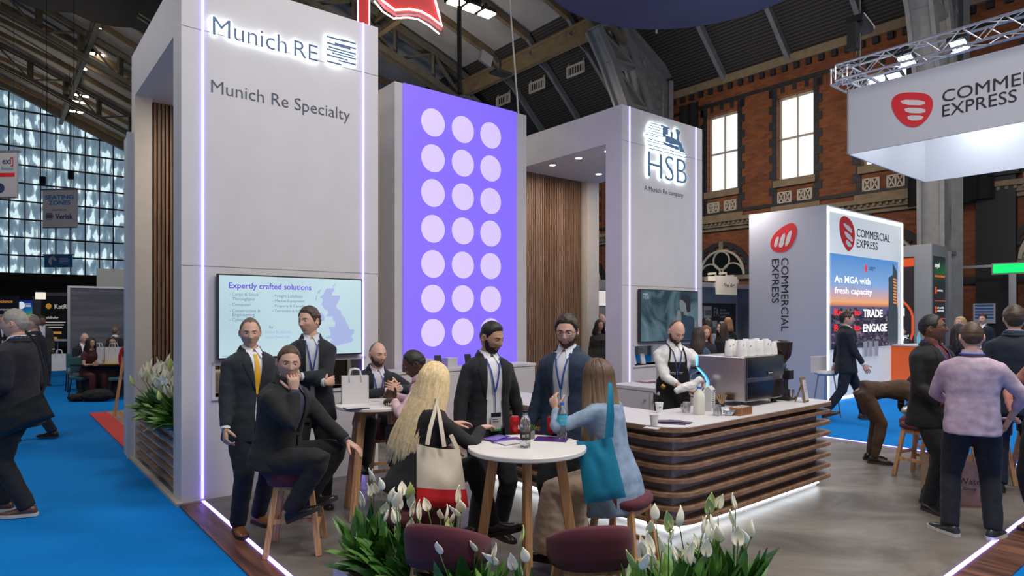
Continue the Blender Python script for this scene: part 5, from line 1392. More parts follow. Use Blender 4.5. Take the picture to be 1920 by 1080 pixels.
    if apron:
        AM=mat('apron_black',apron,.85,bump=.2,bs=300); q=MB(); rg=[]
        for i in range(15):
            u=lerp(.70,-.62,i/14); ww=(.105 if u>.6 else lerp(.105,.185,min(1,(.6-u)/.25)))*k
            row=[]
            for j in range(11):
                x=lerp(-ww,ww,j/10); row.append(surf(x,max(u,-.2),grow,.008)+Ut*TL*(min(0,u+.2)))
            back=[p-axes(.3)[1]*.004 for p in row[::-1]]; rg.append(row+back)
        q.loft(rg); q.build('apron',AM,root=t,world=False,smooth=True)
        q=MB()
        for sg in (1,-1): q.tube([surf(sg*.095*k,.69,grow,.008),surf(sg*.085*k,.82,grow,.008),surf(sg*.07*k,.93,grow,.010),N+Xs*sg*.075*k+Ut*.01],.009,6)
        q.build('apron_strap',AM,root=t,world=False)
        q=MB(); 
        for (x0_,x1_,u_) in ((-.075,-.02,.50),(-.075,-.02,.475),(.02,.055,.50),(.02,.055,.475)):
            a_=surf(x0_,u_,grow,.012); b_=surf(x1_,u_,grow,.012); q.bar(a_,b_,.008,.003)
        q.bar(surf(0,.51,grow,.012),surf(0,.465,grow,.012),.002,.003)
        q.build('apron_print',WHITE,root=t,world=False)
    t2=dict(root=t,arms=arms,legs=legs,N=N,P=P,surf=surf,HP=HP,hb=hb,Xs=Xs,Ut=Ut,grow=grow,M=ROOTM[t.name]); return t2
SKL=(.60,.36,.27); SKM=(.50,.28,.19); SKD=(.085,.040,.024); SKB=(.18,.085,.05)
BRN=(.035,.02,.012); BLK=(.010,.008,.008); GRY=(.16,.15,.14)
P1=person('person in dark checked suit and yellow tie standing at left by the screen',-2.22,5.38,46,1.765,aim=469,head=(-22,4,0),twist=0,build=1.06,skin=SKL,hair='receding',hc=(.11,.075,.05),
   tc=(.022,.030,.042),sc_=(.72,.74,.80),tie=(.80,.42,.02),shc=(.26,.10,.03),wr={'R':(-.27,-.16,.80),'L':(.22,-.12,.80)},hd={'R':dict(c=.7)},ft={'R':(-.12,-.05,.09),'L':(.11,.08,.09)},lc=(.014,.019,.030))
P2=person('person in black suit seated on a plum stool with hand at mouth',-1.72,4.90,84,1.82,aim=541,sit=.625,lean=10,twist=-14,head=(-42,6,4),build=1.16,skin=SKL,hair='buzz',hc=(.07,.04,.022),
   tc=(.017,.018,.022),sc_=(.04,.05,.09),wr={'R':('head',.035,-.135,-.175),'L':(.10,-.50,.78)},el={'R':(-.5,.1,-.9),'L':(.5,.3,-.5)},hd={'R':dict(d=(-.15,.12,.9),n=(0,1,0),c=.85,hf=1),'L':dict(c=.3,n=(0,0,-1),d=(0,-.8,-.5))},
   ft={'R':(-.13,-.18,.36),'L':(.14,-.18,.36)},fy={'R':(-8,-25),'L':(8,-20)},kn={'R':(-.15,-1,.55),'L':(.2,-1,.6)})
P3=person('person with folded arms and brown hair standing in front of the screen',-1.86,6.02,22,1.86,aim=580,head=(-44,0,-3),lean=-2,build=1.0,skin=SKL,hair='short',hc=(.05,.028,.016),
   tc=(.016,.021,.030),sc_=(.55,.60,.68),opened=.35,lany=(.03,.05,.25),wr={'R':(.10,-.235,1.11),'L':(-.12,-.265,1.17)},el={'R':(-1,.3,-.4),'L':(1,.3,-.4)},hd={'R':dict(d=(.75,.6,.1),n=(0,1,0),c=.5),'L':dict(d=(-.75,.6,.1),n=(0,1,0),c=.5)},lc=(.012,.013,.016))
P4=person('bald person in dark suit seated behind the table clasping hands',-1.30,6.62,28,1.76,aim=708,sit=.62,lean=14,head=(14,4,0),skin=SKL,hair='bald',hc=(.1,.07,.05),beard=((.09,.05,.035),.0025),
   tc=(.018,.022,.032),sc_=(.62,.58,.68),opened=.3,lany=(.03,.06,.3),wr={'R':(.02,-.46,1.05),'L':(.12,-.45,1.07)},el={'R':(-1,-.1,-.5),'L':(1,-.1,-.5)},hd={'R':dict(d=(.8,-.4,.3),n=(.3,1,0),c=.8),'L':dict(d=(-.8,-.3,.3),n=(0,1,0),c=.7)},
   ft={'R':(-.15,-.25,.35),'L':(.15,-.25,.35)})
P5=person('person in pale pink shirt and short black hair leaning on the table',-.88,5.72,-98,1.74,aim=777,sit=.62,lean=20,head=(18,20,0),skin=SKD,hair='buzz',hc=BLK,
   top='shirt',tc=(.62,.42,.46),lc=(.016,.022,.036),wr={'R':(-.10,-.44,1.06),'L':(.13,-.36,1.05)},el={'L':(1,.3,-.6),'R':(-1,.2,-.6)},hd={'L':dict(d=(-.6,-.8,0),n=(0,0,-1),c=.4)},
   ft={'R':(-.15,-.20,.36),'L':(.14,-.28,.36)},fy={'L':(5,-15)})
P6=person('blonde person in black jacket seated with their back to the camera',-.50,4.08,128,1.70,aim=814,sit=.62,lean=16,head=(10,6,-4),fem=1,skin=SKL,hair='long',hc=(.80,.60,.33),hl_len=.52,hspread=.20,hvec=(-.13,-.03,0),
   top='jacket',tc=(.014,.014,.015),vneck=0,lc=(.012,.012,.013),wr={'R':(-.16,-.44,1.08),'L':(.16,-.42,1.07)},el={'R':(-.8,.2,-.5),'L':(.9,.1,-.3)},hd={'R':dict(d=(.4,-.9,0),n=(0,0,-1),c=.3),'L':dict(n=(0,0,-1),d=(0,-1,0),c=.3)},
   ft={'R':(-.18,-.50,.42),'L':(.10,-.34,.34)},fy={'R':(-25,-8),'L':(5,-5)},kn={'R':(-.1,-1,.6),'L':(.2,-1,.5)},shc=(.012,.01,.01),lod=0)
P7=person('bearded person in black suit with lanyard behind the front table',-.14,5.12,28,1.735,aim=921,head=(24,14,0),build=1.0,skin=(.46,.25,.16),hair='fade',hc=BLK,beard=((.018,.010,.008),.006),
   tc=(.016,.018,.026),sc_=(.78,.78,.82),opened=1.25,lany=(.03,.08,.35),badge=(.22,(.02,.45,.12)),wr={'R':(-.30,-.10,.86),'L':(.30,-.04,.86)},el={'L':(.8,.8,0),'R':(-.8,.8,0)},lc=(.012,.012,.015))
P8=person('bearded person in blue suit and glasses behind the front table',.43,5.02,-26,1.79,aim=1063,head=(10,9,0),build=1.05,skin=SKL,hair='short',hc=(.03,.016,.010),beard=((.06,.03,.018),.006),glasses=True,
   tc=(.022,.05,.105),sc_=(.70,.72,.80),opened=1.0,lany=(.03,.08,.35),badge=(.24,(.5,.02,.04)),wr={'R':(-.29,-.10,.84),'L':(.32,-.14,1.0)},lc=(.014,.016,.022))
P9=person('person with long brown and blonde hair in pale blue coat at the front table',.60,4.32,-128,1.70,aim=1120,sit=.62,lean=12,head=(4,6,0),fem=1,skin=SKL,hair='long',hc=(.11,.06,.035),hc2=(.42,.29,.17),hl_len=.56,hspread=.15,
   top='coat',tc=(.24,.33,.46),vneck=0,skirt=(.55,.42,.31),wr={'R':(-.05,-.36,1.08),'L':(.16,-.36,1.18)},el={'R':(-.9,.2,-.4),'L':(.9,.2,-.4)},hd={'L':dict(d=(-.2,-.5,.8),n=(-1,0,0),c=.6),'R':dict(d=(.3,-.9,0),n=(0,0,-1),c=.3)},
   ft={'R':(-.12,-.44,.16),'L':(.14,-.40,.16)})
P10=person('bald bearded barista in white shirt and black apron behind the bar',1.70,6.93,6,1.755,aim=1268,head=(10,26,0),lean=6,build=1.1,skin=SKL,hair='bald',hc=(.07,.045,.03),beard=((.035,.018,.012),.008),
   top='shirt',tc=(.74,.73,.72),rollup=True,apron=(.010,.010,.011),lany=(.03,.05,.2),lc=(.012,.012,.013),wr={'R':(.04,-.34,1.02),'L':(.20,-.38,1.10)},el={'R':(-1,.3,-.4),'L':(1,.3,-.4)},hd={'R':dict(d=(.8,-.5,-.2),n=(0,0,-1),c=.6),'L':dict(d=(-.3,-.5,-.6),n=(-1,0,0),c=.7)})
P11=person('person in glasses and black suit standing at right looking away',3.84,5.95,22,1.79,aim=1748,head=(34,-8,0),build=1.1,skin=SKB,hair='buzz',hc=BLK,glasses=True,
   tc=(.012,.012,.014),sc_=(.12,.02,.03),opened=.4,lany=(.03,.08,.35),wr={'R':(-.18,-.25,.98),'L':(.12,-.32,1.02)},ft={'R':(-.11,-.06,.09),'L':(.11,.1,.09)},shc=(.010,.009,.009))
P12=person('person in lilac checked shirt seen from behind at right',3.74,5.18,148,1.73,aim=1822,head=(2,4,0),build=1.12,skin=SKL,hair='buzz',hc=(.075,.04,.022),
   top='shirt',tc=(.50,.38,.47),lc=(.012,.017,.026),lany=(.02,.06,.35),shoe='sneaker',shc=(.025,.03,.035),wr={'L':(.10,-.30,1.02),'R':(-.26,-.18,.95)},el={'L':(1,.3,-.3),'R':(-1,.2,-.3)},ft={'L':(.15,.03,.09),'R':(-.14,-.03,.09)},fy={'L':(45,0),'R':(-25,0)},rollup=True,hem_=-.13)
P13=person('tall person in navy suit seen from behind at the right edge',5.05,6.45,140,1.88,aim=1902,head=(6,0,0),build=1.08,skin=SKL,hair='short',hc=(.06,.038,.025),tc=(.018,.030,.055),lany=(.03,.10,.45),lod=1)
P14=person('person in rose knit and brown boots cut off by the right edge',4.46,5.30,-60,1.70,head=(0,0,0),fem=1,skin=SKL,hair='long',hc=BRN,hl_len=.3,top='blouse',tc=(.40,.16,.13),lc=(.012,.012,.014),shc=(.15,.06,.03),lod=1,
   wr={'R':(-.16,-.30,1.02),'L':(.14,-.30,1.02)},el={'R':(-1,.3,-.4)})
P15=person('person in brown clothes bending over a stool at right',4.42,7.85,75,1.68,lean=84,head=(0,40,0),fem=1,skin=SKM,hair='bob',hc=BRN,top='blouse',tc=(.095,.05,.026),lc=(.10,.048,.022),shc=(.012,.01,.01),lod=1,
   pz=(0,.10,.86),wr={'R':(-.12,-.62,.52),'L':(.14,-.58,.50)})
P16=person('person in navy suit walking past the illuminated city screen',5.86,11.1,74,1.86,aim=1588,head=(0,0,0),skin=SKL,hair='short',hc=BRN,tc=(.012,.018,.034),sc_=(.7,.7,.72),opened=.3,lany=(.05,.3,.15),lod=1,
   ft={'L':(.10,-.30,.10),'R':(-.10,.34,.13)},fy={'R':(0,-20)},wr={'L':(.24,.12,.86),'R':(-.24,-.22,.88)},shc=(.05,.025,.015))
# left aisle
P23=person('grey haired person in navy jacket with black shoulder bag at the left edge',-4.47,5.80,-78,1.84,aim=28,head=(-2,2,0),build=1.12,skin=SKL,hair='buzz',hc=(.28,.26,.24),
   tc=(.012,.014,.026),lc=(.010,.014,.022),lany=(.05,.12,.5),shoe='sneaker',shc=(.10,.05,.035),wr={'L':(.22,-.22,1.0),'R':(-.22,-.2,1.0)},ft={'L':(.10,.12,.09),'R':(-.10,-.16,.09)},fy={'L':(4,0),'R':(-4,0)})
P24=person('person in navy blazer walking left behind the grey haired person',-6.95,9.25,-75,1.80,aim=60,head=(-8,0,0),build=1.05,skin=SKL,hair='bald',hc=(.2,.17,.14),tc=(.012,.02,.05),opened=.3,lod=1,wr={'L':(.26,-.08,.84)},ft={'L':(.10,-.2,.09),'R':(-.10,.2,.10)})
P25=person('person in grey coat walking in the blue aisle with a white carrier bag',-11.9,16.6,42,1.78,aim=79,skin=SKB,hair='short',hc=BLK,tc=(.06,.055,.05),sc_=(.55,.6,.7),opened=.4,lc=(.02,.03,.05),lod=1,ft={'L':(.1,-.16,.09),'R':(-.1,.18,.1)},shc=(.12,.05,.03))
for i,(x,y,yw,h,c,hc_,lab) in enumerate([(-14.2,18.6,150,1.8,(.01,.01,.012),BRN,'person in black seen from behind by the dark sign with white title'),(-15.9,20,30,1.7,(.02,.02,.03),(.2,.08,.04),'red haired person far down the blue aisle'),(-17.2,21.6,-20,1.78,(.03,.03,.04),GRY,'grey haired person far down the blue aisle'),(-15.2,22.5,-60,1.75,(.05,.03,.03),BLK,'dark haired person farthest down the blue aisle')]):
    person(lab,x,y,yw,h,skin=SKL,hair='short',hc=hc_,tc=c,lod=2)
P26=person('dark haired person in maroon dress seated at the black table',-9.35,14.0,60,1.66,aim=170,sit=.45,lean=6,head=(5,4,0),fem=1,skin=SKM,hair='long',hc=BLK,hl_len=.28,hspread=.06,top='dress',tc=(.10,.014,.022),lod=1,
   wr={'L':(.12,-.36,.78),'R':(-.12,-.38,.78)},ft={'L':(.12,-.42,.09),'R':(-.12,-.40,.09)})
P27=person('bald person in navy suit seated behind the maroon dress',-10.4,15.3,40,1.78,aim=158,sit=.45,head=(30,10,0),skin=SKL,hair='bald',hc=GRY,tc=(.014,.018,.03),lod=1,ft={'L':(.12,-.42,.09),'R':(-.12,-.40,.09)},wr={'L':(.1,-.3,.8),'R':(-.1,-.3,.8)})
P28=person('person in glasses resting chin on hand at the black table',-8.95,14.75,20,1.68,aim=212,sit=.45,lean=12,head=(0,8,0),fem=1,skin=SKM,hair='buzz',hc=BLK,glasses=True,tc=(.02,.02,.022),top='blouse',lod=1,wr={'R':(-.02,-.22,1.02),'L':(.15,-.35,.78)},el={'R':(-.8,-.4,-.8)},ft={'L':(.12,-.42,.09),'R':(-.12,-.40,.09)})
P29=person('person in black standing behind the seated group by the grey wall',-8.95,15.9,200,1.5,aim=216,skin=SKL,hair='short',hc=(.16,.09,.05),tc=(.02,.02,.022),lod=2)
# behind the bar, far right and between the walls
P18=person('dark haired person in blue top behind the coffee machine',2.62,9.1,150,1.62,aim=1309,fem=1,skin=SKM,hair='long',hc=BRN,hl_len=.3,hspread=.06,top='blouse',tc=(.04,.08,.16),lod=1)
P19=person('red haired person facing the camera behind the bar',3.25,10.6,-10,1.62,aim=1323,head=(8,8,0),fem=1,skin=SKL,hair='bob',hc=(.25,.09,.035),hspread=.05,top='blouse',tc=(.03,.02,.03),lod=1)
P20=person('dark haired person in grey knit before the framed pictures',4.1,13.4,170,1.72,aim=1327,fem=1,skin=SKL,hair='bob',hc=(.02,.012,.010),hspread=.05,top='blouse',tc=(.25,.27,.3),lod=1)
P21=person('brunette with a hair clip turned left before the framed pictures',4.15,12.6,-70,1.66,aim=1353,fem=1,skin=SKL,hair='long',hc=(.05,.025,.015),hl_len=.34,hspread=.05,top='blouse',tc=(.02,.02,.024),lod=1)
P22=person('light brown haired person in black beside the dark art board',4.9,14.2,160,1.74,aim=1365,fem=1,skin=SKL,hair='bob',hc=(.22,.10,.04),hspread=.05,top='blouse',tc=(.012,.012,.014),lod=1)
P30=person('curly haired person in grey dress seen through the gap by the lilac pillar',1.83,13.0,0,1.70,aim=1124,head=(20,0,0),fem=1,skin=SKM,hair='long',hc=BLK,hl_len=.16,hspread=.10,top='blouse',tc=(.05,.048,.045),lc=(.04,.04,.04),lod=1)
P31=person('bald person far behind the curly haired person in the gap',2.0,14.6,60,1.82,aim=1127,skin=SKL,hair='bald',hc=GRY,tc=(.02,.03,.05),lod=2)
P32=person('blonde person in profile beyond the navy suit at right',9.35,13.3,-70,1.76,aim=1801,fem=1,skin=SKL,hair='long',hc=(.42,.26,.12),hl_len=.2,hspread=.06,top='blouse',tc=(.02,.02,.022),lod=1)
P33=person('dark haired person in navy suit in profile under the notice on the black pilaster',11.9,16.2,-60,1.82,aim=1843,skin=SKL,hair='short',hc=BRN,tc=(.02,.03,.05),lod=1)
P34=person('black haired person beside the striped shirt in the distance',6.35,9.2,165,1.66,aim=1797,fem=1,skin=SKL,hair='long',hc=BLK,hl_len=.3,hspread=.05,top='blouse',tc=(.014,.014,.016),lod=1)
P35=person('person in dark suit low by the orange counter',9.3,15.9,-40,1.5,aim=1692,skin=SKL,hair='short',hc=BRN,tc=(.02,.025,.04),lod=2)
# ================================================================ plants
LEAF=[mat('leaf_green_dark',(.028,.10,.018),.38,var=.35,vs=25),mat('leaf_green_mid',(.07,.20,.03),.40,var=.35,vs=25),mat('leaf_green_light',(.17,.34,.06),.45,var=.3,vs=25)]
SPATHE=mat('spathe_cream',(.92,.88,.74),.5,var=.06,vs=20); SPGREEN=mat('spathe_green',(.50,.62,.22),.5,var=.1); SPATHE.node_tree.nodes['Principled BSDF'].inputs['Subsurface Weight'].default_value=.7; SPATHE.node_tree.nodes['Principled BSDF'].inputs['Subsurface Radius'].default_value=(.03,.03,.02); STEM=mat('stem_green',(.10,.20,.04),.5); SPADIX=mat('spadix',(.62,.50,.28),.7,bump=.5,bs=300)
def leaf(mb,p,az,elv,L,W,droop,mi,rn,tw=0):
    d=Vector((math.cos(az)*math.cos(elv),math.sin(az)*math.cos(elv),math.sin(elv))); n=9; a=Vector(p); sdv=Vector((-math.sin(az),math.cos(az),0))
    pts=[];dd=d.copy()
    for i in range(n+1):
        pts.append((a.copy(),dd.copy())); dd=(dd-Z*droop/n*(.4+i/n)).normalized(); a=a+dd*L/n
    vs=[];fs=[]
    for i,(q,dr) in enumerate(pts):
        t=i/n; ts=.28
        w=W*(.09 if t<ts*.8 else max(0,math.sin(min(1,(t-ts*.8)/(1-ts*.8))**.72*PI))**.85+.03) if t<1 else .001
        s_=(Matrix.Rotation(tw,3,dr)@sdv); up=s_.cross(dr).normalized(); wv=.05*W*math.sin(i*2.3+L*40)
        vs+=[q-s_*w+up*(w*.35+wv),q-s_*w*.5+up*w*.10,q,q+s_*w*.5+up*w*.10,q+s_*w+up*(w*.35-wv)]
        if i:
            b_=(i-1)*5
            for j in range(4): fs.append((b_+j,b_+j+1,b_+j+6,b_+j+5))
    mb.mi=mi; mb.add(vs,fs)
def flower(root,p,az,elv,L,size,face,green=False,rn=random):
    d=Vector((math.cos(az)*math.cos(elv),math.sin(az)*math.cos(elv),math.sin(elv))); a=Vector(p); pts=[a.copy()]; dd=d.copy()
    for i in range(7): a=a+dd*L/7; pts.append(a.copy()); dd=(dd+Z*.05).normalized()
    q=MB(); q.mi=1; q.tube(pts,[.0036]*5+[.0028]*3,6)
    # spathe: cupped pointed hood behind the spadix
    c=pts[-1]; up=(dd*.7+Z*.5+Vector((math.cos(face),math.sin(face),0))*rn.uniform(-.75,.35)+Vector((math.sin(face),-math.cos(face),0))*rn.uniform(-.4,.4)).normalized(); f=Vector((math.cos(face),math.sin(face),0)); f=(f-up*f.dot(up)).normalized(); s_=up.cross(f)
    q.mi=0; n=9; vs=[];fs=[]
    bend=rn.uniform(-.35,.25)
    for i in range(n+1):
        t=i/n; w=size*.42*math.sin(min(1,(t+.04)**.75*1.0)*PI)**.8*(1 if t<.75 else 1-(t-.75)*1.2) if t<.98 else .001
        q0=c+up*size*(t-.06)+f*size*(-.10*math.sin(t*PI)+bend*t*t)
        for j in range(7):
            x=(j-3)/3; cup=size*.15*abs(x)**1.8*math.sin(max(.05,min(1,t+.1))*PI*.9)
            vs.append(q0+s_*w*x*(1-.25*abs(x))+f*cup)
    for i in range(n):
        for j in range(6): b_=i*7+j; fs.append((b_,b_+1,b_+8,b_+7))
    q.add(vs,fs)
    o=q.build('flower',[SPGREEN if green else SPATHE,STEM],root=root,world=False,smooth='all')
    md=o.modifiers.new('thick','SOLIDIFY'); md.thickness=.0012
    q=MB(); q.tube([c+f*size*.03,c+up*size*.15+f*size*.06,c+up*size*.42+f*size*.06],[size*.03,size*.048,size*.03],8); q.build('spadix',SPADIX,root=root,parent=o,world=False,smooth='all')
def lily(label,loc,nl,nf,hgt,seed,spread=.5,toward=None,group='peace lilies',fsize=.085,fl=None):
    rn=random.Random(seed); t=thing('peace_lily',label,'plant',loc,0,group); 
    q=MB()
    for i in range(nl):
        az=rn.uniform(0,2*PI); el_=R(rn.uniform(28,86)); L=hgt*rn.uniform(.62,1.0)
        if toward is not None and rn.random()<.35: az=toward+rn.uniform(-.8,.8); el_=R(rn.uniform(15,60))
        leaf(q,(rn.uniform(-.05,.05),rn.uniform(-.05,.05),0),az,el_,L,hgt*rn.uniform(.085,.125),rn.uniform(.3,1.3),rn.choice([0,0,1,1,1,2]),rn,rn.uniform(-.5,.5))
    q.build('foliage',LEAF,root=t,world=False,smooth='all')
    for i in range(nf):
        az=rn.uniform(0,2*PI); el_=R(rn.uniform(62,88)); az=(toward+rn.uniform(-1.3,1.3)) if toward is not None else az; el_=R(rn.uniform(40,82)) if toward is not None else el_; flower(t,(rn.uniform(-.05,.05),rn.uniform(-.05,.05),.02),az,el_,hgt*rn.uniform(.78,1.25),fsize*rn.uniform(.8,1.25),rn.uniform(0,2*PI),rn.random()<.12,rn)
    return t
side_=[('nearest the tower front',.55),('second along the side',.95),('third along the side',1.35),('farthest along the side',1.75)]
for i,(w_,v_) in enumerate(side_): lily('peace lily in the side planter, '+w_,sv(.22,v_,.62),70,18,.50,50+i,toward=math.atan2(-U.y,-U.x),fsize=.11)
fl_=[('farthest from the camera',-3.10),('next to the farthest',-3.34),('middle one',-3.58),('next to the nearest',-3.83),('nearest the camera',-4.1)]
for i,(w_,v_) in enumerate(fl_): lily('peace lily in the low white planter at lower left, '+w_,sv(.42+.05*(i%2),v_,.24),68,8 if i<4 else 4,.43,80+i,fsize=.085)
fr_=[('left end',.80),('left of centre',1.02),('right of centre',1.24),('right end',1.46)]
for i,(w_,s_) in enumerate(fr_): lily('peace lily in the front planter at lower right, '+w_,sv(s_,-4.93,.30),66,8,.44,130+i,fsize=.085)
q_=lily('peace lily near the planter corner at the bottom centre',sv(.52,-4.35,.24),22,5,.42,200,fsize=.09)
# ================================================================ stools
stool('plum stool under the blonde person, its back to the camera',-.60,3.95,125-180)
stool('plum stool in front, left of the round table',-.33,3.36,165)
stool('plum stool in front, right of the round table',.40,3.35,-172)
stool('plum stool under the person in pale blue coat',.74,4.30,55)
stool('plum stool under the bald seated person',-1.36,6.72,210)
stool('plum stool under the person in pink shirt',-.72,5.72,80)
stool('plum stool standing free beside the bending person',4.55,7.10,-60)
stool('plum stool the bending person leans over',5.12,7.75,-110)
stool('plum stool half hidden behind the lilac shirt',5.15,6.95,-200)
stool('plum stool farthest right behind the navy suit',5.75,6.95,170)
make_table('tall round white table half hidden behind the black suit at right',5.10,7.25,.3,r=.33)
# ================================================================ things on the tables
TT=1.0
def onT(px,py): p=G(px,py,TT); return p
CANR=mat('can_red',(.55,.01,.015),.28,.3); 
def can(px,py,label,rz):
    t=thing('drink_can',label,'can',onT(px,py),rz,'red drink cans')
    q=MB(); q.lathe([(.024,0),(.028,.004),(.033,.012),(.033,.103),(.027,.112),(.026,.115)],(0,0,0),28); q.build('can',CANR,root=t,world=False,smooth=True)
    q=MB(); q.lathe([(.0262,.1135),(.0262,.116),(.024,.1165),(.023,.114),(.001,.114)],(0,0,0),24,cap=False); q.ell((.0,.006,.1165),(.008,.011,.0015),8,4); q.build('lid',CHROME,root=t,world=False,smooth=True)
    q=MB()
    def cp(a,z): return Vector((.0336*math.sin(a),-.0336*math.cos(a),z))
    for k in range(8): q.quad(cp(.5+.09*k,.03),cp(.5+.09*(k+1),.03),cp(.5+.09*(k+1),.055),cp(.5+.09*k,.055))
    q.build('label_panel',mat('label_pale',(.6,.5,.45),.5),root=t,world=False)
    q=MB(); q.tube([cp(-.5+.13*k,.058+.018*math.sin(k*.9)+.002*k) for k in range(9)],.0022,5); q.tube([cp(-.35+.1*k,.078+.008*math.cos(k*1.3)) for k in range(7)],.0018,5); q.build('script_lettering',INK,root=t,world=False)
can(965,812,'red drink can behind the clear bottle with dark label',.2); can(1035,812,'red drink can beside the bottle with blue label',.7)
PET=mat('clear_plastic',(.80,.84,.86),.08,trans=.92); 
def bottle(px,py,label,h,capc,labc,lz0,lz1,txt,rz=0,water=.35):
    t=thing('water_bottle',label,'bottle',onT(px,py),rz,'plastic water bottles'); q=MB()
    prof=[(.020,0),(.030,.003),(.032,.015)]
    for i in range(8):
        z=.02+i*h*.065; prof+=[(.0325,z),(.0305,z+h*.03)]
    prof+=[(.032,h*.58),(.032,h*.64),(.029,h*.72),(.020,h*.84),(.0135,h*.90),(.0135,h*.95)]
    q.lathe(prof,(0,0,0),28); q.build('bottle',PET,root=t,world=False,smooth='all')
    q=MB(); q.lathe([(.029,.004),(.029,h*water),(.001,h*water+.0005)],(0,0,0),20); q.build('water',mat('water',(.85,.9,.92),.02,trans=1),root=t,world=False,smooth=True)
    q=MB(); q.lathe([(.0155,h*.93),(.0155,h)],(0,0,0),18); q.build('cap',capc,root=t,world=False)
    q=MB(); q.lathe([(.0333,lz0*h),(.0333,lz1*h)],(0,0,0),28,cap=False); L_=q.build('label',labc,root=t,world=False,smooth=True)
    q=MB(); 
    f=Fr((0,-.0336,0),(1,0,0)); text(q,f,txt,-.02,(lz0*.5+lz1*.5)*h-.004,w=.04,d=.0006,th=.0006); q.build('lettering',CREAM,root=t,parent=L_,world=False)
bottle(985,839,'clear water bottle with black cap and dark label at the table edge',.225,BLACK,mat('label_black',(.02,.02,.022),.4),.22,.42,'still')
bottle(1054,822,'clear water bottle with blue cap and light blue label',.235,mat('blue_cap',(.03,.16,.55),.4),mat('label_cyan',(.05,.45,.62),.4),.38,.66,'Brecon',.2)
t=thing('succulent_pot','tiny succulent in a small concrete pot behind the clear bottle','plant pot',onT(996,822),0)
q=MB(); q.box((0,0,.024),(.045,.045,.048)); q.build('pot',mat('concrete_pot',(.28,.27,.26),.8),root=t,world=False,bevel=.003)
q=MB()
for i in range(14): leaf(q,(0,0,.045),i*2.4,R(40+3.2*i),.05,.008,.1,1,random)
q.build('succulent',LEAF,root=t,world=False)
m,nt,b=nodes('brochure_print',.3); tc=nd(nt,'ShaderNodeTexCoord'); n1=nd(nt,'ShaderNodeTexVoronoi',Scale=14); mp=nd(nt,'ShaderNodeMapping'); mp.inputs['Rotation'].default_value=(0,0,.6); mp.inputs['Scale'].default_value=(1,.35,1)
nt.links.new(tc.outputs['Object'],mp.inputs[0]); nt.links.new(mp.outputs[0],n1.inputs['Vector']); r=nd(nt,'ShaderNodeValToRGB'); r.color_ramp.interpolation='CONSTANT'
for p_,c_ in ((0,(.03,.02,.12)),(.3,(.10,.05,.35)),(.5,(.35,.12,.02)),(.62,(.20,.14,.5)),(.8,(.6,.6,.65))):
    e=r.color_ramp.elements.new(p_) if p_ else r.color_ramp.elements[0]; e.color=(*c_,1)
sp_=nd(nt,'ShaderNodeSeparateXYZ'); nt.links.new(n1.outputs['Color'],sp_.inputs[0]); nt.links.new(sp_.outputs[0],r.inputs[0]); nt.links.new(r.outputs[0],b.inputs['Base Color']); BRO=m
VIO=mat('violet_print',(.07,.025,.17),.3,var=.6,vs=12)
def lf(px,py,dz,rz,mt,label,w_,l_):
    p=onT(px,py); q=MB(); q.box((0,0,.0015),(w_,l_,.003)); o=q.build('brochure',mt,world=False); o.location=p+Z*dz; o.rotation_euler=(0,0,rz); tag(o,label,'brochure','brochures on the front table')
lf(948,826,.0005,1.9,BRO,'purple and orange printed brochure half under the sleeve on the table',.15,.21)
lf(957,831,.004,2.2,WHITE,'white lower flap of the brochure beside the clear bottle',.10,.15)
lf(930,823,.0075,2.5,BRO,'small colourful brochure nearest the black sleeve',.10,.18)
lf(1034,824,.0005,1.35,VIO,'plain deep violet brochure beside the bottle with blue label',.15,.21)
# paper carrier bag on the second table
def carrier(label,loc,rz,w_,d_,h_,mt,hmt,name='paper_bag',tilt=0,cat='bag'):
    t=thing(name,label,cat,loc,rz); q=MB(); e=.002
    tp=.92
    for (a,c,b_,dd) in ((-1,-1,1,-1),(1,-1,1,1),(1,1,-1,1),(-1,1,-1,-1)):
        p=[Vector((a*w_/2,c*d_/2,0)),Vector((b_*w_/2,dd*d_/2,0)),Vector((b_*w_/2,dd*d_/2*tp,h_)),Vector((a*w_/2,c*d_/2*tp,h_))]
        nrm=(p[1]-p[0]).cross(Z).normalized()*-.003
        q.hexa([p[0],p[1],p[1]+nrm,p[0]+nrm,p[3],p[2],p[2]+nrm,p[3]+nrm])
    q.hexa([Vector((x,y,z)) for z in (0,.004) for x,y in ((-w_/2,-d_/2),(w_/2,-d_/2),(w_/2,d_/2),(-w_/2,d_/2))])
    q.build('bag_body',mt,root=t,world=False)
    for s_ in (-1,1):
        q=MB(); y=s_*d_/2*tp; pts=[(-w_*.22,y,h_*.78),(-w_*.22,y*1.02,h_*1.02),(-w_*.17,y,h_*1.22),(0,y,h_*1.26),(w_*.17,y,h_*1.22),(w_*.22,y*1.02,h_*1.02),(w_*.22,y,h_*.78)]
        q.tube(pts,.006,6,flat=1); q.build('handle',hmt,root=t,world=False,smooth='all')
    return t
PAPW=mat('white_paper',(.70,.68,.70),.7,bump=.15,bs=12)
q=G(663,757,TT); carrier('white paper carrier bag with twisted handles on the round table',(q.x,q.y+.05,TT),R(18),.24,.12,.25,PAPW,PAPW)
p=G(668,766,TT); q=MB(); q.box((0,0,.005),(.20,.13,.009)); o=q.build('notebook',mat('navy_cover',(.015,.03,.09),.35),world=False,bevel=.003); o.location=p+Z*.0005; o.rotation_euler=(0,0,R(30)); tag(o,'dark blue notebook beside the white paper bag','notebook')
q=MB(); q.box((0,0,.0105),(.19,.12,.0015)); q.build('white_page',WHITE,parent=o,world=False)
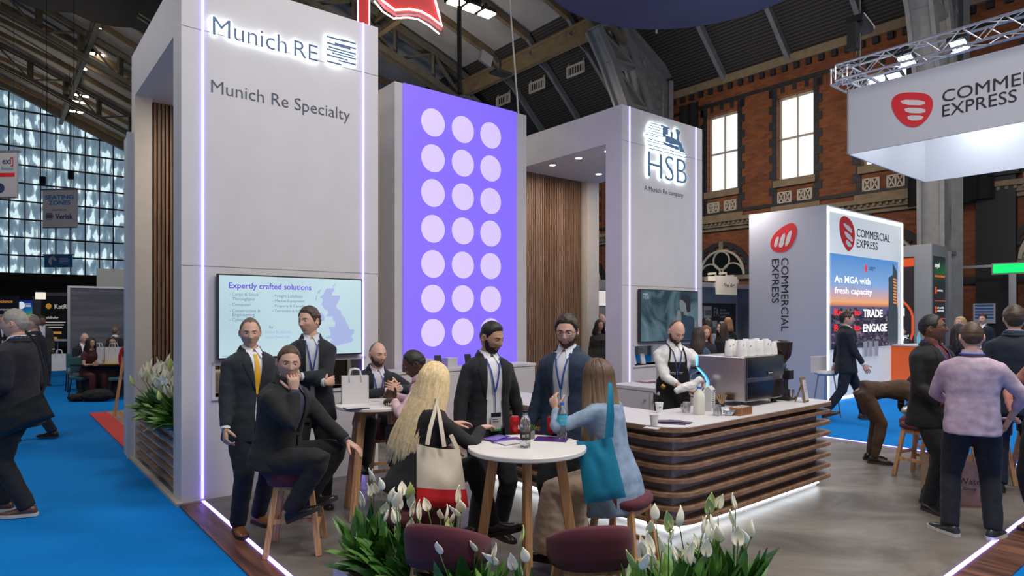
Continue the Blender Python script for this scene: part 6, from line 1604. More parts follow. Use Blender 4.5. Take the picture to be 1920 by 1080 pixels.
p=G(722,752,TT); q=MB(); q.box((0,0,.003),(.16,.22,.005)); o=q.build('papers',WHITE,world=False); o.location=p+Z*.0005; o.rotation_euler=(0,0,R(60)); tag(o,'white papers under the clasped hands on the round table','paper')
# ---- tote bags
def tote(label,corners,thick,mats,straps,split=None,seed=0,name='tote_bag'):
    """corners: TL,TR,BR,BL world; bulging soft bag"""
    TL,TR,BR,BL=[Vector(c) for c in corners]; nrm=(TR-TL).cross(TL-BL).normalized()
    if nrm.y>0: nrm=-nrm
    base=(BL+BR)/2; t=thing(name,label,'bag',base,0); q=MB(); n,mm=14,16
    for side in (1,-1):
        vs=[];fs=[]
        for i in range(mm+1):
            for j in range(n+1):
                a=j/n; c=i/mm; p=lerp(lerp(TL,TR,a),lerp(BL,BR,a),c)
                bul=thick*(math.sin(a*PI)**.5)*(.12+.88*math.sin(min(1,c*1.05)*PI*.62)**1.0)*(1 if c<.9 else (1-(c-.9)*8))
                w_=noise.noise(Vector((a*4+seed,c*3,side)))*.016+noise.noise(Vector((a*11+seed,c*2.2,side+3)))*.006
                p=p+nrm*side*max(.001,bul)+nrm*w_*math.sin(a*PI)-Z*(.012*math.sin(a*PI)*(1-c))
                vs.append(p)
        for i in range(mm):
            for j in range(n):
                b_=i*(n+1)+j; f=(b_,b_+1,b_+n+2,b_+n+1)
                fs.append(f if side<0 else f[::-1])
        k=len(q.v); q.v+=vs
        for idx,f in enumerate(fs):
            q.f.append([x+k for x in f]); q.m.append(1 if split and (idx//n)/mm>=split else 0)
    q.build('bag_body',mats,root=t,smooth='all')
    for s_ in straps:
        q=MB(); rg=[]
        for i,p in enumerate(s_):
            a=Vector(s_[max(0,i-1)]); c=Vector(s_[min(len(s_)-1,i+1)]); tg=(c-a).normalized(); sd_=tg.cross(nrm).normalized()*.0135
            p=Vector(p); rg.append([p-sd_-nrm*.0015,p+sd_-nrm*.0015,p+sd_+nrm*.0015,p-sd_+nrm*.0015])
        q.loft(rg); q.build('strap',mats[0],root=t,smooth=True)
    return t
CANV=mat('canvas_cream',(.60,.52,.42),.9,bump=.3,bs=300); CANR_=mat('canvas_red',(.60,.012,.02),.85,bump=.3,bs=300); TEAL=mat('canvas_teal',(.0,.19,.33),.85,bump=.3,bs=300,var=.08)
D=3.62
tote('cream canvas tote bag with red base hanging from the blonde person\'s shoulder',[at(781,832,D+.02),at(862,842,D+.18),at(879,951,D+.16),at(781,951,D-.02)],.045,[CANV,CANR_],
  [[at(801,834,D+.0),at(806,805,D+.03),at(815,772,D+.14),at(819,755,D+.28),at(822,748,D+.42)],[at(833,838,D+.07),at(828,805,D+.08),at(823,772,D+.17),at(820,757,D+.3),at(818,748,D+.45)],[at(858,842,D+.2),at(845,815,D+.2)]],split=.68)
D=3.98
tote('teal canvas tote bag hanging from the shoulder of the pale blue coat',[at(1081,827,D-.02),at(1146,818,D+.05),at(1174,932,D+.05),at(1097,945,D-.04)],.035,[TEAL],
  [[at(1138,822,D+.0),at(1141,780,D+.0),at(1143,740,D+.02),at(1144,718,D+.1)],[at(1146,820,D+.1),at(1148,780,D+.1),at(1146,740,D+.1),at(1144,718,D+.14)]],seed=4)
# black shoulder bag of the man at the left
D=5.45
tote('black laptop shoulder bag with long strap at the left edge',[at(-14,775,D+.1),at(80,736,D+.0),at(103,781,D+.0),at(-6,826,D+.1)],.05,[mat('black_nylon',(.012,.012,.013),.6,bump=.2,bs=200)],
  [[at(78,738,D),at(86,720,D+.02),at(82,690,D+.05),at(72,650,D+.1),at(56,628,D+.2),at(48,622,D+.32)]],seed=9,name='shoulder_bag')
# kraft shopping bag behind the legs at right
KR=mat('kraft_bag',(.40,.25,.15),.75,bump=.1,bs=30); KRF=mat('printed_kraft',(.24,.15,.13),.7,var=.3,vs=12)
p=G(1790,948); t=carrier('large brown paper shopping bag with black lettering standing between the legs at right',(p.x+.02,p.y+.02,.012),R(-12),.52,.20,.46,KR,KR,name='shopping_bag')
q=MB(); f=Fr((0,-.103,.0),(1,0,0)); f.rect(q,-.22,.25,.02,.43,.0,.004); q.build('printed_panel',KRF,root=t,world=False)
q=MB(); text(q,f,'Waters',-.02,.215,w=.25,d=.004,th=.001); text(q,f,'Group',.02,.15,w=.11,d=.004,th=.001); q.build('lettering',INK,root=t,world=False)
# silver handbag on the stool and water bottle cloth of the barista
p=at(1635,756,7.55); t=thing('handbag','small silver handbag the bending person holds over the stool','bag',(p.x+.38,p.y-.1,.64),.3)
q=MB(); q.ell((0,0,.06),(.12,.05,.06),16,8); q.build('bag_body',mat('silver_fabric',(.5,.5,.52),.35,.5,bump=.5,bs=30),root=t,world=False,smooth='all'); q=MB(); q.tube([(-.08,0,.09),(-.02,0,.16),(.06,0,.15),(.08,0,.08)],.008,6); q.build('strap',BLACK,root=t,world=False,smooth='all')
p=at(1292,727,6.42); t=thing('cloth','crumpled white cloth in the hands of the barista','cloth',p,0)
q=MB(); q.tube([(-.14,0,-.04),(-.06,0,0),(.04,0,.03),(.13,0,.09)],[.03,.045,.04,.035],12); me=remesh(q,.01,3,.012); me.build('cloth',mat('white_cotton',(.75,.75,.76),.9),root=t,world=False,smooth='all')
q=MB(); q.tube([at(1241,723,6.52),at(1246,727,6.5)],.024,12); solo('wrist_watch',q,mat('brass_watch',(.35,.22,.05),.3,.8),'gold wrist watch on the barista\'s wrist','watch',smooth=True)
# ================================================================ neighbouring stands at right
CEW=mat('booth_white',(.43,.44,.52),.55)
def P2(px,py,Y): return at(px,py,Y)
cr=Vector(((1549.5-960)/FPX*13.25,13.25,0)); cw,cdp,ch=4.08,1.74,4.10
ce=thing('illuminated_booth','white booth with red oval logo, bright edges and a city screen','exhibition booth',cr,YU)
def cb(q,a0,a1,b0,b1,z0,z1): 
    P=lambda a,b_,z: cr+U*a+V*b_+Z*z
    return q.hexa([P(a0,b0,z0),P(a1,b0,z0),P(a1,b1,z0),P(a0,b1,z0),P(a0,b0,z1),P(a1,b0,z1),P(a1,b1,z1),P(a0,b1,z1)])
q=MB(); cb(q,0,cw,0,cdp,0,ch); q.build('booth_shell',CEW,root=ce)
q=MB(); cb(q,.10,cw-.10,-.003,.0,.06,ch-.11); q.build('backlit_front',mat('backlit_fabric',(.5,.52,.54),.6,emit=.32,ec=(.85,.93,1)),root=ce)
q=MB(); cb(q,.03,.10,-.012,.001,.02,ch-.04); cb(q,cw-.10,cw-.03,-.012,.001,.02,ch-.04); cb(q,.03,cw-.03,-.012,.001,ch-.11,ch-.04); cb(q,.1,cw-.1,-.012,.001,.02,.06); q.build('edge_light',LEDW,root=ce)
fF=Fr(cr,U); fL=Fr(cr,V*-1)
def pl(fr_,px,py):
    # intersection of the pixel ray with the frame plane -> x,y in the frame
    d=Vector(((px-960)/FPX,1,-(py-HY)/FPX)); o=Vector((0,0,CAMH)); tt=(fr_.o-o).dot(fr_.n)/d.dot(fr_.n); w_=o+d*tt-fr_.o; return w_.dot(fr_.r),w_.dot(fr_.u)
def oval_logo(root,fr_,px_list,bars,mt=CRED,wm=WHITE,d=.004):
    def smooth_(P,k=3):
        for _ in range(k): P=[x for a,c in zip(P,P[1:]+P[:1]) for x in ((a[0]*.75+c[0]*.25,a[1]*.75+c[1]*.25),(a[0]*.25+c[0]*.75,a[1]*.25+c[1]*.75))]
        return P
    q=MB(); fr_.poly(q,smooth_([pl(fr_,*p) for p in px_list]),d,d+.006); q.build('logo',mt,root=root)
    for b_ in bars:
        q=MB(); fr_.poly(q,smooth_([pl(fr_,*p) for p in b_],1),d+.006,d+.009); q.build('logo_stripe',wm,root=root)
oval_logo(ce,fF,[(1574,410),(1583,403),(1598,416),(1603,440),(1600,462),(1592,472),(1586,468),(1577,450),(1573,428)],
  [[(1579,416),(1595,427),(1598,440),(1583,427)],[(1581,431),(1597,444),(1598,456),(1584,443)],[(1584,447),(1597,459),(1594,464),(1587,461)]])
q=MB()
x,y=pl(fF,1606,443.5); x1,_=pl(fF,1668,460); text(q,fF,'COMMERCIAL',x,y,w=x1-x,h=.18,d=.004,th=.004)
x,y=pl(fF,1606,463.5); x1,_=pl(fF,1645,460); text(q,fF,'EXPRESS',x,y,w=x1-x,h=.18,d=.004,th=.004); q.build('lettering',INK,root=ce)
oval_logo(ce,fL,[(1443,459),(1450,440),(1470,423),(1488,416),(1495,428),(1493,446),(1482,466),(1468,474),(1450,471)],
  [[(1451,463),(1455,446),(1462,442),(1457,464)],[(1459,464),(1466,441),(1474,436),(1469,464)],[(1471,463),(1478,436),(1487,430),(1480,458)]])
q=MB()
x,y=pl(fL,1465,484); _,yb=pl(fL,1470,621); text(q,fL,'COMMERCIAL',x,y,w=y-yb,h=.165,d=.004,th=.004,rot=-PI/2)
x,y=pl(fL,1447.5,486); _,yb=pl(fL,1450,568); text(q,fL,'EXPRESS',x,y,w=y-yb,h=.165,d=.004,th=.004,rot=-PI/2); q.build('lettering',INK,root=ce)
# its screen: city at dusk
sx0,sy0=pl(fF,1549.5,659); sx0+=.14; sy0=1.09; sx1=pl(fF,1681,600)[0]; sy1=pl(fF,1552,474)[1]
SW,SHH=sx1-sx0,sy1-sy0
scn=thing('booth_screen','bright screen showing a city at dusk with white and red slogans','screen',fF(sx0,sy0,.03),YU)
m,nt,b=nodes('dusk_sky',.4); b.inputs['Base Color'].default_value=(.01,.01,.01,1); tc=nd(nt,'ShaderNodeTexCoord'); sx_=nd(nt,'ShaderNodeSeparateXYZ'); nt.links.new(tc.outputs['Object'],sx_.inputs[0])
ma=nd(nt,'ShaderNodeMath'); ma.operation='MULTIPLY'; ma.inputs[1].default_value=1/SHH; nt.links.new(sx_.outputs['Z'],ma.inputs[0])
r=nd(nt,'ShaderNodeValToRGB'); E=r.color_ramp.elements; E[0].position=.46; E[0].color=(.55,.18,.12,1); E[1].position=1; E[1].color=(.08,.26,.62,1)
for p_,c_ in ((.50,(.85,.42,.18)),(.57,(.60,.38,.42)),(.70,(.22,.40,.72)),(.45,(.10,.10,.20))): e=E.new(p_); e.color=(*c_,1)
nt.links.new(ma.outputs[0],r.inputs[0]); nt.links.new(r.outputs[0],b.inputs['Emission Color']); b.inputs['Emission Strength'].default_value=1.0
q=MB(); fF.rect(q,sx0,sx1,sy0,sy1,.002,.03); q.build('sky_picture',m,root=scn)
m2=mat('city_picture',(.01,.01,.01),.5); nt=m2.node_tree; b=nt.nodes['Principled BSDF']; tc=nd(nt,'ShaderNodeTexCoord'); mp=nd(nt,'ShaderNodeMapping'); mp.inputs['Rotation'].default_value=(0,0,-YU); mp.inputs['Scale'].default_value=(9,9,22); nt.links.new(tc.outputs['Object'],mp.inputs[0]); vo=nd(nt,'ShaderNodeTexVoronoi',Scale=1.0); nt.links.new(mp.outputs[0],vo.inputs['Vector'])
sp_=nd(nt,'ShaderNodeSeparateXYZ'); nt.links.new(vo.outputs['Color'],sp_.inputs[0]); r=nd(nt,'ShaderNodeValToRGB'); E=r.color_ramp.elements; E[0].color=(.008,.008,.016,1); E[1].color=(.22,.15,.2,1); e=E.new(.75); e.color=(.05,.045,.09,1); nt.links.new(sp_.outputs[0],r.inputs[0]); nt.links.new(r.outputs[0],b.inputs['Emission Color']); b.inputs['Emission Strength'].default_value=1
q=MB(); rn=random.Random(3); pts=[(sx0,sy0)]; pts=[(sx0,sy0),(sx1,sy0),(sx1,sy0+SHH*.42)]
n=26
for i in range(n,0,-1):
    a=sx0+SW*i/n; h=sy0+SHH*(.36+.09*rn.random()); pts+=[(a,h),(sx0+SW*(i-.9)/n,h)]
fF.poly(q,pts,.03,.031); q.build('city_picture',m2,root=scn)
q=MB(); fx=lambda a,c:(sx0+SW*a,sy0+SHH*c)
fF.poly(q,[fx(.84,.02),fx(.84,.80),fx(.91,.84),fx(.91,.98),fx(.985,.88),fx(.985,.02)],.031,.032); q.build('skyscraper_picture',imgmat('tower_pic',(.035,.055,.075)),root=scn)
q=MB(); 
for k in range(9): fF.poly(q,[fx(.92,.50+.035*k),fx(.975,.49+.035*k),fx(.975,.51+.035*k),fx(.92,.52+.035*k)],.032,.0325)
q.build('window_glow_picture',imgmat('orange_pic',(.75,.25,.06)),root=scn)
SW_=imgmat('screen_white',(.9,.9,.95),1.3); SR_=imgmat('screen_red',(.95,.02,.03),1.2)
q=MB(); text(q,fF,'An MGA with',*fx(.045,.70),w=SW*.50,h=SHH*.075,d=.033,th=.002,bold=.01); q.build('slogan',SW_,root=scn); q=MB(); text(q,fF,'fresh capacity',*fx(.045,.565),w=SW*.53,h=SHH*.088,d=.033,th=.002,bold=.01); q.build('slogan',SW_,root=scn)
q=MB(); text(q,fF,'TRADE',*fx(.44,.335),w=SW*.30,h=SHH*.09,d=.033,th=.002,bold=.03); q.build('slogan',SW_,root=scn); q=MB(); text(q,fF,'ENGAGE',*fx(.44,.17),w=SW*.37,h=SHH*.09,d=.033,th=.002,bold=.03); q.build('slogan',SW_,root=scn)
q=MB(); text(q,fF,'Ready to',*fx(.04,.335),w=SW*.36,h=SHH*.09,d=.033,th=.002,bold=.03); q.build('slogan',SR_,root=scn); q=MB(); text(q,fF,'Ready to',*fx(.04,.17),w=SW*.36,h=SHH*.09,d=.033,th=.002,bold=.03); q.build('slogan',SR_,root=scn)
q=MB(); c_=fx(.48,.88); fF.poly(q,[(c_[0]+.05*math.cos(a*.4),c_[1]+.09*math.sin(a*.4)) for a in range(16)],.033,.035); q.build('logo',SR_,root=scn)
q=MB(); text(q,fF,'COMMERCIAL',*fx(.53,.885),w=SW*.1,d=.033,th=.002); text(q,fF,'EXPRESS',*fx(.53,.86),w=SW*.07,d=.033,th=.002); q.build('lettering',imgmat('pic_ink',(.02,.03,.08)),root=scn)
# leaflet holders and white chair in front of the booth
for i,px in enumerate((1619,1629,1639.5)):
    x,y=pl(fF,px,690); q=MB(); fF.rect(q,x-.09,x+.09,.88,1.22,.01,.05); fF.rect(q,x-.075,x+.075,1.0,1.27,.015,.03); o=solo('leaflet_holder',q,mat('clear_holder',(.55,.55,.58),.3),'clear leaflet holder on the white booth wall, %s of three'%['left','middle','right'][i],'leaflet holder','leaflet holders')
p=G(1562,786); t=thing('bar_chair','white chair with thin steel legs beside the walking person','chair',(p.x,p.y+.25,0),.4)
q=MB(); q.ell((0,0,.78),(.2,.2,.05),16,6); q.box((0,.17,.92),(.38,.04,.3)); q.build('seat',WHITE,root=t,world=False,bevel=.01)
for a in range(4): q=MB(); c_,s_=math.cos(a*PI/2+.8),math.sin(a*PI/2+.8); q.tube([(c_*.12,s_*.12,.76),(c_*.24,s_*.24,0)],.012,6); q.build('leg',CHROME,root=t,world=False)
# ---- grey booth with orange panels
ar=at(1747,480,17.2); ar.z=0; ab=thing('angular_booth','grey booth with black and orange panels beyond the city screen','exhibition booth',ar,YU)
GREYB=mat('booth_grey',(.30,.31,.32),.6)
def ab_(q,a0,a1,b0,b1,z0,z1):
    P=lambda a,b_,z: ar+U*a+V*b_+Z*z
    return q.hexa([P(a0,b0,z0),P(a1,b0,z0),P(a1,b1,z0),P(a0,b1,z0),P(a0,b0,z1),P(a1,b0,z1),P(a1,b1,z1),P(a0,b1,z1)])
q=MB(); ab_(q,0,1.25,0,2.4,0,3.74); q.build('booth_shell',GREYB,root=ab)
fa=Fr(ar,U); fb=Fr(ar,V*-1)
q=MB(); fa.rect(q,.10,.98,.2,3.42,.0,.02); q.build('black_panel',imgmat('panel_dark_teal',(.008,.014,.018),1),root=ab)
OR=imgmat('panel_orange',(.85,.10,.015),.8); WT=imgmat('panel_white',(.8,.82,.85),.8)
q=MB(); text(q,fa,'angel',.18,3.08,w=.34,d=.02,th=.004,bold=.02); 
for k,z in enumerate((2.45,1.98,1.90,1.42,.98,.55)): text(q,fa,['professional indemnity','cyber responsibility','and data security','motor fleet','property','liability'][k],.36,z,w=.5 if k in(1,2) else .42,h=.07,d=.02,th=.004)
q.build('lettering',WT,root=ab)
q=MB(); text(q,fa,'insurance tailored',.18,2.85,w=.75,h=.07,d=.02,th=.004,bold=.03)
for z in (2.2,1.72,1.25,.8): fa.rect(q,.15,.98,z,z+.015,.02,.024)
for z in (2.4,1.88,1.36,.92): fa.rect(q,.2,.3,z,z+.18,.02,.024)
q.build('orange_marks',OR,root=ab)
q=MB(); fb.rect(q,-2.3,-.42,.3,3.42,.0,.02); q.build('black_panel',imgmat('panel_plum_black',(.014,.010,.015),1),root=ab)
q=MB(); fb.rect(q,-2.3,-.42,3.15,3.38,.02,.03); 
arc=[(-1.9+1.5*math.cos(a),1.55+1.1*math.sin(a)) for a in [R(100-8*i) for i in range(25)]]
q.tube([fb(min(x,-.45),y,.03) for x,y in arc],.03,6); q.build('orange_marks',OR,root=ab)
q=MB(); text(q,fb,'angel',-1.25,1.72,w=.6,d=.02,th=.004,bold=.02); 
for k in range(3): text(q,fb,['We include tailored','practical services, and','core security and'][k],-1.6,1.22-.14*k,w=1.05,h=.07,d=.02,th=.004)
q.build('lettering',WT,root=ab)
q=MB(); ab_(q,1.25,1.6,.1,2.4,0,3.6); q.build('booth_side',mat('taupe_side',(.10,.085,.07),.7),root=ab)
oc=at(1711,668,15.4); oc.z=0; q=MB(); c_=MB(); 
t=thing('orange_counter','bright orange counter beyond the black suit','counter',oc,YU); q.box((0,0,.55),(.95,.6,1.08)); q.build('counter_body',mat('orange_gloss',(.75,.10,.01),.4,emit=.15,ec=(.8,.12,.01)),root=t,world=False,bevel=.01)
q=MB(); q.box((0,0,1.10),(1.0,.65,.03)); q.build('counter_top',WHITE,root=t,world=False)
t=thing('small_bottle','small blue and white bottle on the orange counter','bottle',(oc.x+.15,oc.y,1.115),0); q=MB(); q.lathe([(.04,0),(.04,.18),(.015,.24),(.015,.27)],(0,0,0),14); q.build('bottle',mat('cyan_bottle',(.2,.55,.75),.3),root=t,world=False,smooth=True)
q=MB(); q.lathe([(.017,.265),(.017,.29)],(0,0,0),12); q.build('cap',WHITE,root=t,world=False)
# safety notice, exit sign, door frame on the wall
q=MB(); p=at(1837,597,20.5); f=Fr(p,V*-1); f=Fr(sv(23.66,-.35,2.0-.0),V*-1)
x,y=0,0; fn=Fr(sv(23.70,-.72,1.45),V*-1); 
f.rect(q,-.35,.25,-.45,.20,0,.03); o=solo('safety_notice',q,WHITE,'white and blue safety notice on the black pilaster','notice')
q=MB(); 
for k in range(5): f.rect(q,-.30,.20,.10-.1*k,.16-.1*k,.03,.034)
q.build('notice_lines',mat('notice_blue',(.03,.15,.5),.5),parent=o)
EXG=mat('exit_green',(.0,.6,.15),.4,emit=1.0,ec=(.0,.85,.16))
ex=at(1895,503,19.5); t=thing('exit_sign','glowing green exit sign on a post at the right edge','sign',ex,YU-PI/2)
q=MB(); q.box((0.1,0,0),(1.15,.08,.36)); q.build('sign_box',GREYB,root=t,world=False); q=MB(); q.box((.1,-.045,0),(1.06,.02,.27)); q.build('green_face',EXG,root=t,world=False)
q=MB(); q.box((.05,0.02,-1.5),(.18,.1,2.7)); q.box((-1.1,.05,.1),(1.4,.06,.08)); q.build('post',ALU,root=t,world=False)
# ================================================================ hanging fabric box with truss and floods
hb0=Vector(((1588-960)/FPX*12,12,0)); BZ0=CAMH+302/FPX*12; BZ1=BZ0+1.2; BL=3.95
hbx=thing('hanging_fabric_box','white square fabric banner box with red oval logo hanging at upper right','hanging banner',hb0+Z*BZ0,YU)
def hbp(a,b_,z): return hb0+U*a-V*b_+Z*z
FAB=mat('white_fabric',(.48,.49,.54),.8)
def hbb(q,a0,a1,b0,b1,z0,z1): return q.hexa([hbp(a0,b1,z0),hbp(a1,b1,z0),hbp(a1,b0,z0),hbp(a0,b0,z0),hbp(a0,b1,z1),hbp(a1,b1,z1),hbp(a1,b0,z1),hbp(a0,b0,z1)])
for a,b_,c_,d_ in ((0,.03,0,BL),(BL-.03,BL,0,BL),(0,BL,0,.03),(0,BL,BL-.03,BL)):
    q=MB(); hbb(q,a,b_,c_,d_,BZ0,BZ1); q.build('fabric_panel',FAB,root=hbx)
fh=Fr(hb0,V*-1)
oval_logo(hbx,fh,[(1671,190),(1680,177),(1702,173),(1728,174),(1742,178),(1750,188),(1749,205),(1740,222),(1722,239),(1700,238),(1682,222),(1673,205)],
  [[(1687,187),(1733,188),(1736,198),(1694,197)],[(1694,202),(1736,203),(1735,213),(1700,212)],[(1701,216),(1734,217),(1727,226),(1704,226)]])
q=MB(); x,y=pl(fh,1767,192.5); x1,_=pl(fh,1920,150); text(q,fh,'COMMERCIAL',x,y,w=(x1-x)*1.72,h=.20,d=.004,th=.004)
x,y=pl(fh,1767,219.5); text(q,fh,'EXPRESS',x,y,w=(pl(fh,1907,170)[0]-x),h=.20,d=.004,th=.004); q.build('lettering',INK,root=hbx)
def truss(label,a,b_,w_=.29,root=None):
    a=Vector(a); b_=Vector(b_); d=(b_-a); L=d.length; d.normalize(); s_=d.cross(Z).normalized(); q=MB()
    cs=[a+s_*x*w_/2+Z*z*w_/2 for x,z in ((-1,-1),(1,-1),(1,1),(-1,1))]
    for c_ in cs: q.tube([c_,c_+d*L],.024,8)
    n=int(L/.27)
    for i in range(n):
        t0=L*i/n; t1=L*(i+1)/n
        for k in range(4):
            c0=cs[k]; c1=cs[(k+1)%4]
            if i%2: c0,c1=c1,c0
            q.tube([c0+d*t0,c1+d*t1],.010,5)
    for c0,c1 in zip(cs,cs[1:]+cs[:1]): q.tube([c0,c1],.014,5)
    return q
tz=BZ1+.30
for i,(p0,p1,lab) in enumerate(((hbp(-.1,-.1,tz),hbp(-.1,BL+.5,tz),'near left'),(hbp(BL,-.1,tz),hbp(BL,BL+.5,tz),'far right'),(hbp(-.1,-.1,tz),hbp(BL,-.1,tz),'back'))):
    solo('lighting_truss',truss('',p0,p1),ALU,'silver lattice truss above the hanging fabric box, %s side'%lab,'truss','trusses of the hanging fabric box',smooth=False)
for i,(a,b_) in enumerate(((.15,.95),(.15,1.75),(.9,.5),(2.6,2.0),(3.4,1.2))):
    c_=hbp(a,b_,tz+.05); t=thing('truss_floodlight','white floodlight on the truss, %s'%['nearest the corner','second from the corner','inside the corner','deep inside the box','at the far side'][i],'floodlight',c_,YU,'floodlights on the truss')
    q=MB(); q.box((0,0,0),(.34,.28,.07),Matrix.Rotation(R(20),3,'Y')); q.bar((-.17,0,0),(-.17,0,.14),.02); q.bar((.17,0,0),(.17,0,.14),.02); q.build('housing',BLACK,root=t,world=False)
    q=MB(); q.box((.012,0,-.042),(.28,.22,.012),Matrix.Rotation(R(20),3,'Y')); q.build('lamp',mat('flood_white',(1,1,1),.4,emit=14,ec=(.9,.97,1)),root=t,world=False)
    area(c_-Z*.12,.25,20,(.88,.95,1),c_-Z*2+U*.4)
# black chain motor by the truss
c_=at(1612,62,12.4); t=thing('chain_hoist','black chain hoist and drape hanging above the truss corner','hoist',c_,YU)
q=MB(); q.box((0,0,.15),(.5,.3,.14),Matrix.Rotation(.25,3,'Y')); q.box((-.28,0,-.15),(.2,.16,.5)); q.tube([(0,0,0),(.02,0,-.6),(.05,0,-1.0)],.03,6); q.tube([(0,0,0),(-.15,0,-.5),(.1,0,-.9)],.015,6); q.tube([(0,0,.2),(0,0,4)],.012,5); q.build('hoist_body',BLACK,root=t,world=False)
q=MB(); q.box((.1,0,.22),(.5,.28,.06),Matrix.Rotation(.25,3,'Y')); q.build('hoist_plate',GREYB,root=t,world=False)
# ================================================================ framed picture booth between the white tower and the oval logo booth
fo=at(1310,600,17.0); fo.z=0; bt=thing('art_booth','shell scheme booth with dark art restoration board','exhibition booth',fo,YU)
ff=Fr(fo,U)
q=MB(); ff.rect(q,-1.9,1.9,.0,2.55,-.06,0); q.build('back_wall',mat('shell_wall',(.50,.49,.46),.6),root=bt)
q=MB(); ff.rect(q,-1.9,1.95,2.50,2.62,-.1,.9); ff.rect(q,1.86,1.95,0,2.6,-.1,.9); q.build('shell_frame',ALU,root=bt)
q=MB(); ff.rect(q,.12,1.75,.6,2.14,.0,.02); q.build('art_board',mat('board_charcoal',(.035,.033,.034),.5),root=bt)
q=MB(); text(q,ff,'FA',.68,1.78,w=.22,h=.24,d=.02,th=.004); text(q,ff,'FINE ART',.96,1.93,w=.30,h=.05,d=.02,th=.004); text(q,ff,'RESTORATION',.96,1.84,w=.46,h=.05,d=.02,th=.004); text(q,ff,'COMPANY',.96,1.75,w=.30,h=.05,d=.02,th=.004); text(q,ff,'CONSERVATION',1.0,.93,w=.60,h=.05,d=.02,th=.004); q.build('lettering',CREAM,root=bt)
q=MB(); text(q,ff,'specialist co',.9,.76,w=.80,h=.10,d=.02,th=.004); ff.rect(q,1.45,1.62,.60,.70,.02,.024); q.build('orange_lettering',mat('amber_ink',(.55,.22,.03),.5),root=bt)
def picture(x0,x1,y0,y1,label,pc):
    q=MB(); ff.rect(q,x0,x1,y0,y1,.02,.04); o=solo('framed_picture',q,mat('picture_mount',(.75,.68,.58),.6),label,'picture','framed pictures')
    q=MB(); ff.rect(q,x0+(x1-x0)*.18,x1-(x1-x0)*.16,y0+(y1-y0)*.25,y1-(y1-y0)*.35,.04,.043); q.build('print',pc,parent=o)
    q=MB()
    for a,b_,c_,d_ in ((x0,x1,y1-.02,y1),(x0,x1,y0,y0+.02),(x0,x0+.02,y0,y1),(x1-.02,x1,y0,y1)): ff.rect(q,a,b_,c_,d_,.04,.05)
    q.build('frame',BLACK,parent=o)
ETCH=mat('etching',(.30,.26,.21),.7,var=.7,vs=14)
picture(.14,.56,1.72,2.08,'cream mounted etching, the upper one on the dark board',ETCH); picture(.22,.82,1.16,1.68,'cream mounted etching, the lower larger one on the dark board',ETCH)
q=MB(); ff.rect(q,.93,1.48,1.12,1.66,.02,.03); o=solo('portrait_panel',q,mat('dark_portrait',(.035,.025,.02),.5),'dark old portrait panel on the charcoal board','picture')
q=MB(); ff.poly(q,[(1.2+.09*math.cos(a*.4),1.50+.10*math.sin(a*.4)) for a in range(16)],.03,.033); ff.poly(q,[(1.12,1.40),(1.28,1.40),(1.33,1.15),(1.07,1.15)],.03,.033); q.build('sitter',mat('portrait_skin',(.22,.15,.10),.6,var=.4,vs=9),parent=o)
q=MB(); ff.rect(q,-.10,.03,.4,1.35,.05,.12); solo('red_panel',q,mat('crimson_panel',(.45,.01,.05),.5),'crimson strip panel beside the dark art board','panel')
q=MB(); ff.rect(q,-.60,.30,2.33,2.80,.9,.94); o=solo('name_board',q,CREAM,'white stand name board over the framed pictures','sign'); q=MB(); text(q,ff,'Fine Art',-.3,2.52,w=.5,d=.94,th=.004); q.build('lettering',INK,parent=o)
for i,(x_,z_) in enumerate(((-.1,2.75),(.4,2.78),(.75,2.72))):
    q=MB(); q.box(ff(x_,z_,.5),(.35,.3,.12),Matrix.Rotation(.5*i,3,'Z')); q.tube([ff(x_-.2,z_+.12,.5),ff(x_+.25,z_+.16,.4),ff(x_+.3,z_-.1,.4)],.03,6); solo('projector_arm',q,WPAINT,'white lamp arm on top of the art booth, %s of three'%['left','middle','right'][i],'lamp arm','white lamp arms')
# sign seen through the gap
g0=at(1122,545,15.5); fg=Fr((g0.x-.4,g0.y,0),U); q=MB(); fg.rect(q,-.3,1.2,2.05,2.42,-.03,0); o=solo('name_board',q,mat('lit_board',(.7,.68,.64),.5,emit=.3,ec=(.9,.85,.78)),'pale sign board seen through the gap beside the lilac pillar','sign')
q=MB(); text(q,fg,'Stand',.24,2.26,w=.3,d=0,th=.004); text(q,fg,'Hotel',.24,2.13,w=.24,d=0,th=.004); q.build('lettering',mat('brown_ink',(.25,.15,.08),.6),parent=o)
q=MB(); fg.rect(q,-1.2,1.6,0,2.04,-.1,-.04); fg.rect(q,-1.2,1.6,2.44,2.7,-.3,-.04); solo('grey_booth_wall',q,mat('grey_booth_wall',(.14,.14,.15),.7),'plain grey booth wall seen through the gap beside the lilac pillar','booth wall')
# ================================================================ left side of the hall
gw=G(131,706); fgw=Fr(gw,U); gh=2.63
t=thing('booth_wall','grey booth wall printed with fine road pattern behind the seated group','booth wall',gw,YU)
m,nt,b=nodes('map_print',.7); tc=nd(nt,'ShaderNodeTexCoord'); mp=nd(nt,'ShaderNodeMapping'); mp.inputs['Rotation'].default_value=(0,.4,-YU); mp.inputs['Scale'].default_value=(.25,1,2.2); nt.links.new(tc.outputs['Object'],mp.inputs[0]); n1=nd(nt,'ShaderNodeTexNoise',Scale=2.2,Detail=6,Distortion=.7); nt.links.new(mp.outputs[0],n1.inputs['Vector'])
r=nd(nt,'ShaderNodeValToRGB'); r.color_ramp.elements[0].position=.4; r.color_ramp.elements[0].color=(.105,.105,.12,1); r.color_ramp.elements[1].position=.62; r.color_ramp.elements[1].color=(.17,.165,.18,1); nt.links.new(n1.outputs[0],r.inputs[0]); nt.links.new(r.outputs[0],b.inputs['Base Color'])
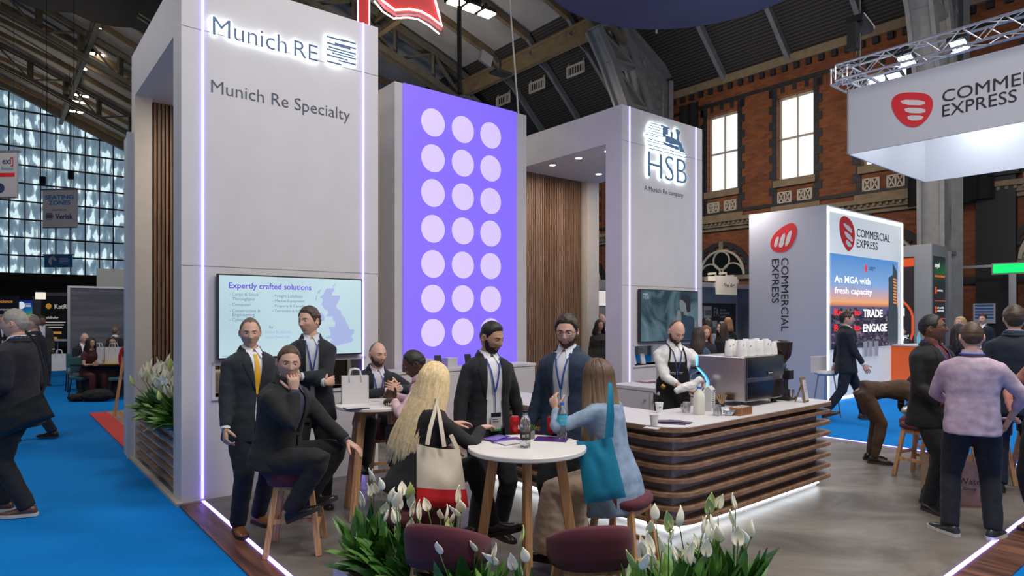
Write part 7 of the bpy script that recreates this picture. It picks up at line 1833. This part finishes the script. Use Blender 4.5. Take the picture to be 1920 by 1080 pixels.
q=MB(); fgw.rect(q,0,5.5,0,gh,-.08,0); q.build('printed_panel',m,root=t)
q=MB(); fgw.rect(q,-.06,0,0,gh+.03,-.12,.03); fgw.rect(q,-.06,5.5,gh,gh+.06,-.12,.03); q.build('edge_frame',ALU,root=t)
a=at(213,515,20.5); fq=Fr((a.x,a.y,0),U); q=MB(); fq.rect(q,-.45,2.2,2.5,3.3,-.1,0); solo('white_box_panel',q,mat('pale_green_white',(.45,.47,.45),.6),'white block standing above the grey printed booth wall','panel')
# narrow grey wall end next to the planter
q=MB(); q.svbox(-.05,.03,2.62,3.0,.0,4.1); q.svbox(-.07,.05,2.60,2.66,0,4.12); o=solo('wall_panel',q,mat('cool_grey_panel',(.50,.53,.60),.6),'tall narrow grey panel end directly behind the slatted planter','booth wall')
# wood floor with red border of the neighbour
q=MB(); q.svbox(.28,5,2.66,7.3,0,.016); struct('floor',q,wood('oak_floor',(.28,.17,.10),(.42,.28,.18),'v',.6))
q=MB(); q.svbox(.0,.28,2.7,7.3,0,.0165); struct('trim_30',q,mat('red_tape',(.55,.03,.03),.7))
t=thing('display_easel','wooden easel leg leaning beside the grey panel end','easel',sv(.6,4.6,.016),0)
q=MB(); b0=G(214,782); q.bar(b0+Z*.0,at(232,712,b0.y+.25)+Z*.4,.035); q.build('leg',WOODLEG,root=t)
q=MB(); b1_=G(240,788); q.bar(b1_+Z*0,at(236,715,b1_.y)+Z*.4,.035); q.build('leg',WOODLEG,root=t)
q=MB(); c_=at(238,698,b0.y+.3); q.tube([c_+Vector((-.13*math.cos(a),0,.22*math.sin(a)+.25)) for a in [2*PI*k/20 for k in range(21)]],.03,6); q.build('red_ring',mat('red_ring',(.5,.01,.02),.4),root=t)
# black table and chairs of the seated group
p=G(205,745); tb_=thing('black_table','black clothed table with carrier bags on it','table',(-9.0,14.15,0),0)
q=MB(); q.box((0,0,.73),(1.0,.8,.03)); q.build('tabletop',BLACK,root=tb_,world=False); q=MB(); q.box((0,0,.36),(.7,.5,.70)); q.build('table_base',DARK,root=tb_,world=False)
for i,(dx,lab) in enumerate(((-.12,'left white paper bag on the black table'),(.22,'right white paper bag on the black table'))): carrier(lab,(-9.0+dx,14.1,.746),.1,.3,.12,.36,PAPW,PAPW)
q=MB(); q.box((-8.65,13.9,.76),(.35,.2,.02)); solo('yellow_leaflet',q,mat('yellow_card',(.7,.38,.02),.6),'yellow leaflet at the edge of the black table','leaflet')
def chair(label,x,y,rz):
    t=thing('conference_chair',label,'chair',(x,y,0),rz,'teal conference chairs'); TE=mat('teal_seat',(.03,.10,.13),.8)
    q=MB(); q.box((0,0,.44),(.46,.44,.06)); q.build('seat',TE,root=t,world=False,bevel=.015); q=MB(); q.box((0,.22,.72),(.42,.04,.34),Matrix.Rotation(-.15,3,'X')); q.build('backrest',TE,root=t,world=False,bevel=.015)
    for sx,sy in ((-1,-1),(1,-1),(-1,1),(1,1)): q=MB(); q.tube([(sx*.2,sy*.17,.42),(sx*.22,sy*.26,0)],.014,6); q.build('leg',BLACK,root=t,world=False)
    q=MB(); q.tube([(-.2,-.2,.2),(-.2,.2,.2)],.012,6); q.tube([(.2,-.2,.2),(.2,.2,.2)],.012,6); q.build('stretcher',BLACK,root=t,world=False)
chair('teal chair under the person in maroon dress',-9.35,14.03,R(60)); chair('teal chair under the bald person in navy',-10.4,15.33,R(40)); chair('teal chair at the right end of the seated group',-8.5,13.9,R(-60)); chair('teal chair under the person resting chin on hand',-8.95,14.8,R(20))
q=MB(); q.ell((-8.75,13.5,.12),(.35,.2,.13),14,8); q.ell((-9.15,13.45,.08),(.2,.14,.08),12,6); m_=remesh(q,.03,2,.03); solo('heap_of_bags',m_,DARK,'heap of black bags on the floor by the teal chairs','bags',smooth='all')
q=MB(); q.ell((-9.85,14.6,.62),(.18,.14,.26),12,8); m_=remesh(q,.03,2,.03); solo('draped_coat',m_,mat('khaki_cloth',(.28,.24,.16),.9),'khaki coat draped over the chair back behind the maroon dress','coat',smooth='all')
c_=at(121,690,16.3); carrier('white carrier bag hanging from the hand of the walking person in grey coat',(c_.x,c_.y-.2,.42),.5,.3,.12,.42,PAPW,PAPW,name='carrier_bag')
# dark booths at the far left
def board(px0,px1,py0,py1,Y,mt,name,label,cat='sign',th=.2):
    a=at(px0,py1,Y); b_=at(px1,py1,Y); top=at(px0,py0,Y).z; f=Fr((a.x,a.y,0),(1,0,0)); q=MB(); f.rect(q,0,b_.x-a.x,a.z,top,-th,0); return solo(name,q,mt,label,cat),f,(b_.x-a.x),a.z,top
o,f,W_,z0_,z1_=board(77,128,555,650,27,mat('board_black',(.012,.014,.014),.6),'dark_sign','dark sign board with white title over the aisle','sign')
q=MB(); text(q,f,'KatR',W_*.50,z0_+(z1_-z0_)*.75,w=W_*.46,d=0,th=.01); text(q,f,'Pathfinder',W_*.1,z0_+(z1_-z0_)*.55,w=W_*.55,d=0,th=.01)
for k in range(3): f.rect(q,W_*.12,W_*(.9-.06*k),z0_+(z1_-z0_)*(.47-.05*k),z0_+(z1_-z0_)*(.49-.05*k),0,.01)
q.build('lettering',imgmat('far_white',(.35,.35,.33),1),parent=o)
q=MB(); f.rect(q,W_*.12,W_*.75,z0_+(z1_-z0_)*.25,z0_+(z1_-z0_)*.30,0,.01); f.rect(q,W_*.15,W_*.6,z0_+(z1_-z0_)*.15,z0_+(z1_-z0_)*.19,0,.01); f.poly(q,[(W_*.28+.12*math.cos(a),z0_+(z1_-z0_)*.80+.12*math.sin(a)) for a in [.4*k for k in range(16)]],0,.01); q.build('amber_lines',imgmat('far_amber',(.35,.16,.03),1),parent=o)
q=MB(); f.rect(q,-.35,0,0,z1_+.15,-.2,.02); f.rect(q,-.35,W_,z1_,z1_+.15,-.2,.02); q.build('frame',ALU,parent=o)
m,nt,b=nodes('rainbow_picture',.5); b.inputs['Base Color'].default_value=(.01,.01,.01,1); tc=nd(nt,'ShaderNodeTexCoord'); mp=nd(nt,'ShaderNodeMapping'); c_=at(75,612,28); mp.inputs['Location'].default_value=(-c_.x,0,-c_.z); mp.inputs['Scale'].default_value=(.62,0,1.0); nt.links.new(tc.outputs['Object'],mp.inputs[0])
vl=nd(nt,'ShaderNodeVectorMath'); vl.operation='LENGTH'; mp.inputs['Location'].default_value=(-c_.x*.62,0,-c_.z); nt.links.new(mp.outputs[0],vl.inputs[0]); r=nd(nt,'ShaderNodeValToRGB'); E=r.color_ramp.elements; E[0].color=(.5,.02,.02,1); E[1].position=1.0; E[1].color=(.01,.03,.35,1)
for p_,cc in ((.3,(.7,.12,.02)),(.48,(.7,.55,.03)),(.62,(.05,.4,.15)),(.75,(.02,.25,.55))): e=E.new(p_); e.color=(*cc,1)
nt.links.new(vl.outputs[1],r.inputs[0]); nt.links.new(r.outputs[0],b.inputs['Emission Color']); b.inputs['Emission Strength'].default_value=.5
o,f,W_,z0_,z1_=board(31,76,563,650,28,m,'rainbow_screen','rainbow coloured screen beside the dark sign','screen')
q=MB(); f.poly(q,[(W_*.2+.16*math.cos(a),z0_+(z1_-z0_)*.89+.16*math.sin(a)) for a in [.4*k for k in range(16)]],0,.01); 
for k in range(3): f.rect(q,W_*.35,W_*.6,z0_+(z1_-z0_)*(.92-.03*k),z0_+(z1_-z0_)*(.93-.03*k),0,.01)
q.build('logo',imgmat('far_white2',(.6,.65,.7),1),parent=o)
o,f,W_,z0_,z1_=board(-60,29,555,650,26,mat('board_navy',(.012,.018,.035),.6),'dark_sign','dark navy sign with amber title at the far left','sign')
q=MB(); text(q,f,'science',W_*.66,z1_-.28,w=W_*.28,d=0,th=.01); q.build('amber_lettering',imgmat('far_amber'if 0 else 'far_orange',(.5,.2,.03),1),parent=o)
q=MB(); text(q,f,'computer',W_*.62,z1_-.62,w=W_*.3,d=0,th=.01); text(q,f,'power',W_*.66,z1_-.85,w=W_*.2,d=0,th=.01); q.build('lettering',imgmat('far_grey',(.2,.22,.25),1),parent=o)
o,f,W_,z0_,z1_=board(-140,131,556,720,31,mat('far_backdrop',(.014,.013,.014),.7),'dark_backdrop','long black backdrop behind the far left signs','backdrop')
o,f,W_,z0_,z1_=board(66,79,548,561,25,mat('lit_lantern',(.6,.55,.45),.5,emit=.8,ec=(1,.9,.75)),'lantern','small glowing white cylinder lamp above the dark sign','lamp')
t=thing('high_table','white high table with blue top in the far aisle','table',at(120,700,21)*1,0); 
t.location=(at(120,700,21).x,21,0); ROOTM[t.name]=Matrix.Translation(t.location)
q=MB(); q.box((0,0,1.0),(.9,.5,.05)); q.build('tabletop',WHITE,root=t,world=False)
for sx in (-.35,.35): q=MB(); q.tube([(sx,-.2,.98),(sx,-.2,0)],.02,6); q.tube([(sx,.2,.98),(sx,.2,0)],.02,6); q.build('leg',WHITE,root=t,world=False)
# hanging signs on the left
def hsign(px0,px1,py0,py1,Y,mt,label,wire=True):
    a=at(px0,py1,Y); w_=(px1-px0)/FPX*Y; h_=(py1-py0)/FPX*Y; t=thing('hanging_sign',label,'hanging sign',a,0); f=Fr(a,(1,-.08,0)); q=MB(); f.rect(q,0,w_,0,h_,-.05,0); q.build('banner',mt,root=t)
    q=MB(); f.rect(q,-.08,w_+.08,h_,h_+.06,-.06,.02); f.rect(q,0,w_,-.04,0,-.05,.01); q.build('rail',ALU,root=t)
    q=MB(); zt_=max(6,zr(-8)*0+9)
    for x_ in (.1*w_,.9*w_): q.tube([f(x_,h_,-.02),f(x_,h_+zt_,-.02)],.006 if Y<25 else .01,4)
    q.build('wire',DARK,root=t); return t,f,w_,h_
BANW=mat('banner_grey_white',(.42,.41,.42),.8); SB=mat('sign_blue',(.03,.16,.36),.6); SN=mat('sign_navy',(.02,.04,.11),.6)
t,f,w_,h_=hsign(80,148,357,426,26,BANW,'hanging white sign reading seating zones')
q=MB(); text(q,f,'SEATING',w_*.07,h_*.75,w=w_*.84,h=h_*.12,d=0,th=.006,bold=.03); text(q,f,'ZONES',w_*.17,h_*.60,w=w_*.64,h=h_*.12,d=0,th=.006,bold=.03); q.build('lettering',SB,root=t)
q=MB(); text(q,f,'SPONSORED BY',w_*.28,h_*.44,w=w_*.42,d=0,th=.006); text(q,f,'Verisk',w_*.37,h_*.21,w=w_*.52,h=h_*.15,d=0,th=.006,bold=.02)
for k in range(5): f.rect(q,w_*(.08+.015*abs(k-2)),w_*(.32-.02*abs(k-2)),h_*(.205+.038*k),h_*(.228+.038*k),0,.006)
q.build('lettering',SN,root=t)
t,f,w_,h_=hsign(-40,37,287,370,20,BANW,'hanging white sign with red bracket cut off by the left edge')
q=MB(); f.rect(q,w_*.84,w_*.90,h_*.86,h_*.89,0,.006); f.rect(q,w_*.88,w_*.90,h_*.68,h_*.89,0,.006); f.rect(q,w_*.84,w_*.90,h_*.68,h_*.71,0,.006); f.rect(q,w_*.3,w_*.94,h_*.45,h_*.54,0,.006); q.build('red_marks',CRED,root=t)
q=MB(); text(q,f,'exl',w_*.62,h_*.74,w=w_*.22,d=0,th=.006,bold=.02); f.poly(q,[(w_*.55+.16*math.cos(a),h_*.2+.16*math.sin(a)) for a in [.4*k for k in range(16)]],0,.006); q.build('lettering',SN,root=t)
q=MB(); text(q,f,'house',w_*.60,h_*.60,w=w_*.3,d=0,th=.006); q.build('lettering',SB,root=t)
t,f,w_,h_=hsign(83,138,479,500,30,mat('banner_blue',(.015,.13,.36),.7),'hanging blue sign with pale lion emblem')
q=MB(); 
for k in range(4): f.rect(q,w_*.55,w_*(.85+.03*(k%3)),h_*(.30+.13*k),h_*(.36+.13*k),0,.006)
for k in range(4): 
    r_=h_*(.40-.08*k); q.tube([f(w_*.32+r_*math.cos(a),h_*.5+r_*math.sin(a),.01) for a in [R(70+20*j) for j in range(10)]],.02,4)
f.poly(q,[(w_*.30,h_*.85),(w_*.42,h_*.78),(w_*.45,h_*.5),(w_*.36,h_*.5)],0,.008); q.build('lion_emblem',mat('emblem_pale',(.45,.5,.55),.6),root=t)
for i,(px,py) in enumerate(((80,339),(133,328))):
    c_=at(px,py,30); q=MB(); q.box(c_,(.2,.15,.4)); q.tube([c_,c_+Z*5],.012,4); solo('hanging_loudspeaker',q,BLACK,'small black loudspeaker hanging before the glazed end wall, %s'%['left one','right one'][i],'loudspeaker','hanging loudspeakers')
